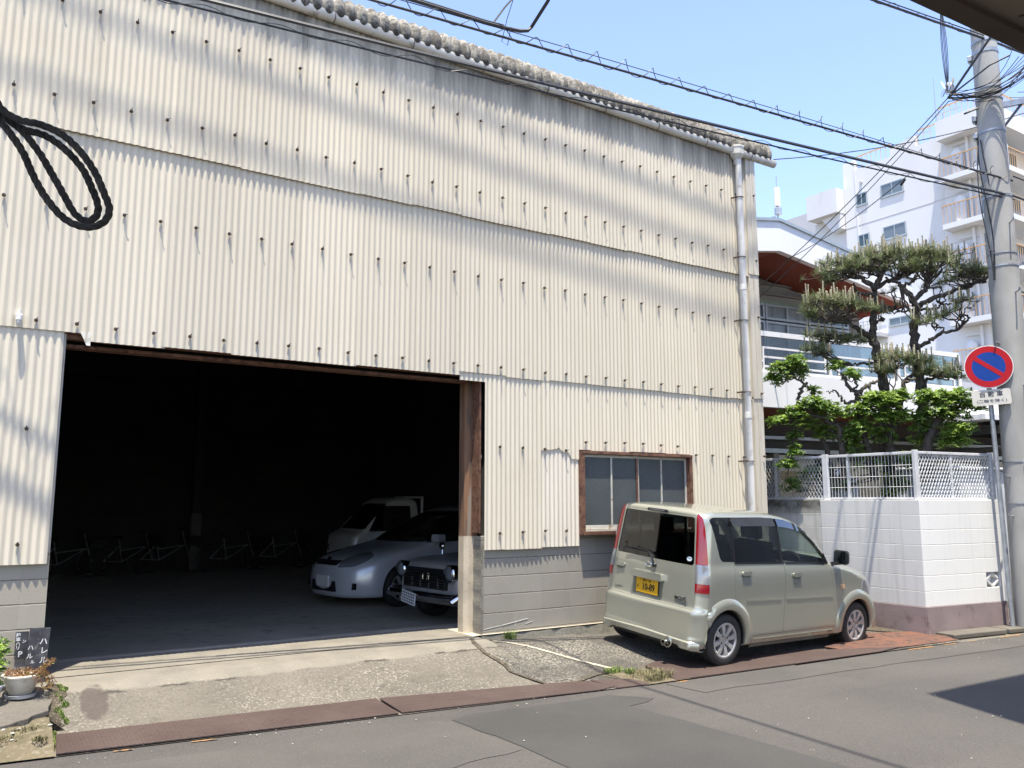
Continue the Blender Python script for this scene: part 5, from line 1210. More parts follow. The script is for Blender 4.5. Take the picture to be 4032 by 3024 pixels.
pine('left pine, its flat cloud-pruned crown over the hall balcony, trunk forking below the top', 12.9,
     [(1080, 1650), (1075, 1400), (1040, 1180), (1000, 1010), (985, 930), (1005, 780), (1010, 680), (1000, 610)],
     [('top', [(1000, 610), (1040, 540), (1045, 480)], .05, .03, -.1), ('topL', [(1000, 615), (930, 560), (830, 520), (740, 480)], .045, .02, -.15), ('topR', [(1005, 612), (1080, 570), (1180, 540), (1260, 510)], .04, .02, .1),
      ('arm', [(1000, 670), (930, 660), (880, 640), (850, 580)], .03, .015, -.2), ('L1', [(985, 960), (920, 945), (850, 890), (760, 855), (690, 850)], .05, .018, -.3), ('L2', [(980, 945), (880, 960), (780, 960), (640, 985)], .03, .012, .15),
      ('L3', [(1030, 1165), (930, 1165), (800, 1165), (700, 1120)], .026, .012, .1), ('R1', [(1000, 880), (1040, 850), (1070, 850)], .02, .01, 0), ('low', [(1060, 1250), (1120, 1200), (1170, 1180)], .03, .014, -.2)],
     [('topL', 660, 505, .16, .25, .08, 26, -.2, .2), ('topL', 740, 440, .27, .3, .11, 60, -.1, .4), ('topL', 700, 560, .2, .2, .08, 24, -.1, .1), ('top', 900, 400, .30, .3, .12, 70, 0, .45), ('top', 1040, 390, .26, .3, .12, 62, 0, .5), ('topR', 1190, 390, .30, .3, .13, 74, .1, .5), ('topR', 1310, 400, .26, .3, .13, 56, .15, .5), ('topR', 1170, 480, .32, .3, .07, 40, .0, .05), ('topL', 860, 490, .3, .3, .08, 46, -.1, .05), ('top', 1020, 470, .3, .3, .07, 40, -.05, .05),
      ('L1', 600, 730, .24, .25, .10, 46, -.3, .5), ('L1', 760, 720, .26, .25, .09, 50, -.3, .5), ('L1', 880, 760, .20, .25, .09, 36, -.2, .5), ('L1', 560, 800, .16, .2, .07, 24, -.3, .2), ('R1', 1030, 790, .10, .1, .06, 12, 0, .6),
      ('L2', 600, 960, .13, .2, .07, 18, .1, .3), ('L2', 720, 1000, .22, .2, .07, 34, .15, .3), ('L2', 860, 1010, .14, .2, .06, 16, .1, .3), ('L3', 640, 1080, .20, .2, .09, 30, .1, .3), ('L3', 560, 1060, .1, .15, .06, 12, .1, .3),
      ('low', 1130, 1120, .18, .2, .08, 34, -.25, .6), ('low', 1040, 1200, .13, .2, .07, 22, -.2, .5), ('low', 1220, 1140, .14, .2, .07, 22, -.2, .6)], 31)
pine('right pine, leaning trunk and long low limbs reaching towards the electricity pole', 12.75,
     [(1365, 1650), (1350, 1430), (1320, 1200), (1300, 1040), (1290, 900), (1310, 790), (1290, 720), (1240, 650), (1190, 600)],
     [('up', [(1280, 710), (1360, 640), (1390, 580), (1385, 520)], .045, .022, .05), ('left', [(1190, 600), (1130, 560), (1080, 540)], .03, .016, .1), ('mid', [(1200, 610), (1270, 570), (1300, 540)], .03, .015, 0),
      ('R1', [(1320, 745), (1450, 680), (1600, 630), (1720, 590), (1800, 560)], .045, .014, -.3), ('R2', [(1330, 770), (1430, 770), (1500, 740), (1560, 730)], .022, .01, .1), ('R3', [(1320, 1040), (1400, 1000), (1500, 945), (1620, 905), (1690, 830), (1640, 815)], .035, .012, -.2), ('R4', [(1480, 955), (1500, 910), (1440, 900)], .018, .009, 0),
      ('L1', [(1290, 770), (1200, 790), (1130, 760)], .02, .008, .2), ('low', [(1320, 1230), (1220, 1290), (1210, 1400), (1150, 1480)], .035, .02, -.3), ('lowR', [(1340, 1330), (1430, 1260), (1560, 1240)], .03, .015, -.2)],
     [('up', 1390, 380, .28, .3, .12, 60, .1, .5), ('up', 1480, 400, .20, .3, .10, 36, .1, .3), ('up', 1420, 450, .25, .25, .07, 36, .05, .05), ('mid', 1300, 470, .2, .2, .07, 28, 0, .05), ('R1', 1560, 470, .16, .2, .08, 24, -.1, .3), ('R1', 1660, 500, .22, .2, .08, 42, -.2, .35), ('R1', 1790, 490, .18, .2, .07, 36, -.3, .2), ('R1', 1500, 560, .13, .2, .05, 14, -.1, .1), ('R1', 1860, 500, .09, .1, .05, 12, -.35, 0),
      ('R2', 1440, 620, .1, .1, .05, 10, .1, .1), ('R3', 1640, 700, .10, .15, .08, 16, -.2, .6), ('R3', 1530, 800, .12, .15, .07, 18, -.1, .6), ('R4', 1440, 830, .08, .1, .05, 10, 0, .4), ('R3', 1640, 770, .08, .1, .05, 8, -.2, .3),
      ('L1', 1160, 640, .09, .1, .06, 9, .2, .1), ('L1', 1110, 750, .08, .1, .05, 8, .2, .1), ('', 1290, 860, .10, .1, .08, 16, -.1, .4), ('', 1330, 880, .07, .1, .06, 9, -.1, .4),
      ('lowR', 1300, 1150, .14, .2, .07, 22, -.1, .6), ('lowR', 1420, 1220, .18, .2, .09, 32, -.2, .5), ('lowR', 1540, 1230, .18, .2, .09, 30, -.2, .5), ('lowR', 1640, 1250, .14, .2, .07, 18, -.3, .3), ('low', 1130, 1210, .12, .15, .06, 14, -.2, .5)], 57, r0=.095)

def leaves(b, p, d, rn, n=7, L=.088, w=.0155):
    d = d.normalized(); u = d.orthogonal().normalized(); v = d.cross(u); a0 = rn.uniform(0, 6.28)
    for k in range(n):
        a = a0+6.283*k/n+rn.uniform(-.3, .3); sp = rn.uniform(.7, 1.45)
        dr = d*math.cos(sp)+(u*math.cos(a)+v*math.sin(a))*math.sin(sp); l = L*rn.uniform(.6, 1.2); e = p+dr*l+Vector((0, 0, -.25*l*rn.random()))
        s = dr.cross(d).normalized()*w*rn.uniform(.8, 1.15); m_ = p.lerp(e, .45)+Vector((0, 0, .008)); up = s.cross(dr).normalized()*.004
        b.add([p, m_-s+up, m_-up, m_+s+up, p.lerp(e, .75)-s*.6, p.lerp(e, .75)+s*.6, e], [(0, 2, 1), (0, 3, 2), (1, 2, 4), (2, 3, 5), (2, 5, 6, 4)])
def shrub(label, D, stems, clumps, seed, m='leaf', name='garden_shrub', cat='shrub'):
    rn = random.Random(seed); base = zp(*stems[0][0][0], D); root = thing(name, label, cat, (base.x, base.y, -.25), 'broad-leaved shrubs below the pines'); L = tuple(root.location)
    b = MB(); anch = []
    for pts, r0, r1 in stems:
        pp_ = limb(b, [zp(x, y, D+dd) for x, y, dd in [(q+(0,))[:3] for q in pts]], r0, r1, rn, .014, 6, 7); anch += pp_
    bl = {'leaf': MB(), 'leaf_young': MB()}
    for x, y, rx, ry, rz, n, dd, yg in clumps:
        c = zp(x, y, D+dd); near = sorted(anch, key=lambda q: (q-c).length)[:3]
        for k in range(max(2, n//9)):
            t = c+Vector((rn.uniform(-1, 1)*rx*.7, rn.uniform(-1, 1)*ry*.7, rn.uniform(-.8, .5)*rz)); limb(b, [near[k % len(near)], near[k % len(near)].lerp(t, .5)+Vector((0, 0, -.03)), t], .011, .004, rn, .012, 3, 5)
        for k in range(int(n*1.5)):
            a = rn.uniform(0, 6.283); q = rn.random()**.45; el = rn.uniform(-.9, 1.45)
            o = Vector((rx*q*math.cos(a)*math.cos(el), ry*q*math.sin(a)*math.cos(el), rz*q*math.sin(el)))
            p = c+o; up = Vector((o.x/rx*.5, o.y/ry*.5, .9+rn.gauss(0, .3)))
            leaves(bl['leaf_young' if rn.random() < yg+(.25 if o.z > rz*.3 else 0) else 'leaf'], p, up, rn, n=rn.randint(6, 9))
    PW(b.build('stem', M['pine_twig'], smooth=True, angle=70), root, L)
    for k, bb in bl.items():
        if bb.f: PW(bb.build('foliage', M[k], fix=False), root, L)
Q = lambda *a: list(a)
shrub('small shrub ball on a bare crooked stem, leftmost, in front of the hall balcony', 12.5, [(Q((700, 2000), (620, 1700), (500, 1560), (455, 1440), (470, 1350), (510, 1320), (450, 1290), (400, 1240)), .04, .012), (Q((510, 1325), (570, 1390), (550, 1340)), .02, .01)],
      [(330, 1230, .22, .2, .16, 60, 0, .2), (430, 1170, .18, .2, .13, 46, 0, .2), (270, 1290, .13, .15, .1, 26, 0, .2), (470, 1240, .12, .15, .1, 22, .1, .1), (560, 1370, .09, .1, .08, 12, 0, 0)], 3)
shrub('spreading shrub with drooping twigs at the corner of the warehouse, above the diamond mesh', 12.3, [(Q((780, 2000), (760, 1700), (700, 1600), (560, 1540), (400, 1570), (320, 1590)), .05, .01), (Q((700, 1600), (640, 1500), (600, 1460)), .025, .01), (Q((400, 1570), (440, 1660), (420, 1720)), .012, .006)],
      [(560, 1480, .26, .25, .14, 70, 0, .1), (420, 1530, .20, .2, .12, 46, 0, .2), (300, 1590, .14, .15, .08, 26, 0, .4), (680, 1520, .26, .25, .14, 66, 0, .05), (500, 1600, .2, .2, .12, 34, 0, .1), (420, 1700, .12, .12, .1, 18, 0, 0), (430, 1800, .10, .1, .1, 16, -.1, 0), (370, 1900, .2, .12, .08, 30, -.1, 0), (560, 1980, .3, .2, .14, 40, .2, 0), (420, 2060, .25, .2, .14, 30, .2, 0), (650, 1680, .2, .2, .14, 40, .1, .1)], 5)
shrub('dense bright-leaved shrub between the two pine trunks, with black twisted limbs', 12.4, [(Q((1000, 2000), (960, 1800), (900, 1600), (870, 1440), (870, 1380), (820, 1340), (800, 1290), (770, 1240)), .055, .016), (Q((870, 1390), (920, 1350), (980, 1310), (1020, 1290)), .035, .02), (Q((880, 1440), (780, 1440), (720, 1370), (650, 1370)), .03, .006), (Q((850, 1370), (870, 1310), (850, 1260)), .02, .01), (Q((1150, 1900), (1120, 1700), (1180, 1500), (1210, 1400), (1230, 1300), (1290, 1270)), .05, .02)],
      [(840, 1250, .13, .15, .1, 30, 0, .2), (720, 1190, .15, .15, .09, 26, .1, .1), (1000, 1430, .22, .2, .12, 56, -.1, .25), (900, 1520, .24, .2, .13, 60, -.1, .3), (1100, 1450, .24, .2, .14, 66, -.1, .3), (1050, 1560, .26, .25, .14, 60, -.1, .2), (1200, 1560, .26, .25, .14, 60, 0, .3), (900, 1640, .22, .2, .14, 50, -.1, .25), (1180, 1400, .14, .15, .1, 26, -.1, .3), (820, 1700, .2, .2, .14, 40, 0, .1), (1050, 1700, .24, .2, .16, 46, 0, .05), (860, 1800, .2, .2, .14, 30, 0, 0), (960, 1900, .3, .2, .16, 34, .1, 0), (780, 2050, .3, .2, .16, 30, .2, 0), (1150, 2050, .35, .2, .2, 40, .2, 0), (1180, 1880, .3, .2, .18, 30, .2, 0)], 7)
shrub('leafy shrub with yellow-green young leaves at the right end of the garden, behind the sign', 12.2, [(Q((1360, 2000), (1400, 1700), (1480, 1560), (1500, 1480), (1440, 1420)), .08, .015), (Q((1480, 1560), (1600, 1480), (1720, 1440)), .03, .008), (Q((1400, 1700), (1560, 1640), (1620, 1620)), .03, .008)],
      [(1380, 1420, .22, .2, .12, 56, 0, .3), (1500, 1430, .26, .25, .15, 70, 0, .35), (1620, 1420, .26, .25, .15, 72, 0, .35), (1720, 1480, .16, .2, .1, 36, -.1, .4), (1450, 1530, .26, .25, .14, 60, 0, .3), (1590, 1540, .2, .2, .12, 42, 0, .3), (1560, 1620, .14, .2, .08, 26, 0, .5), (1640, 1640, .2, .2, .09, 40, -.1, .7), (1570, 1700, .18, .2, .11, 42, -.1, .6), (1640, 1740, .15, .2, .08, 30, -.1, .8), (1520, 1760, .12, .15, .08, 18, -.1, .5), (1350, 1620, .24, .2, .16, 44, .1, .1), (1340, 1740, .2, .2, .14, 30, .2, .05)], 9)
shrub('tree crown far right beyond the electricity pole', 16, [(Q((2080, 1500), (2080, 1100)), .05, .02)], [(2090, 1050, .3, .3, .4, 60, 0, .3)], 13, name='street_tree', cat='tree')
# ================================================================== VEHICLES
def pchip(xs, ys, x):
    n = len(xs)
    if x <= xs[0]: return ys[0]
    if x >= xs[-1]: return ys[-1]
    d = [(ys[i+1]-ys[i])/(xs[i+1]-xs[i]) for i in range(n-1)]; m = [0]*n; m[0] = d[0]; m[-1] = d[-1]
    for i in range(1, n-1): m[i] = 0 if d[i-1]*d[i] <= 0 else 2*d[i-1]*d[i]/(d[i-1]+d[i])
    i = 0
    while x > xs[i+1]: i += 1
    h = xs[i+1]-xs[i]; t = (x-xs[i])/h
    return ys[i]*(2*t**3-3*t*t+1)+h*m[i]*(t**3-2*t*t+t)+ys[i+1]*(-2*t**3+3*t*t)+h*m[i+1]*(t**3-t*t)
class Hull:
    """car body as a stack of plan outlines: table rows (z, x_rear, x_front, half_width, r_rear, r_front, bow_rear, bow_front)"""
    def __init__(s, T, dz=.02): s.T = T; s.z = [r[0] for r in T]; s.dz = dz; s.c = [[r[k] for r in T] for k in range(1, 8)]
    def at(s, z): return [pchip(s.z, c, z) for c in s.c]
    def outline(s, z, d=0, nc=7, ns=26, nf=14):
        xr, xf, w, rr, rf, br, bf = s.at(z); xr += d; xf -= d; w -= d; rr = min(max(rr-d*.5, .01), w*.95); rf = min(max(rf-d*.5, .01), w*.95, (xf-xr)*.45); rr = min(rr, (xf-xr)*.45)
        pts = []
        def X(x, y):   # bow the ends
            k = (y/w)**2; t = (x-xr)/(xf-xr); return x+(br*k*max(0, 1-t*4) if t < .25 else 0)-(bf*k*max(0, (t-.75)*4) if t > .75 else 0)
        for i in range(ns): t = i/ns; pts.append((xr+rr+(xf-xr-rr-rf)*t, -w))
        for i in range(nc): a = -math.pi/2+math.pi/2*i/nc; pts.append((xf-rf+rf*math.cos(a), -w+rf+rf*math.sin(a)))
        for i in range(nf): t = i/nf; pts.append((xf, -w+rf+(2*w-2*rf)*t))
        for i in range(nc): a = math.pi/2*i/nc; pts.append((xf-rf+rf*math.cos(a), w-rf+rf*math.sin(a)))
        for i in range(ns): t = i/ns; pts.append((xf-rf-(xf-xr-rr-rf)*t, w))
        for i in range(nc): a = math.pi/2+math.pi/2*i/nc; pts.append((xr+rr+rr*math.cos(a), w-rr+rr*math.sin(a)))
        for i in range(nf): t = i/nf; pts.append((xr, w-rr-(2*w-2*rr)*t))
        for i in range(nc): a = math.pi+math.pi/2*i/nc; pts.append((xr+rr+rr*math.cos(a), -w+rr+rr*math.sin(a)))
        return [(X(x, y), y) for x, y in pts]
    def levels(s):
        z0, z1 = s.z[0], s.z[-1]; L = [z0]
        while L[-1] < z1-1e-6:
            z = L[-1]; a = s.at(z); st = s.dz
            b_ = s.at(min(z1, z+st))
            jump = max(abs(a[0]-b_[0]), abs(a[1]-b_[1]), abs(a[2]-b_[2]))
            if jump > .06: st = max(.0015, st*.06/jump)
            L.append(min(z1, z+st))
        return L
    def mesh(s, d=0):
        b = MB(); Ls = s.levels()
        if d > 0: Ls = [min(max(z, s.z[0]+d), s.z[-1]-d) for z in Ls]; Ls = sorted(set(round(z, 5) for z in Ls))
        if d < 0: Ls = [Ls[0]+d]+Ls[1:-1]+[Ls[-1]-d]
        vs = []; n = None
        for z in Ls:
            zz = z if d >= 0 else min(max(z, s.z[0]), s.z[-1])
            zq = zz+d*.6 if (d > 0 and zz > 1.1) else zz
            o = s.outline(min(zq, s.z[-1]), d); n = len(o); vs += [(x, y, z) for x, y in o]
        m = len(Ls)
        fs = [(i*n+k, i*n+(k+1) % n, (i+1)*n+(k+1) % n, (i+1)*n+k) for i in range(m-1) for k in range(n)]+[tuple(range(n-1, -1, -1)), tuple((m-1)*n+k for k in range(n))]
        b.add(vs, fs); return b.mesh('hull')
    def side_y(s, x, z):
        o = s.outline(z); best = 0
        for (x0, y0), (x1, y1) in zip(o, o[1:]):
            if y0 <= 0 and y1 <= 0 and min(x0, x1) <= x <= max(x0, x1) and abs(x1-x0) > 1e-9: best = min(best, y0+(y1-y0)*(x-x0)/(x1-x0))
        return best
    def rear_x(s, y, z):
        o = s.outline(z); best = 9
        for (x0, y0), (x1, y1) in zip(o, o[1:]+o[:1]):
            if min(y0, y1) <= y <= max(y0, y1) and abs(y1-y0) > 1e-9: best = min(best, x0+(x1-x0)*(y-y0)/(y1-y0))
        return best
    def front_x(s, y, z):
        o = s.outline(z); best = -9
        for (x0, y0), (x1, y1) in zip(o, o[1:]+o[:1]):
            if min(y0, y1) <= y <= max(y0, y1) and abs(y1-y0) > 1e-9: best = max(best, x0+(x1-x0)*(y-y0)/(y1-y0))
        return best
def fixn(me):
    bm = bmesh.new(); bm.from_mesh(me); bmesh.ops.remove_doubles(bm, verts=bm.verts, dist=1e-6); bmesh.ops.recalc_face_normals(bm, faces=bm.faces); bm.to_mesh(me); bm.free(); return me
def boolop(a, bs, op='DIFFERENCE'):
    oa = bpy.data.objects.new('a', a); COL.objects.link(oa); tmp = [oa]
    for m in bs:
        ob = bpy.data.objects.new('b', m); COL.objects.link(ob); tmp.append(ob)
        md = oa.modifiers.new('m', 'BOOLEAN'); md.operation = op; md.solver = 'EXACT'; md.object = ob
    dg = bpy.context.evaluated_depsgraph_get(); dg.update()
    r = bpy.data.meshes.new_from_object(oa.evaluated_get(dg))
    for o in tmp: bpy.data.objects.remove(o)
    return r
def hull_normals(me, H, ang=.80):
    """smooth shading taken from the uncut hull, so cut panels shade as one curved surface"""
    hm = H.mesh(); fixn(hm); bm = bmesh.new(); bm.from_mesh(hm); bmesh.ops.triangulate(bm, faces=bm.faces); bm.normal_update(); bm.faces.ensure_lookup_table()
    tree = BVHTree.FromBMesh(bm); me.polygons.foreach_set('use_smooth', [True]*len(me.polygons))
    ns = [None]*len(me.loops); cache = {}
    for p in me.polygons:
        fn = p.normal
        for li in p.loop_indices:
            vi = me.loops[li].vertex_index; nn = None
            if vi not in cache:
                co = me.vertices[vi].co; loc, no, idx, dist = tree.find_nearest(co)
                if dist is not None and dist < .02:
                    f = bm.faces[idx]; w = []; tot = 0; nrm = Vector()
                    for v in f.verts: k = 1/((v.co-loc).length+1e-4); nrm += v.normal*k
                    cache[vi] = nrm.normalized()
                else: cache[vi] = None
            nn = cache[vi]
            ns[li] = nn if (nn is not None and nn.dot(fn) > ang) else fn
    bm.free(); me.normals_split_custom_set([tuple(n) for n in ns])
def yprism(poly, y0, y1):   # poly in (x, z)
    b = MB(); b.prism(poly, lambda x, z: (x, y0, z), lambda x, z: (x, y1, z)); return fixn(b.mesh())
def xprism(poly, x0, x1):   # poly in (y, z)
    b = MB(); b.prism(poly, lambda y, z: (x0, y, z), lambda y, z: (x1, y, z)); return fixn(b.mesh())
def cylY(x, z, r, y0, y1, n=40):
    return yprism([(x+r*math.cos(2*math.pi*k/n), z+r*math.sin(2*math.pi*k/n)) for k in range(n)], y0, y1)
def roundpoly(poly, r, n=4):
    out = []; N = len(poly)
    for i in range(N):
        p = Vector(poly[i]); a = Vector(poly[i-1]); c = Vector(poly[(i+1) % N]); da = (a-p); dc = (c-p); rr = min(r, da.length*.45, dc.length*.45)
        A = p+da.normalized()*rr; C = p+dc.normalized()*rr
        for k in range(n+1): t = k/n; out.append(tuple(A*(1-t)**2+p*2*t*(1-t)+C*t*t))
    return out
def shrink(poly, d):
    c = sum((Vector(p) for p in poly), Vector((0, 0)))/len(poly); out = []
    N = len(poly); area = sum(poly[i][0]*poly[(i+1) % N][1]-poly[(i+1) % N][0]*poly[i][1] for i in range(N)); s = 1 if area > 0 else -1
    for i in range(N):
        p = Vector(poly[i]); a = Vector(poly[i-1]); q = Vector(poly[(i+1) % N]); e1 = (p-a).normalized(); e2 = (q-p).normalized()
        n1 = Vector((-e1.y, e1.x))*s; n2 = Vector((-e2.y, e2.x))*s; m = (n1+n2); l = m.length
        m = m/l if l > 1e-6 else n1; k = max(.5, m.dot(n1)); out.append(tuple(p+m*(d/k)))
    return out
def part(root, name, me, m, H=None, angle=35, label=None, par=None):
    me.materials.clear(); me.materials.append(m)
    for p in me.polygons: p.material_index = 0
    if H: hull_normals(me, H)
    elif angle: me.polygons.foreach_set('use_smooth', [True]*len(me.polygons)); me.set_sharp_from_angle(angle=R(angle))
    o = bpy.data.objects.new(name, me); COL.objects.link(o); o.parent = par or root
    if label: o['label'] = label
    return o
def split_y(me):
    out = []
    for s in (-1, 1):
        bm = bmesh.new(); bm.from_mesh(me); kill = [v for v in bm.verts if v.co.y*s < 0]; bmesh.ops.delete(bm, geom=kill, context='VERTS')
        m2 = bpy.data.meshes.new('half'); bm.to_mesh(m2); bm.free(); out.append(m2)
    return out
def paint(name, c, metal=.5, rough=.32, coat=.7, c2=None):
    m = mat(name, c, rough, c2=c2 or tuple(v*.95 for v in c), metal=metal, coat=coat, scale=1.5); return m
def wheel(root, x, y, z, r, w, rim, n, side, spoke_m, steer=0, nuts=4, cap=False):
    t = bpy.data.objects.new('wheel', None); COL.objects.link(t); t.empty_display_size = .05; t.parent = root
    t.location = (x, y, z); t.rotation_euler = (0, 0, steer+(math.pi if side > 0 else 0))
    MT = Matrix.Rotation(R(90), 4, 'X')    # local Z -> -Y : outer face towards -Y
    b = MB(); rr = rim+.004
    prof = [(rr-.01, w*.36), (rr, w*.47), (rr+.02, w*.5), (r-.035, w*.5), (r-.012, w*.44), (r, w*.33), (r, -w*.33), (r-.012, -w*.44), (r-.04, -w*.5), (rr, -w*.47)]
    b.lathe(prof, 48, MT, close=True)
    for k in (-.2, 0, .2): b.lathe([(r+.0005, k*w-.004), (r+.001, k*w), (r+.0005, k*w+.004)], 48, MT, close=True)
    me = b.mesh('tyre'); fixn(me); part(root, 'tyre', me, M['black_rubber'], par=t, angle=30)
    b = MB(); b.lathe([(rim, w*.40), (rim+.004, w*.46), (rim-.012, w*.47), (rim-.022, w*.42), (rim-.03, w*.1), (rim-.03, -w*.3), (rim, -w*.3)], 48, MT, close=True)
    if n:
        for k in range(n):
            a = 2*math.pi*k/n+.2; c, s = math.cos(a), math.sin(a); ri, ro = .035, rim-.012
            def q(rad, off, h): return Vector((rad*c-off*s, -h, rad*s+off*c))
            wi, wo = .020, .031; h0, h1 = w*.36, w*.43
            vs = [q(ri, -wi, h0), q(ri, wi, h0), q(ro, wo, h1), q(ro, -wo, h1), q(ri, -wi, h0-.025), q(ri, wi, h0-.025), q(ro, wo, h1-.03), q(ro, -wo, h1-.03), q((ri+ro)/2, -.019, h0+.012), q((ri+ro)/2, .019, h0+.012)]
            b.add(vs, [(0, 8, 9, 1), (8, 3, 2, 9), (1, 9, 2, 6, 5), (0, 4, 7, 3, 8), (4, 5, 6, 7), (0, 1, 5, 4), (3, 7, 6, 2)])
        b.lathe([(.075, w*.30), (.072, w*.37), (.04, w*.385), (.036, w*.34)], 28, MT)
    else:
        b.lathe([(rim-.02, w*.36), (rim-.05, w*.24), (.07, w*.30), (.06, w*.42), (.02, w*.44)], 32, MT)
    me = b.mesh('rim'); fixn(me); part(root, 'rim', me, spoke_m, par=t, angle=28)
    b = MB(); b.lathe([(rim-.025, -w*.1), (rim-.025, w*.02)], 32, MT); 
    me = b.mesh('brake_disc'); fixn(me); part(root, 'brake_disc', me, plain_once('brake_dark', (.03, .03, .03), .6), par=t)
    if nuts:
        b = MB()
        for k in range(nuts): a = 2*math.pi*k/nuts+.5; b.lathe([(.010, w*.37), (.010, w*.40)], 6, Matrix.Translation((.05*math.cos(a), 0, .05*math.sin(a))) @ MT)
        me = b.mesh('wheel_nut'); fixn(me); part(root, 'wheel_nuts', me, plain_once('nut_dark', (.05, .05, .05), .4, .6), par=t)
    return t
def plain_once(n, *a):
    if n not in M: M[n] = plain(n, *a)
    return M[n]
M['glass_priv'] = glass_mat('privacy_glass', (.50, .52, .52), .035)
M['glass_clear'] = glass_mat('clear_glass', (.88, .93, .91), .02)
M['interior'] = plain('car_interior', (.018, .018, .02), .8)

# ------------------------------------------------------------------ the green kei car
def green_car():
    ax_ = (6.607, 6.944, -.1768); h, ro, pi_ = .0558, .0895, -.02
    A = Vector((math.cos(h)*math.cos(pi_), math.sin(h)*math.cos(pi_), math.sin(pi_))); B = Vector((-math.sin(h)*math.cos(ro), math.cos(h)*math.cos(ro), math.sin(ro))); B = (B-A*A.dot(B)).normalized(); C = A.cross(B)
    root = thing('parked_car', 'pale green-silver boxy kei car parked half on the rusty drain covers', 'car', ax_)
    root.rotation_mode = 'QUATERNION'; root.rotation_quaternion = Matrix((A, B, C)).transposed().to_quaternion()
    #      z     xr     xf    w     rr    rf   br   bf
    T = [(.165, -.36, 2.84, .66, .16, .30, .03, .06), (.20, -.44, 2.90, .715, .16, .32, .03, .07), (.285, -.462, 2.93, .733, .15, .34, .03, .08), (.30, -.452, 2.935, .735, .15, .34, .03, .08), (.45, -.452, 2.95, .737, .14, .34, .035, .08),
         (.555, -.455, 2.955, .738, .13, .34, .035, .08), (.575, -.425, 2.955, .738, .13, .34, .035, .08), (.60, -.412, 2.955, .738, .12, .34, .035, .08), (.70, -.405, 2.95, .737, .12, .35, .035, .09), (.80, -.398, 2.90, .735, .11, .36, .035, .10), (.88, -.392, 2.78, .731, .11, .38, .035, .11),
         (.93, -.388, 2.60, .727, .11, .40, .035, .12), (.965, -.384, 2.36, .722, .11, .42, .035, .12), (1.0, -.38, 2.12, .715, .11, .36, .035, .10), (1.03, -.377, 2.06, .708, .11, .30, .035, .09), (1.10, -.370, 1.97, .703, .11, .26, .035, .08), (1.20, -.360, 1.84, .695, .11, .24, .035, .08), (1.30, -.350, 1.70, .685, .11, .24, .035, .08), (1.40, -.340, 1.54, .672, .11, .24, .035, .08),
         (1.47, -.333, 1.39, .660, .11, .25, .035, .08), (1.515, -.328, 1.25, .646, .12, .27, .035, .08), (1.545, -.322, 1.10, .622, .14, .30, .04, .08), (1.567, -.300, .92, .582, .17, .32, .05, .08), (1.583, -.23, .70, .49, .2, .3, .05, .06), (1.594, -.10, .48, .38, .2, .25, .04, .04), (1.60, .08, .3, .2, .1, .1, 0, 0)]
    H = Hull(T, .022); hm = fixn(H.mesh()); inner = fixn(H.mesh(.035))
    # trim the roof skin through: inner hull keeps clear of it
    P_all = []   # door and window outlines in (x, z)
    arches = [cylY(x, .262, r, y0, y1) for x, r in ((.0, .318), (2.39, .318)) for y0, y1 in ((-1, -.50), (.50, 1))]
    side_win = roundpoly([(-.245, 1.495), (-.19, 1.518), (.6, 1.527), (.98, 1.505), (1.20, 1.458), (1.42, 1.36), (1.60, 1.21), (1.775, 1.035), (1.78, .995), (.97, 1.03), (.10, 1.062), (-.075, 1.068), (-.115, 1.105)], .018)
    rear_win = roundpoly([(-.515, 1.505), (.515, 1.505), (.568, 1.04), (.55, 1.015), (-.55, 1.015), (-.568, 1.04)], .03)
    wind = roundpoly([(-.50, 1.50), (.50, 1.50), (.60, 1.045), (-.60, 1.045)], .04)
    sw = yprism(side_win, -1, 1); rw = xprism(rear_win, -.6, .05); wsx = xprism(wind, 1.1, 3.0)
    doorR = roundpoly([(.112, 1.075), (.118, .72), (.19, .60), (.285, .50), (.35, .39), (.385, .285), (.955, .285), (.968, .95), (.94, 1.075)], .012)
    doorF = roundpoly([(.946, 1.075), (.974, .95), (.961, .285), (1.95, .285), (1.93, .6), (1.85, .93), (1.81, 1.075)], .012)
    tail = roundpoly([(-.533, 1.528), (.533, 1.528), (.592, 1.0), (.618, .74), (.622, .60), (.60, .578), (-.60, .578), (-.622, .60), (-.618, .74), (-.592, 1.0)], .02)
    lampR = [(-.622, .752), (-.80, .752), (-.80, 1.56), (-.525, 1.60), (-.535, 1.54), (-.585, 1.10)]
    shell = boolop(hm, [inner]+arches)
    # a floor between the arches comes from the hull bottom itself
    cut = boolop(shell, [sw, rw, wsx])
    lampRp = xprism(lampR, -.6, -.285); lampLp = xprism([(-y, z) for y, z in lampR][::-1], -.6, -.285)
    body = boolop(cut, [yprism(doorR, -1, 1), yprism(doorF, -1, 1), xprism(tail, -.6, -.255), lampRp, lampLp])
    green = paint('green_silver_paint', (.45, .455, .375), .6, .27, 1); M['green'] = green
    part(root, 'body', body, green, H)
    dr = boolop(cut, [yprism(shrink(doorR, .0028), -1, 1)], 'INTERSECT'); df = boolop(cut, [yprism(shrink(doorF, .0028), -1, 1)], 'INTERSECT')
    doors = []
    for me in (dr, df):
        for m2 in split_y(me): doors.append(part(root, 'door', m2, green, H))
    tg = boolop(cut, [xprism(shrink(tail, .0028), -.6, -.255)], 'INTERSECT'); tgo = part(root, 'tailgate', tg, green, H)
    # lamps: red, clear, red
    lout = fixn(H.mesh(-.006)); lin = fixn(H.mesh(.02)); lsh = boolop(lout, [lin])
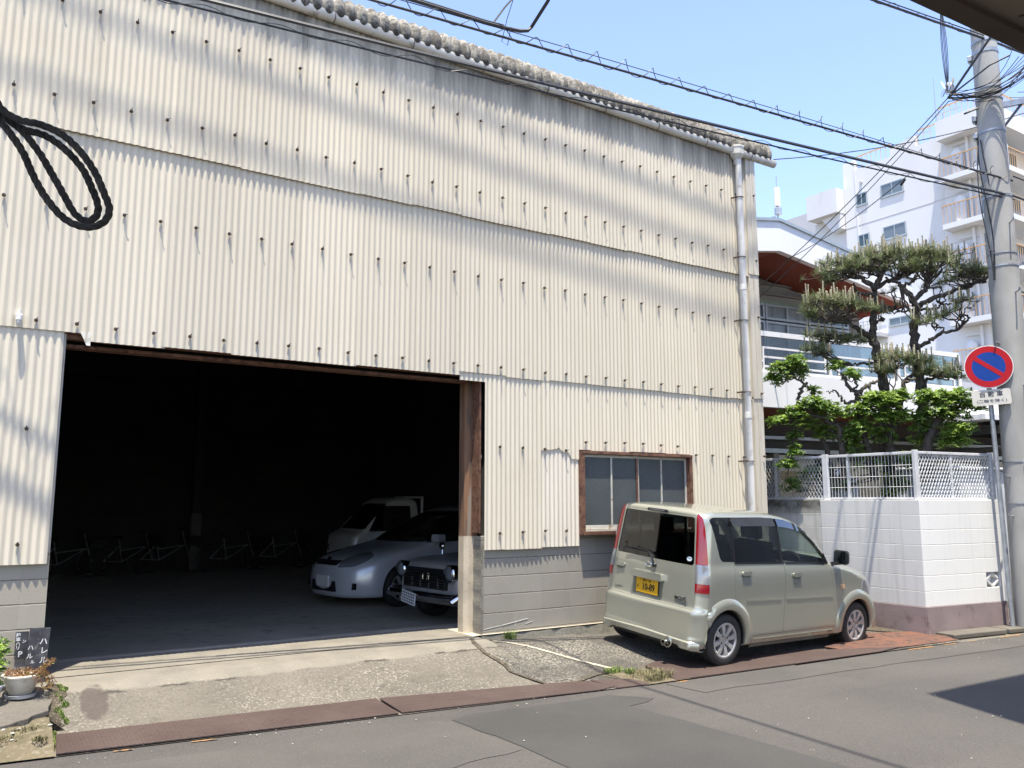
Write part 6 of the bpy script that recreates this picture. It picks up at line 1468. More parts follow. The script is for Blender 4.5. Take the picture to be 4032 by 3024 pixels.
    for sgn in (1, -1):
        lp = xprism(lampR if sgn > 0 else [(-y, z) for y, z in lampR][::-1], -.6, -.29)
        base = boolop(lsh, [lp], 'INTERSECT')
        lo = bpy.data.objects.new('tail_lamp', None); COL.objects.link(lo); lo.parent = root; lo.empty_display_size = .03
        for (z0, z1, mm, nm) in ((1.035, 1.7, M['red_lens'], 'brake_lens'), (.845, 1.033, M['clear_lens'], 'reversing_lens'), (.70, .843, M['red_lens'], 'reflector_lens')):
            me = boolop(base, [xprism([(-1, z0), (1, z0), (1, z1), (-1, z1)], -.7, 0)], 'INTERSECT'); part(root, nm, me, mm, H, par=lo)
    # glazing
    g_out = fixn(H.mesh(.006)); g_in = fixn(H.mesh(.011)); gsh = boolop(g_out, [g_in])
    g_side = boolop(gsh, [yprism(shrink(side_win, -.004), -1, 1)], 'INTERSECT')
    polys = {'quarter': [(-.30, 1.6), (.045, 1.6), (.128, 1.0), (-.30, 1.0)], 'rear': [(.072, 1.6), (.795, 1.6), (.925, .95), (.155, .95)], 'front': [(.835, 1.6), (2.0, 1.6), (2.0, .9), (.985, .9)]}
    for k, pl in polys.items():
        me = boolop(g_side, [yprism(pl, -1, 1)], 'INTERSECT')
        for m2 in split_y(me): part(root, 'side_window', m2, M['glass_clear'] if k == 'front' else M['glass_priv'], H)
    for pl in ([(.045, 1.6), (.072, 1.6), (.155, .95), (.128, .95)], [(.795, 1.6), (.835, 1.6), (.985, .9), (.925, .9)]):
        me = boolop(g_side, [yprism(pl, -1, 1)], 'INTERSECT')
        for m2 in split_y(me): part(root, 'window_pillar', m2, M['black_plastic'], H)
    part(root, 'rear_window', boolop(gsh, [xprism(shrink(rear_win, -.004), -.6, .05)], 'INTERSECT'), M['glass_priv'], H, par=tgo)
    part(root, 'windscreen', boolop(gsh, [xprism(shrink(wind, -.004), 1.1, 3.0)], 'INTERSECT'), M['glass_clear'], H)
    # trim conforming to the side: belt moulding, smoked visors, side strip
    def conf(pts, off, w, hgt, name, m, side=-1):
        b = MB(); vs = []
        for x, z in pts:
            for dz_, o in ((-hgt/2, off*.2), (-hgt/2, off), (hgt/2, off), (hgt/2, off*.2)):
                y = H.side_y(x, z+dz_)-o; vs.append((x, y*(-side if side > 0 else 1), z+dz_))
        n = len(pts); b.add(vs, [(4*i+k, 4*i+4+k, 4*i+4+(k+1) % 4, 4*i+(k+1) % 4) for i in range(n-1) for k in range(4)]+[(0, 1, 2, 3), (4*n-1, 4*n-2, 4*n-3, 4*n-4)])
        me = fixn(b.mesh()); return part(root, name, me, m)
    for sd in (-1, 1):
        conf([(.12+i*.0925, 1.052-.0018*i) for i in range(10)], .006, 0, .020, 'belt_moulding', M['black_plastic'], sd)
        conf([(.985+i*.08, 1.032-.0016*i) for i in range(10)], .006, 0, .020, 'belt_moulding', M['black_plastic'], sd)
        conf([(.30+i*.06, .662-.0012*i) for i in range(11)], .006, 0, .018, 'side_strip', green, sd)
        conf([(.99+i*.08, .648-.001*i) for i in range(12)], .006, 0, .018, 'side_strip', green, sd)
        conf([(.46+i*.05, .20) for i in range(30)], .012, 0, .10, 'sill_skirt', green, sd)
    M['visor'] = glass_mat('smoked_visor', (.18, .19, .21), .16)
    def visor(top, dz_, name='door_visor'):
        b = MB(); vs = []
        for x, z, hh in top:
            y0 = H.side_y(x, z); y1 = H.side_y(x, z-hh)
            vs += [(x, y0-.004, z), (x, y1-.030, z-hh), (x, y1-.026, z-hh), (x, y0-.001, z)]
        n = len(top); b.add(vs, [(4*i+k, 4*i+4+k, 4*i+4+(k+1) % 4, 4*i+(k+1) % 4) for i in range(n-1) for k in range(4)]+[(0, 1, 2, 3), (4*n-1, 4*n-2, 4*n-3, 4*n-4)])
        part(root, name, fixn(b.mesh()), M['visor'])
    visor([(.075+i*.09, 1.522, .085) for i in range(9)], 0)
    visor([(.84, 1.518, .085), (.98, 1.502, .08), (1.1, 1.482, .075), (1.2, 1.455, .07), (1.3, 1.418, .06), (1.4, 1.368, .055), (1.5, 1.298, .05), (1.6, 1.208, .045), (1.68, 1.128, .03)], 0)
    # flared arches
    for cx_ in (.0, 2.39):
        for sd in (-1, 1):
            b = MB(); vs = []; N = 40; prof = [(.316, .0, -.03), (.318, .016, 0), (.330, .026, 0), (.385, .022, 0), (.415, .012, 0), (.437, -.004, 0)]
            for i in range(N+1):
                a = R(-8)+R(196)*i/N; 
                for r_, o, ex in prof:
                    x = cx_+r_*math.cos(a); z = max(.19, .262+r_*math.sin(a)); x = max(x, H.at(z)[0]+.135); y = H.side_y(min(max(x, H.at(z)[0]+.1), H.at(z)[1]-.35), z)
                    y = min(y, -.70) if z < .9 else y
                    xx, yy = x, y-o
                    vs.append((xx, (yy-ex*0+(.05 if ex else 0))*(1 if sd < 0 else -1), z))
            m_ = len(prof); b.add(vs, [(i*m_+k, (i+1)*m_+k, (i+1)*m_+k+1, i*m_+k+1) for i in range(N) for k in range(m_-1)])
            me = fixn(b.mesh()); part(root, 'wheel_arch_flare', me, green, angle=60)
    for cx_ in (0, 2.39):   # black liners
        for sd in (-1, 1):
            b = MB(); vs = []; N = 24
            for i in range(N+1):
                a = R(-10)+R(200)*i/N
                vs += [(cx_+.314*math.cos(a), sd*.71, .262+.314*math.sin(a)), (cx_+.314*math.cos(a), sd*.48, .262+.314*math.sin(a))]
            b.add(vs, [(2*i, 2*i+2, 2*i+3, 2*i+1) for i in range(N)]); part(root, 'wheel_well_liner', b.mesh(), M['black_rubber'])
    # door handles, recess shade drawn as flat darker discs, keyhole, indicator
    for (x, z) in ((.292, .925), (1.169, .885)):
        for sd in (-1, 1):
            y = H.side_y(x, z); b = MB()
            pl = roundpoly([(x-.078, z-.040), (x+.078, z-.040), (x+.078, z+.042), (x-.078, z+.042)], .034, 5)
            b.prism(pl, lambda a, c: (a, -sd*0+(y-.002)*(1 if sd < 0 else -1), c), lambda a, c: (a, (y+.01)*(1 if sd < 0 else -1), c)); me = fixn(b.mesh()); hr = part(root, 'handle_recess', me, plain_once('handle_shadow', (.20, .21, .165), .4, .4))
            b = MB(); pl = roundpoly([(x-.074, z-.004), (x+.074, z-.004), (x+.074, z+.040), (x-.074, z+.040)], .026, 5)
            b.prism(pl, lambda a, c: (a, (y-.020)*(1 if sd < 0 else -1), c), lambda a, c: (a, (y-.004)*(1 if sd < 0 else -1), c)); part(root, 'door_handle', fixn(b.mesh()), green)
    y = H.side_y(1.13, .82); b = MB(); b.lathe([(.012, 0), (.012, .004)], 12, Matrix.Translation((1.135, y-.001, .805)) @ Matrix.Rotation(R(90), 4, 'X')); part(root, 'keyhole', fixn(b.mesh()), M['chrome'])
    y = H.side_y(2.06, .74); b = MB(); b.prism(roundpoly([(2.035, .715), (2.10, .715), (2.10, .765), (2.035, .765)], .012), lambda a, c: (a, y-.012, c), lambda a, c: (a, y+.01, c)); part(root, 'side_indicator', fixn(b.mesh()), M['orange_lens'])
    # mirrors
    for sd in (-1, 1):
        b = MB(); 
        pl = roundpoly([(-.085, -.075), (.085, -.068), (.085, .085), (-.078, .088)], .035, 5)
        rings = [(0, 1.0), (.02, 1.03), (.06, .98), (.09, .8), (.105, .45)]
        vs = []
        for dx, sc_ in rings: vs += [(1.895+dx, sd*(.80)+a*sc_, 1.085+c*sc_) for a, c in pl]
        n = len(pl); b.add(vs, [(i*n+k, i*n+(k+1) % n, (i+1)*n+(k+1) % n, (i+1)*n+k) for i in range(len(rings)-1) for k in range(n)]+[tuple(range(n)), tuple((len(rings)-1)*n+k for k in range(n))])
        b.bar((1.90, sd*.69, 1.0), (1.93, sd*.80, 1.03), .06, .045)
        mo = part(root, 'door_mirror', fixn(b.mesh()), M['black_plastic'], angle=50)
        b = MB(); b.prism(shrink(pl, .012), lambda a, c: (1.8935, sd*.80+a, 1.085+c), lambda a, c: (1.896, sd*.80+a, 1.085+c)); part(root, 'mirror_glass', fixn(b.mesh()), plain_once('mirror_glass', (.04, .05, .055), .03, .9), par=mo)
    b = MB(); b.prism([(1.70, 1.02), (1.80, 1.01), (1.70, 1.13)], lambda a, c: (a, H.side_y(1.72, 1.05)-.004, c), lambda a, c: (a, H.side_y(1.72, 1.05)+.01, c)); part(root, 'mirror_sail', fixn(b.mesh()), M['black_plastic'])
    # tailgate furniture: handle, plate recess and plate, wiper, emblem, badge
    def rx(y, z): return H.rear_x(y, z)
    b = MB(); pl = roundpoly([(.40, .835), (.54, .835), (.54, .905), (.40, .905)], .022); b.prism(pl, lambda y, z: (rx(.47, .87)-.004, y, z), lambda y, z: (rx(.47, .87)+.02, y, z)); part(root, 'handle_recess', fixn(b.mesh()), plain_once('handle_shadow', (.2, .2, .2)), par=tgo)  # flat darker piece, its colour stands for shade round the handle
    b = MB(); pl = roundpoly([(.402, .865), (.538, .865), (.538, .905), (.402, .905)], .018); b.prism(pl, lambda y, z: (rx(.47, .87)-.022, y, z), lambda y, z: (rx(.47, .87)-.006, y, z)); part(root, 'tailgate_handle', fixn(b.mesh()), green, par=tgo)
    yc = .015; xs_ = rx(0, .74)
    b = MB(); b.prism(roundpoly([(yc-.225, .795), (yc+.235, .795), (yc+.225, .87), (yc-.215, .87)], .012), lambda y, z: (xs_-.045, y, z), lambda y, z: (xs_+.02, y, z)); part(root, 'plate_housing', fixn(b.mesh()), green, par=tgo)
    b = MB(); b.prism(roundpoly([(yc-.215, .615), (yc+.225, .615), (yc+.225, .80), (yc-.215, .80)], .015), lambda y, z: (xs_-.006, y, z), lambda y, z: (xs_+.02, y, z)); part(root, 'plate_recess', fixn(b.mesh()), plain_once('recess_green', (.24, .25, .2), .35, .5), par=tgo)
    px_ = xs_-.018; b = MB(); b.prism(roundpoly([(yc-.168, .632), (yc+.168, .632), (yc+.168, .800), (yc-.168, .800)], .006), lambda y, z: (px_, y, z), lambda y, z: (px_+.008, y, z)); part(root, 'plate_frame', fixn(b.mesh()), M['black_plastic'], par=tgo)
    b = MB(); b.prism(roundpoly([(yc-.162, .637), (yc+.162, .637), (yc+.162, .796), (yc-.162, .796)], .006), lambda y, z: (px_-.003, y, z), lambda y, z: (px_+.001, y, z)); np_ = part(root, 'number_plate', fixn(b.mesh()), plain_once('plate_yellow', (.72, .40, .015), .45), par=tgo)
    # text faces -x: map text x -> -y
    TM = lambda y, z: Matrix.Translation((px_-.0045, y, z)) @ Matrix(((0, 0, -1, 0), (-1, 0, 0, 0), (0, 1, 0, 0), (0, 0, 0, 1)))
    inkp = plain_once('plate_ink', (.012, .012, .012), .5)
    text_mesh('香川', .036, inkp, 'plate_text', np_, TM(yc+.032, .768), bold=.0006); text_mesh('50', .038, inkp, 'plate_text', np_, TM(yc-.040, .768), bold=.0008)
    text_mesh('よ', .036, inkp, 'plate_text', np_, TM(yc+.132, .700), bold=.0006)
    text_mesh('10-89', .098, inkp, 'plate_text', np_, TM(yc-.022, .700) @ Matrix.Diagonal((.83, 1, 1, 1)), bold=.0022)
    b = MB()
    for yy in (yc+.098, yc-.098): b.lathe([(.0055, 0), (.004, .003)], 10, Matrix.Translation((px_-.003, yy, .772)) @ Matrix.Rotation(R(-90), 4, 'Y'))
    part(root, 'plate_screws', fixn(b.mesh()), inkp, par=np_)
    TX = lambda y, z: Matrix.Translation((rx(y, z)-.002, y, z)) @ Matrix(((0, 0, -1, 0), (-1, 0, 0, 0), (0, 1, 0, 0), (0, 0, 0, 1)))
    o = text_mesh('MOVE', .052, M['chrome'], 'badge', tgo, Matrix.Translation((-.008, 0, 0)) @ TX(-.455, .668) @ Matrix.Diagonal((1.15, 1, 1, 1)), extrude=.005, bold=.0016)
    text_mesh('CUSTOM', .026, plain_once('recess_green2', (.26, .27, .22), .3, .6), 'badge', tgo, TX(.47, .64) @ Matrix.Diagonal((1.25, 1, 1, 1)), extrude=.002, bold=.0006)
    b = MB(); ex = rx(.03, .945); MT = Matrix.Translation((ex-.008, .035, .945)) @ Matrix.Rotation(R(90), 4, 'Y') @ Matrix.Rotation(R(90), 4, 'Z')
    b.tube([(ex-.006, .035+.042*math.cos(a), .945+.027*math.sin(a)) for a in [2*math.pi*k/24 for k in range(25)]], .0045, 6)
    b.tube([(ex-.006, .035+.030*math.cos(a), .945+.020*math.sin(a)) for a in [R(60+k*14) for k in range(16)]], .004, 5); b.bar((ex-.006, .045, .935), (ex-.006, .02, .962), .006, .008)
    part(root, 'emblem', fixn(b.mesh()), M['chrome'], par=tgo)
    b = MB(); wz = [(-.055, .945), (-.045, .985), (.0, 1.055), (.06, 1.085), (.30, 1.098)]
    b.tube([(rx(y, z)-.03, y, z) for y, z in wz], [.018, .014, .010, .008, .006], 7); b.bar((rx(.02, 1.09)-.02, .40, 1.085), (rx(.02, 1.09)-.02, -.02, 1.075), .012, .02)
    b.lathe([(.024, 0), (.018, .03)], 14, Matrix.Translation((rx(-.05, .945), -.055, .945)) @ Matrix.Rotation(R(-90), 4, 'Y')); part(root, 'rear_wiper', fixn(b.mesh()), M['black_plastic'], par=tgo)
    b = MB(); b.prism([(-.50+.032*math.cos(2*math.pi*k/20), 1.075+.022*math.sin(2*math.pi*k/20)) for k in range(20)], lambda y, z: (rx(y, z)-.001+.004, y, z), lambda y, z: (rx(y, z)+.003+.004, y, z)); st_ = part(root, 'window_sticker', fixn(b.mesh()), plain_once('sticker', (.55, .62, .66), .5), par=tgo)
    b = MB(); b.box(rx(-.5, 1.08)+.0015, rx(-.5, 1.08)+.0025, -.525, -.475, 1.08, 1.088); part(root, 'sticker_print', fixn(b.mesh()), plain_once('sticker_blue', (.03, .12, .3), .5), par=st_)
    # high brake lamp in the roof edge
    b = MB(); b.prism(roundpoly([(-.155, 1.522), (.155, 1.522), (.14, 1.548), (-.14, 1.548)], .01), lambda y, z: (-.342, y, z), lambda y, z: (-.28, y, z)); part(root, 'high_brake_lamp', fixn(b.mesh()), M['black_plastic'])
    b = MB()
    for k in range(6): b.box(-.346, -.34, -.11+k*.037, -.11+k*.037+.028, 1.529, 1.541)
    part(root, 'lamp_lenses', fixn(b.mesh()), M['clear_lens'])
    # bumper: lower lip, joint lines, exhaust
    b = MB(); vs = []; n = 33
    for i in range(n):
        y = -.735+1.47*i/(n-1); x = rx(max(-.70, min(.70, y)), .27); k = abs(y)/.735
        y *= .955; x = rx(y*.97, .27)+.05*max(0, (k-.9)/.1)**2
        zt = .285-.02*k; zb = .165+.0*k+(.0 if abs(y) > .5 else .03)
        vs += [(x-.004, y, zt), (x-.022, y, zt-.012), (x-.014, y, zb+.02), (x+.02, y, zb), (x+.06, y, zb+.01)]
    b.add(vs, [(5*i+k, 5*i+5+k, 5*i+6+k, 5*i+1+k) for i in range(n-1) for k in range(4)]); part(root, 'bumper_lip', fixn(b.mesh()), green, angle=50)
    b = MB(); b.lathe([(.036, 0), (.039, .010), (.039, .05), (.032, .05), (.031, .012), (.030, -.08), (.026, -.08), (.033, 0)], 28, Matrix.Translation((-.435, -.365, .21)) @ Matrix.Rotation(R(90), 4, 'Y') @ Matrix.Translation((0, 0, -.02)), close=True); part(root, 'exhaust_pipe', fixn(b.mesh()), M['chrome'])
    b = MB(); b.lathe([(.056, .0), (.060, -.010), (.050, -.015), (.048, .03)], 28, Matrix.Translation((-.462, -.365, .215)) @ Matrix.Rotation(R(90), 4, 'Y'), close=True); part(root, 'exhaust_surround', fixn(b.mesh()), green)
    b = MB(); b.lathe([(.030, 0), (.030, .01)], 20, Matrix.Translation((-.42, -.365, .21)) @ Matrix.Rotation(R(90), 4, 'Y')); b.box(-.35, 2.8, -.45, .45, .15, .20); b.box(-.05, .05, -.6, .6, .2, .3); part(root, 'underbody', fixn(b.mesh()), M['interior'])
    # interior
    b = MB(); b.box(-.2, 2.0, -.60, .60, .36, .42); b.box(1.62, 2.02, -.60, .60, .42, .93); b.box(-.28, .25, -.58, .58, .42, .72)
    part(root, 'cabin_floor', fixn(b.mesh()), M['interior'])
    for (sx, sy) in ((1.02, -.33), (1.02, .33), (.28, -.33), (.28, .33)):
        b = MB(); b.box(sx-.05, sx+.45, sy-.24, sy+.24, .42, .70); M2 = Matrix.Translation((sx-.02, sy, .68)) @ Matrix.Rotation(R(-12), 4, 'Y'); b.box(-.07, .07, -.23, .23, 0, .56, M2); b.box(-.045, .045, -.12, .12, .60, .76, M2); b.box(-.01, .01, -.06, -.045, .5, .62, M2); b.box(-.01, .01, .045, .06, .5, .62, M2)
        o = part(root, 'seat', fixn(b.mesh()), plain_once('seat_fabric', (.03, .03, .032), .9)); bv = o.modifiers.new('b', 'BEVEL'); bv.width = .03; bv.segments = 3
    b = MB(); c = Vector((1.55, -.33, .93)); b.tube([c+Vector((.05*math.sin(a)*1, .18*math.cos(a), .17*math.sin(a))) for a in [2*math.pi*k/24 for k in range(25)]], .014, 7); b.tube([c, c+Vector((.2, 0, -.1))], .03, 7); b.bar(c+Vector((0, -.17, 0)), c+Vector((0, .17, 0)), .03, .02); part(root, 'steering_wheel', fixn(b.mesh()), M['black_plastic'])
    # headlamps and grille, hardly seen
    for sd in (-1, 1):
        me = boolop(lsh, [yprism([(2.45, .62), (3.1, .62), (3.1, .84), (2.5, .80)], sd*.40, sd*.80)], 'INTERSECT'); part(root, 'headlamp', me, M['clear_lens'], H)
    me = boolop(lsh, [xprism([(-.33, .62), (.33, .62), (.33, .78), (-.33, .78)], 2.6, 3.1)], 'INTERSECT'); part(root, 'grille', me, M['black_plastic'], H)
    for x in (0, 2.39):
        for sd in (-1, 1): wheel(root, x, sd*.655, .266, .266, .160, .178, 8, sd, M['alloy'])
    return root
green_car()
# ------------------------------------------------------------------ vehicles inside the garage
def simple_vehicle(name, label, loc, deg, T, paint_m, side_win, wind, rear_win, wheels, wr, rimr, nsp, rim_m, arch=.33, glass='glass_priv', dz=.03, vis_sides=True):
    root = thing(name, label, 'car' if name != 'pickup_truck' else 'truck', loc, 'vehicles parked inside the garage', (0, 0, R(deg)))
    H = Hull(T, dz); hm = fixn(H.mesh()); inner = fixn(H.mesh(.04)); w = max(r[3] for r in T)
    arches = [cylY(x, wr, arch, y0, y1, 32) for x in wheels for y0, y1 in ((-1.2, -w+.24), (w-.24, 1.2))]
    body = boolop(hm, [inner]+arches)
    cut = [yprism(side_win, -1.2, 1.2)] if side_win else []
    xm = max(p[0] for p in wind[1])
    cut.append(xprism(wind[0], wind[1][0][0], wind[1][1][0]))
    body = boolop(body, cut); part(root, 'body', body, paint_m, H)
    gsh = boolop(fixn(H.mesh(.008)), [fixn(H.mesh(.014))])
    if side_win:
        me = boolop(gsh, [yprism(shrink(side_win, -.004), -1.2, 1.2)], 'INTERSECT')
        for m2 in split_y(me): part(root, 'side_window', m2, M[glass], H)
    part(root, 'windscreen', boolop(gsh, [xprism(shrink(wind[0], -.004), wind[1][0][0], wind[1][1][0])], 'INTERSECT'), M[glass], H)
    for x in wheels:
        for sd in (-1, 1): wheel(root, x, sd*(w-.10), wr, wr, .19, rimr, nsp, sd, rim_m, nuts=0)
    b = MB(); b.box(wheels[0]-.5, wheels[1]+.5, -w+.15, w-.15, .18, .5); part(root, 'floor_pan', fixn(b.mesh()), M['interior'])
    return root, H, gsh
# white people carrier, nose towards the left
T = [(.17, -3.45, .86, .78, .2, .45, .03, .14), (.22, -3.52, .90, .82, .2, .48, .03, .15), (.40, -3.55, .93, .845, .2, .5, .03, .16), (.55, -3.56, .92, .85, .2, .52, .03, .16), (.66, -3.55, .89, .85, .2, .54, .03, .17), (.72, -3.55, .84, .848, .2, .55, .03, .18), (.78, -3.54, .70, .843, .2, .55, .03, .18), (.84, -3.53, .46, .838, .2, .52, .03, .18), (.90, -3.52, .12, .83, .2, .48, .03, .16), (.95, -3.51, -.16, .82, .2, .40, .03, .14),
     (1.00, -3.50, -.36, .81, .2, .34, .03, .12), (1.10, -3.47, -.56, .79, .2, .32, .03, .12), (1.20, -3.44, -.76, .76, .2, .32, .03, .12), (1.30, -3.40, -.97, .725, .2, .32, .03, .12), (1.40, -3.34, -1.19, .69, .2, .34, .03, .12), (1.47, -3.27, -1.38, .66, .2, .34, .03, .12), (1.52, -3.15, -1.56, .61, .25, .34, .03, .1), (1.555, -2.9, -1.8, .5, .25, .3, .03, .08), (1.575, -2.5, -2.0, .3, .1, .1, 0, 0)]
silver = paint('white_pearl_paint', (.62, .64, .68), .25, .3, 1)
sw_ = roundpoly([(-.52, .98), (-.62, 1.04), (-1.02, 1.29), (-1.35, 1.42), (-1.65, 1.48), (-2.9, 1.48), (-3.25, 1.30), (-3.3, 1.05), (-1.9, .99)], .03)
ws_ = (roundpoly([(-.60, 1.475), (.60, 1.475), (.74, 1.02), (.70, .985), (-.70, .985), (-.74, 1.02)], .04), ((-1.75,), (.3,)))
mpv, H, gsh = simple_vehicle('parked_car', 'white low-nosed people carrier inside the garage, between the old saloon and the pickup', (5.648, 12.94, -.2), 191.2, T, silver, sw_, ws_, None, (0, -2.75), .31, .21, 7, M['alloy'], arch=.37)
lsh = boolop(fixn(H.mesh(-.004)), [fixn(H.mesh(.02))])
for sd in (-1, 1):
    me = boolop(lsh, [boolop(yprism([(.42, .80), (.28, .90), (.62, .835), (.80, .74), (1.1, .66), (1.1, .60), (.75, .645)], sd*.34, sd*1.1), [], 'DIFFERENCE')], 'INTERSECT'); part(mpv, 'headlamp', me, M['clear_lens'], H)
    b = MB(); y = sd*.60; b.prism(roundpoly([(y-.07, .30), (y+.07, .30), (y+.07, .40), (y-.07, .40)], .02), lambda a, c: (H.front_x(y, .35)-.03, a, c), lambda a, c: (H.front_x(y, .35)+.004, a, c)); part(mpv, 'fog_lamp', fixn(b.mesh()), M['black_plastic'])
    b = MB(); b.prism(roundpoly([(sd*.92-.10, .99), (sd*.92+.10, .99), (sd*.92+.09, 1.11), (sd*.92-.09, 1.11)], .04), lambda y, z: (-.72, y, z), lambda y, z: (-.58, y, z)); b.bar((-.66, sd*.80, .99), (-.66, sd*.88, 1.02), .05, .04); part(mpv, 'door_mirror', fixn(b.mesh()), silver)
me = boolop(lsh, [xprism(roundpoly([(-.30, .655), (.30, .655), (.36, .735), (-.36, .735)], .03), .5, 1.2)], 'INTERSECT'); part(mpv, 'grille', me, M['black_plastic'], H)
b = MB(); b.bar((H.front_x(0, .72)-.01, 0, .70), (H.front_x(0, .74)-.02, 0, .76), .10, .04); part(mpv, 'emblem', fixn(b.mesh()), M['chrome'])
b = MB(); b.prism(roundpoly([(-.33, .26), (.33, .26), (.33, .42), (-.33, .42)], .02), lambda a, c: (H.front_x(0, .3)-.06, a, c), lambda a, c: (H.front_x(0, .3)-.002, a, c)); part(mpv, 'lower_grille', fixn(b.mesh()), M['black_plastic'])
b = MB(); b.prism([(-.165, .33), (.165, .33), (.165, .495), (-.165, .495)], lambda a, c: (H.front_x(0, .4)-.01, a, c), lambda a, c: (H.front_x(0, .4)+.012, a, c)); part(mpv, 'number_plate', fixn(b.mesh()), M['white_paint'])
# old saloon with round lamps and a chrome bumper
T = [(.28, -2.9, .55, .66, .2, .14, .03, .05), (.34, -2.95, .60, .70, .2, .14, .03, .05), (.45, -2.95, .61, .715, .2, .14, .03, .05), (.60, -2.95, .60, .72, .2, .14, .03, .05), (.74, -2.93, .58, .72, .2, .15, .03, .06), (.80, -2.9, .54, .712, .2, .18, .03, .07), (.845, -2.85, .40, .70, .2, .22, .03, .1), (.88, -2.8, -.1, .68, .2, .25, .03, .1), (.905, -2.3, -.42, .665, .2, .2, .03, .06), (.95, -2.15, -.52, .65, .2, .2, .03, .06),
     (1.1, -2.05, -.70, .62, .2, .2, .03, .06), (1.25, -1.95, -.88, .59, .2, .2, .03, .06), (1.34, -1.88, -1.0, .56, .2, .2, .03, .06), (1.39, -1.75, -1.12, .5, .2, .2, .03, .05), (1.42, -1.55, -1.3, .35, .1, .1, 0, 0)]
oldp = paint('faded_grey_paint', (.40, .38, .36), .15, .4, .4); blue = paint('faded_blue_paint', (.05, .22, .42), .2, .35, .5)
sw_ = roundpoly([(-.62, .97), (-.95, 1.31), (-1.85, 1.31), (-2.05, .97)], .03)
ws_ = (roundpoly([(-.52, 1.33), (.52, 1.33), (.60, .95), (-.60, .95)], .04), ((-1.2,), (.1,)))
old, H, gsh = simple_vehicle('parked_car', 'old grey saloon with round headlamps and chrome bumper, just behind the garage pillar', (5.874, 10.388, -.2), 187.8, T, oldp, sw_, ws_, None, (0, -2.35), .29, .18, 0, M['chrome'], arch=.32)
for sd in (-1, 1):
    MT = Matrix.Translation((.60, sd*.575, .70)) @ Matrix.Rotation(R(90), 4, 'Y')
    b = MB(); b.lathe([(.10, -.16), (.118, -.02), (.118, .02), (.105, .035), (.092, .03), (.088, -.02)], 32, MT); part(old, 'headlamp_bowl', fixn(b.mesh()), M['chrome'])
    b = MB(); b.lathe([(.09, .018), (.075, .034), (.045, .045), (.01, .05)], 28, MT); part(old, 'headlamp', fixn(b.mesh()), M['clear_lens'])
    b = MB(); b.tube([(.62, sd*.68, .34), (.68, sd*.74, .38), (.60, sd*.80, .42), (.25, sd*.80, .42)], [.05, .055, .05, .04], 10); part(old, 'bumper_end', fixn(b.mesh()), M['chrome'])
    b = MB(); b.prism([(-2.6, .50), (.42, .50), (.42, .66), (-2.6, .66)], lambda x, z: (x, sd*(-H.side_y(x, z)+.006), z), lambda x, z: (x, sd*(-H.side_y(x, z)-.02), z)); part(old, 'blue_side_panel', fixn(b.mesh()), blue)
b = MB()
for k in range(7): z = .50+k*.036; b.bar((.625-.004*k, -.47, z), (.625-.004*k, .47, z), .02, .008)
for y in (-.3, -.1, .1, .3): b.bar((.622, y, .49), (.60, y, .73), .012, .01)
part(old, 'grille', fixn(b.mesh()), M['chrome'])
b = MB(); b.box(.55, .612, -.50, .50, .48, .75); part(old, 'grille_back', fixn(b.mesh()), M['black_plastic'])
b = MB(); b.bar((.655, 0, .60), (.655, 0, .68), .06, .02); part(old, 'emblem', fixn(b.mesh()), M['chrome'])
b = MB(); b.tube([(.66, -.74, .40), (.72, -.6, .40), (.735, 0, .40), (.72, .6, .40), (.66, .74, .40)], .052, 12); part(old, 'bumper', fixn(b.mesh()), M['chrome'])
b = MB(); MT = Matrix.Translation((.80, -.10, .36)) @ Matrix.Rotation(R(-8), 4, 'X'); b.box(-.004, .004, -.165, .165, -.082, .082, MT); pl_ = part(old, 'number_plate', fixn(b.mesh()), M['white_paint'])
b = MB()
for i in range(4):
    for j in range(7): b.box(.0045, .006, -.14+j*.042, -.115+j*.042, -.065+i*.036, -.045+i*.036, MT)
part(old, 'plate_marks', fixn(b.mesh()), M['ink'], par=pl_)
for sd in (-1, 1):
    b = MB(); b.lathe([(.05, 0), (.055, .03), (.03, .05)], 16, Matrix.Translation((-.15, sd*.62, .99)) @ Matrix.Rotation(R(90), 4, 'Y')); b.tube([(-.12, sd*.60, .86), (-.14, sd*.62, .98)], .008, 6); part(old, 'fender_mirror', fixn(b.mesh()), M['chrome'])
# little white pickup behind
T = [(.28, -.9, .52, .66, .08, .10, 0, .03), (.40, -.92, .56, .69, .08, .10, 0, .03), (.60, -.92, .57, .70, .08, .10, 0, .03), (.95, -.92, .54, .70, .08, .12, 0, .03), (1.02, -.92, .46, .695, .08, .14, 0, .03), (1.06, -.92, .36, .69, .08, .14, 0, .03), (1.2, -.91, .22, .68, .08, .14, 0, .03), (1.4, -.90, .02, .665, .08, .14, 0, .03), (1.55, -.89, -.13, .65, .08, .14, 0, .03), (1.64, -.87, -.22, .63, .1, .16, 0, .03), (1.69, -.8, -.32, .58, .1, .16, 0, .02), (1.72, -.65, -.45, .4, .05, .05, 0, 0)]
sw_ = roundpoly([(.20, 1.06), (-.10, 1.55), (-.70, 1.55), (-.72, 1.06)], .03); ws_ = (roundpoly([(-.58, 1.60), (.58, 1.60), (.63, 1.10), (-.63, 1.10)], .04), ((-.5,), (.7,)))
pick, H, gsh = simple_vehicle('pickup_truck', 'small white pickup truck at the back of the garage, behind the people carrier', (6.75, 15.9, -.2), 180, T, paint('white_van_paint', (.66, .64, .58), .05, .4, .6), sw_, ws_, None, (0, -1.9), .27, .16, 0, M['alloy'], arch=.30)
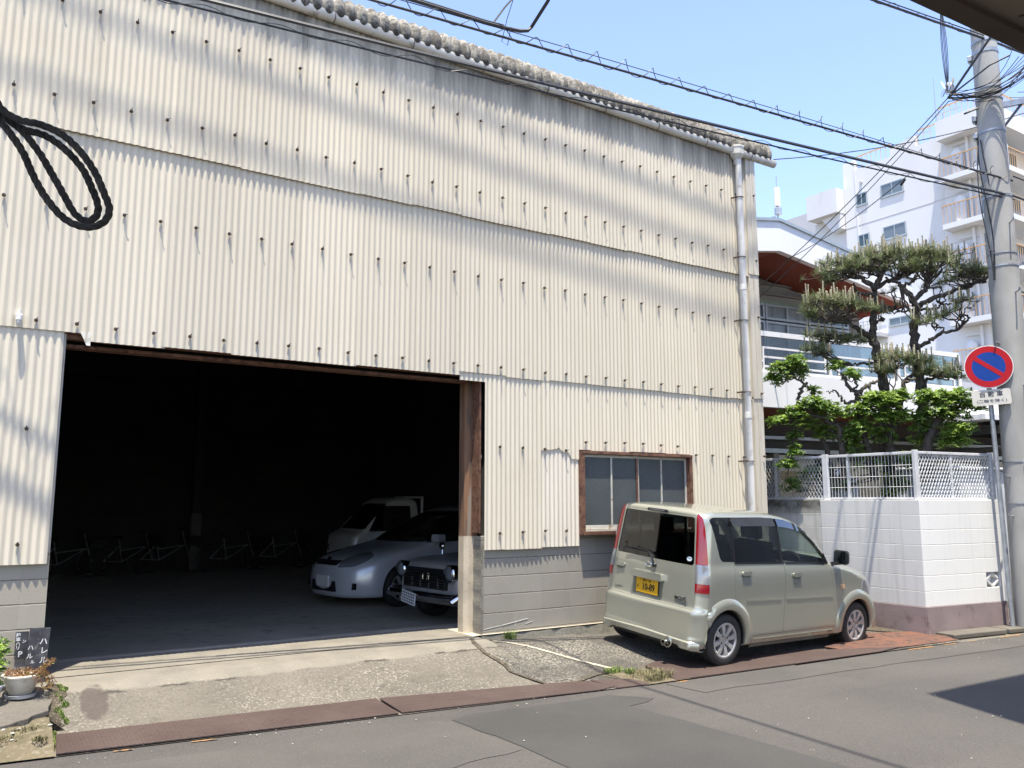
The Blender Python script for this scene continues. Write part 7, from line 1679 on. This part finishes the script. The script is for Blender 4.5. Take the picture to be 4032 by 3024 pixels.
b = MB(); b.box(-2.45, -.95, -.70, .70, .62, .68); b.box(-2.45, -.95, -.70, -.66, .68, .98); b.box(-2.45, -.95, .66, .70, .68, .98); b.box(-2.45, -2.41, -.66, .66, .68, .98); b.bar((-.98, -.62, .68), (-.98, -.62, 1.74), .04, .04); b.bar((-.98, .62, .68), (-.98, .62, 1.74), .04, .04); b.bar((-.98, -.62, 1.72), (-.98, .62, 1.72), .04, .04); part(pick, 'cargo_bed', fixn(b.mesh()), M['white_paint'])
b = MB()
for sd in (-1, 1): b.lathe([(.07, 0), (.06, .02)], 20, Matrix.Translation((.545, sd*.5, .72)) @ Matrix.Rotation(R(90), 4, 'Y'))
part(pick, 'headlamps', fixn(b.mesh()), M['clear_lens'])

# ------------------------------------------------------------------ bicycles along the back wall
M['bike_metal'] = plain('bike_metal', (.28, .30, .30), .35, metal=.5)
def bicycle(label):
    t = thing('bicycle', label, 'bicycle', (0, 0, 0), 'bicycles parked along the dark back wall')
    for x in (0, 1.08):
        b = MB(); b.tube([(x+.31*math.cos(a), 0, .33+.31*math.sin(a)) for a in [2*math.pi*k/28 for k in range(29)]], .018, 6)
        o = b.build('wheel', M['black_rubber'], t)
        b = MB()
        for k in range(12): a = math.pi*k/6; b.tube([(x, .01, .33), (x+.30*math.cos(a), 0, .33+.30*math.sin(a))], .0015, 3)
        b.tube([(x+.29*math.cos(a), 0, .33+.29*math.sin(a)) for a in [2*math.pi*k/28 for k in range(29)]], .008, 5); b.build('spokes', M['chrome'], o)
    b = MB()
    for p, q in (((0, 0, .33), (.40, 0, .30)), ((.40, 0, .30), (.30, 0, .78)), ((.40, 0, .30), (.95, 0, .62)), ((.95, 0, .62), (.36, 0, .55)), ((0, 0, .33), (.33, 0, .66)), ((1.08, 0, .33), (.93, 0, .75)), ((.93, 0, .75), (.88, 0, .95))): b.tube([p, q], .014, 7)
    b.build('frame', M['bike_metal'], t)
    MB().tube([(.75, -.26, .98), (.86, -.16, 1.0), (.88, 0, .95), (.86, .16, 1.0), (.75, .26, .98)], .011, 7).build('handlebar', M['chrome'], t)
    b = MB(); b.lathe([(.02, 0), (.11, .02), (.12, .05), (.06, .075)], 14, Matrix.Translation((.27, 0, .80)) @ Matrix.Diagonal((1.1, .75, 1, 1))); b.build('saddle', M['black_plastic'], t)
    b = MB(); b.box(1.0, 1.3, -.15, .15, .62, .82); b.build('basket', M['black_plastic'], t)
    return t
bk = None
for i, (x, y, a, lb) in enumerate(((1.25, 20.3, .15, 'bicycle deepest in the left corner of the dark garage'), (2.55, 20.5, .25, 'bicycle leaning just left of the concrete column foot in the garage'), (3.35, 20.7, .1, 'bicycle with a raised handlebar, touching the column foot from the left'), (4.75, 20.2, .2, 'bicycle just right of the concrete column foot in the garage'), (5.95, 20.4, .12, 'bicycle nearest the white cars, at the back of the garage'))):
    o = bicycle(lb) if i == 0 else copy_tree(bk)
    if i == 0: bk = o
    o.location = (x, y, -.2); o.rotation_euler = (R(4), 0, a); o['label'] = lb

# ------------------------------------------------------------------ boards and flower pots at the left corner
M['board_black'] = mat('board_black', (.018, .018, .024), .6, c2=(.05, .05, .055), scale=14, c3=(.12, .11, .10), s3=30, lo3=.6, hi3=.7)
M['board_white'] = plain('board_letter', (.62, .62, .60), .6)
M['board_wood'] = mat('board_wood', (.30, .26, .22), .8, c2=(.22, .19, .16), scale=4, stretch=(1, 1, 8))
# board A: narrow parking board; board B: taller black board in front
FT_ = Matrix(((1, 0, 0, 0), (0, 0, -1, 0), (0, 1, 0, 0), (0, 0, 0, 1)))   # text facing -Y
ta = thing('sign_board', 'small black board with a white P, fixed on a grey wooden stake', 'sign board', (.43, 7.9, .0), 'weathered black boards at the garage corner')
def PT(o, t): o.parent = t; o.matrix_parent_inverse = t.matrix_world.inverted(); return o
bpy.context.view_layer.update()
b = MB(); b.box(.385, .478, 7.90, 7.912, .205, .412); PT(b.build('board', M['board_black'], bevel=.002), ta)
b = MB(); b.box(.392, .470, 7.915, 7.93, -.03, .21); PT(b.build('stake', M['board_wood']), ta)
for ch, x, z, s_ in (('駐', .405, .385, .034), ('車', .405, .352, .034), ('ハ', .405, .318, .034), ('リ', .406, .287, .034), ('P', .425, .236, .062), ('ン', .448, .335, .03)):
    PT(text_mesh(ch, s_, M['board_white'], 'lettering', None, Matrix.Translation((x, 7.8985, z)) @ FT_, bold=.0009), ta)
tb = thing('sign_board', 'taller black board with white katakana down it, leaning at the garage opening', 'sign board', (.53, 7.87, .0), 'weathered black boards at the garage corner')
bpy.context.view_layer.update()
LM = Matrix.Translation((.535, 7.86, -.02)) @ Matrix.Rotation(R(-6), 4, 'X') @ Matrix.Rotation(R(3), 4, 'Y')
b = MB(); b.box(-.075, .072, .0, .012, .0, .455, LM); PT(b.build('board', M['board_black'], bevel=.002), tb)
for ch, x, z, s_ in (('ハ', .032, .345, .06), ('レ', .042, .275, .06), ('ル', .046, .20, .06), ('ロ', .05, .125, .045), ('ハ', -.055, .30, .045), ('ル', -.055, .235, .045), ('ル', -.03, .19, .03)):
    PT(text_mesh(ch, s_, M['board_white'], 'lettering', None, LM @ Matrix.Translation((x, -.0012, z)) @ FT_, bold=.0004), tb)
# pots
M['pot_white'] = mat('pot_white', (.66, .61, .50), .6, c2=(.52, .47, .38), scale=6, c3=(.32, .28, .22), s3=14, lo3=.62, hi3=.75)
M['tray_white'] = mat('tray_white', (.50, .50, .49), .5, c2=(.35, .34, .32), scale=14)
def pot(label, loc, r, h, m, tray=True):
    t = thing('flower_pot', label, 'flower pot', loc, 'flower pots left of the garage'); x, y, z = loc
    b = MB(); b.lathe([(r*.55, 0), (r*.62, .006), (r*.88, h*.6), (r*.97, h*.86), (r*1.08, h*.87), (r*1.10, h*.95), (r*1.07, h), (r*.96, h), (r*.90, h*.88), (r*.2, h*.84)], 36); o = b.build('pot', m, t, smooth=True, angle=35)
    b = MB(); b.lathe([(r*.92, h*.86), (r*.6, h*.89), (.01, h*.90)], 24); b.build('soil', M['soil'], t)
    if tray: b = MB(); b.lathe([(r*.75, -.022), (r*.80, -.02), (r*.86, .004), (r*.80, .006), (r*.74, -.012)], 28); b.build('saucer', M['tray_white'], t, smooth=True)
    return t
gz0 = slab_z(7.62)+.025
p1 = pot('cream flower pot with dry reddish trailing weeds, on a white saucer by the boards', (.435, 7.60, gz0), .128, .150, M['pot_white'])
p2 = pot('white flower pot with bright green leaves, cut off by the left edge of the picture', (.235, 7.46, gz0-.01), .075, .12, M['tray_white'])
r7 = random.Random(5)
M['dry_red'] = leafmat('dry_red_leaf', (.16, .065, .03), (.24, .13, .05), (.26, .24, .06), .8, .1)
b = MB()
for k in range(420):
    a = r7.uniform(0, 6.283); q = .128*math.sqrt(r7.random()); x = q*math.cos(a); y = q*math.sin(a); z = .135+r7.uniform(0, .03)
    e = Vector((x, y, z))+Vector((r7.gauss(0, .015), r7.gauss(0, .015), r7.uniform(.0, .03))); s_ = Vector((r7.gauss(0, 1), r7.gauss(0, 1), 0)).normalized()*.0035
    b.add([Vector((x, y, z))-s_, Vector((x, y, z))+s_, e+s_*.6, e-s_*.6], [(0, 1, 2, 3)])
for k in range(30):    # stems trailing over the right side
    a = r7.uniform(-1.1, .35); p = Vector((.12*math.cos(a), .12*math.sin(a), .15)); pts = [p]
    up = r7.random() < .3
    for j in range(5): p = p+Vector((.018*math.cos(a)+r7.gauss(0, .006), .014*math.sin(a)+r7.gauss(0, .006), (.016 if up else (.004-.012*j)))); pts.append(p)
    b.tube(pts, .0012, 4)
    for q in pts[1:]:
        for _ in range(7): e = q+Vector((r7.gauss(0, .009), r7.gauss(0, .009), r7.gauss(0, .009))); s_ = Vector((r7.gauss(0, 1), r7.gauss(0, 1), r7.gauss(0, 1))).normalized()*.004; b.add([q, e-s_, e+s_], [(0, 1, 2)])
b.build('dry_weeds', M['dry_red'], p1, fix=False)
b = MB()
for k in range(46):
    a = r7.uniform(0, 6.28); q = .06*r7.random(); p = Vector((q*math.cos(a), q*math.sin(a), .11+.30*r7.random())); leaves(b, p, Vector((math.cos(a)*.5, math.sin(a)*.5, 1)), r7, 5, .05, .011)
for k in range(6): a = k; b.tube([(0, 0, .1), (.03*math.cos(a), .03*math.sin(a), .25), (.05*math.cos(a), .05*math.sin(a), .40)], .003, 5)
b.build('foliage', M['leaf_young'], p2, fix=False)
p3 = pot('small pale pot with a dark leafy sprig, right against the block wall', (.20, 7.74, gz0), .07, .12, M['tray_white'], False)
b = MB()
for k in range(40):
    a = r7.uniform(0, 6.28); q = .08*r7.random(); p = Vector((q*math.cos(a)+.06, q*math.sin(a), .12+.28*r7.random())); leaves(b, p, Vector((math.cos(a)*.5, math.sin(a)*.5, 1)), r7, 5, .06, .012)
b.build('foliage', M['leaf'], p3, fix=False)
# pebbles and litter
b = MB(); r8 = random.Random(9)
M['pebble'] = plain('pebble', (.34, .33, .30), .8)
for k in range(200):
    if k >= 160:
        x = r8.uniform(-.3, .6); y = r8.uniform(6.62, 6.98); s_ = r8.uniform(.006, .022); z_ = -.235+.115*sstep((y-road_edge(x))/.30); b.lathe([(s_*.4, -.004), (s_, s_*.3), (s_*.6, s_*.6)], 6, Matrix.Translation((x, y, z_)) @ Matrix.Rotation(r8.uniform(0, 3), 4, 'Z') @ Matrix.Diagonal((1, r8.uniform(.5, 1), .8, 1))); continue
    x = r8.uniform(-.2, 11); y = road_edge(x)+r8.uniform(-.22, .03) if k % 2 else r8.uniform(2.6, road_edge(x)); s_ = r8.uniform(.003, .009)
    if 5.0 < x < 9.5 and y > 5.6: continue
    b.lathe([(s_*.4, 0), (s_, s_*.4), (s_*.6, s_)], 6, Matrix.Translation((x, y, -.243)) @ Matrix.Rotation(r8.uniform(0, 3), 4, 'Z') @ Matrix.Diagonal((1, r8.uniform(.6, 1), .8, 1)))
tag(b.build('gravel', M['pebble']), 'small pebbles and grit scattered along the road edge', kind='stuff')

o = weeds([(.45, 6.9, .10, .06, -.13), (.30, 6.78, .12, .05, -.14), (.05, 6.8, .12, .05, -.15), (.52, 6.72, .05, .05, -.16)], M['dry_grass'], 'grass', .03, 160, 18); tag(o, 'thin dry grass on the bare earth at the lower left corner')
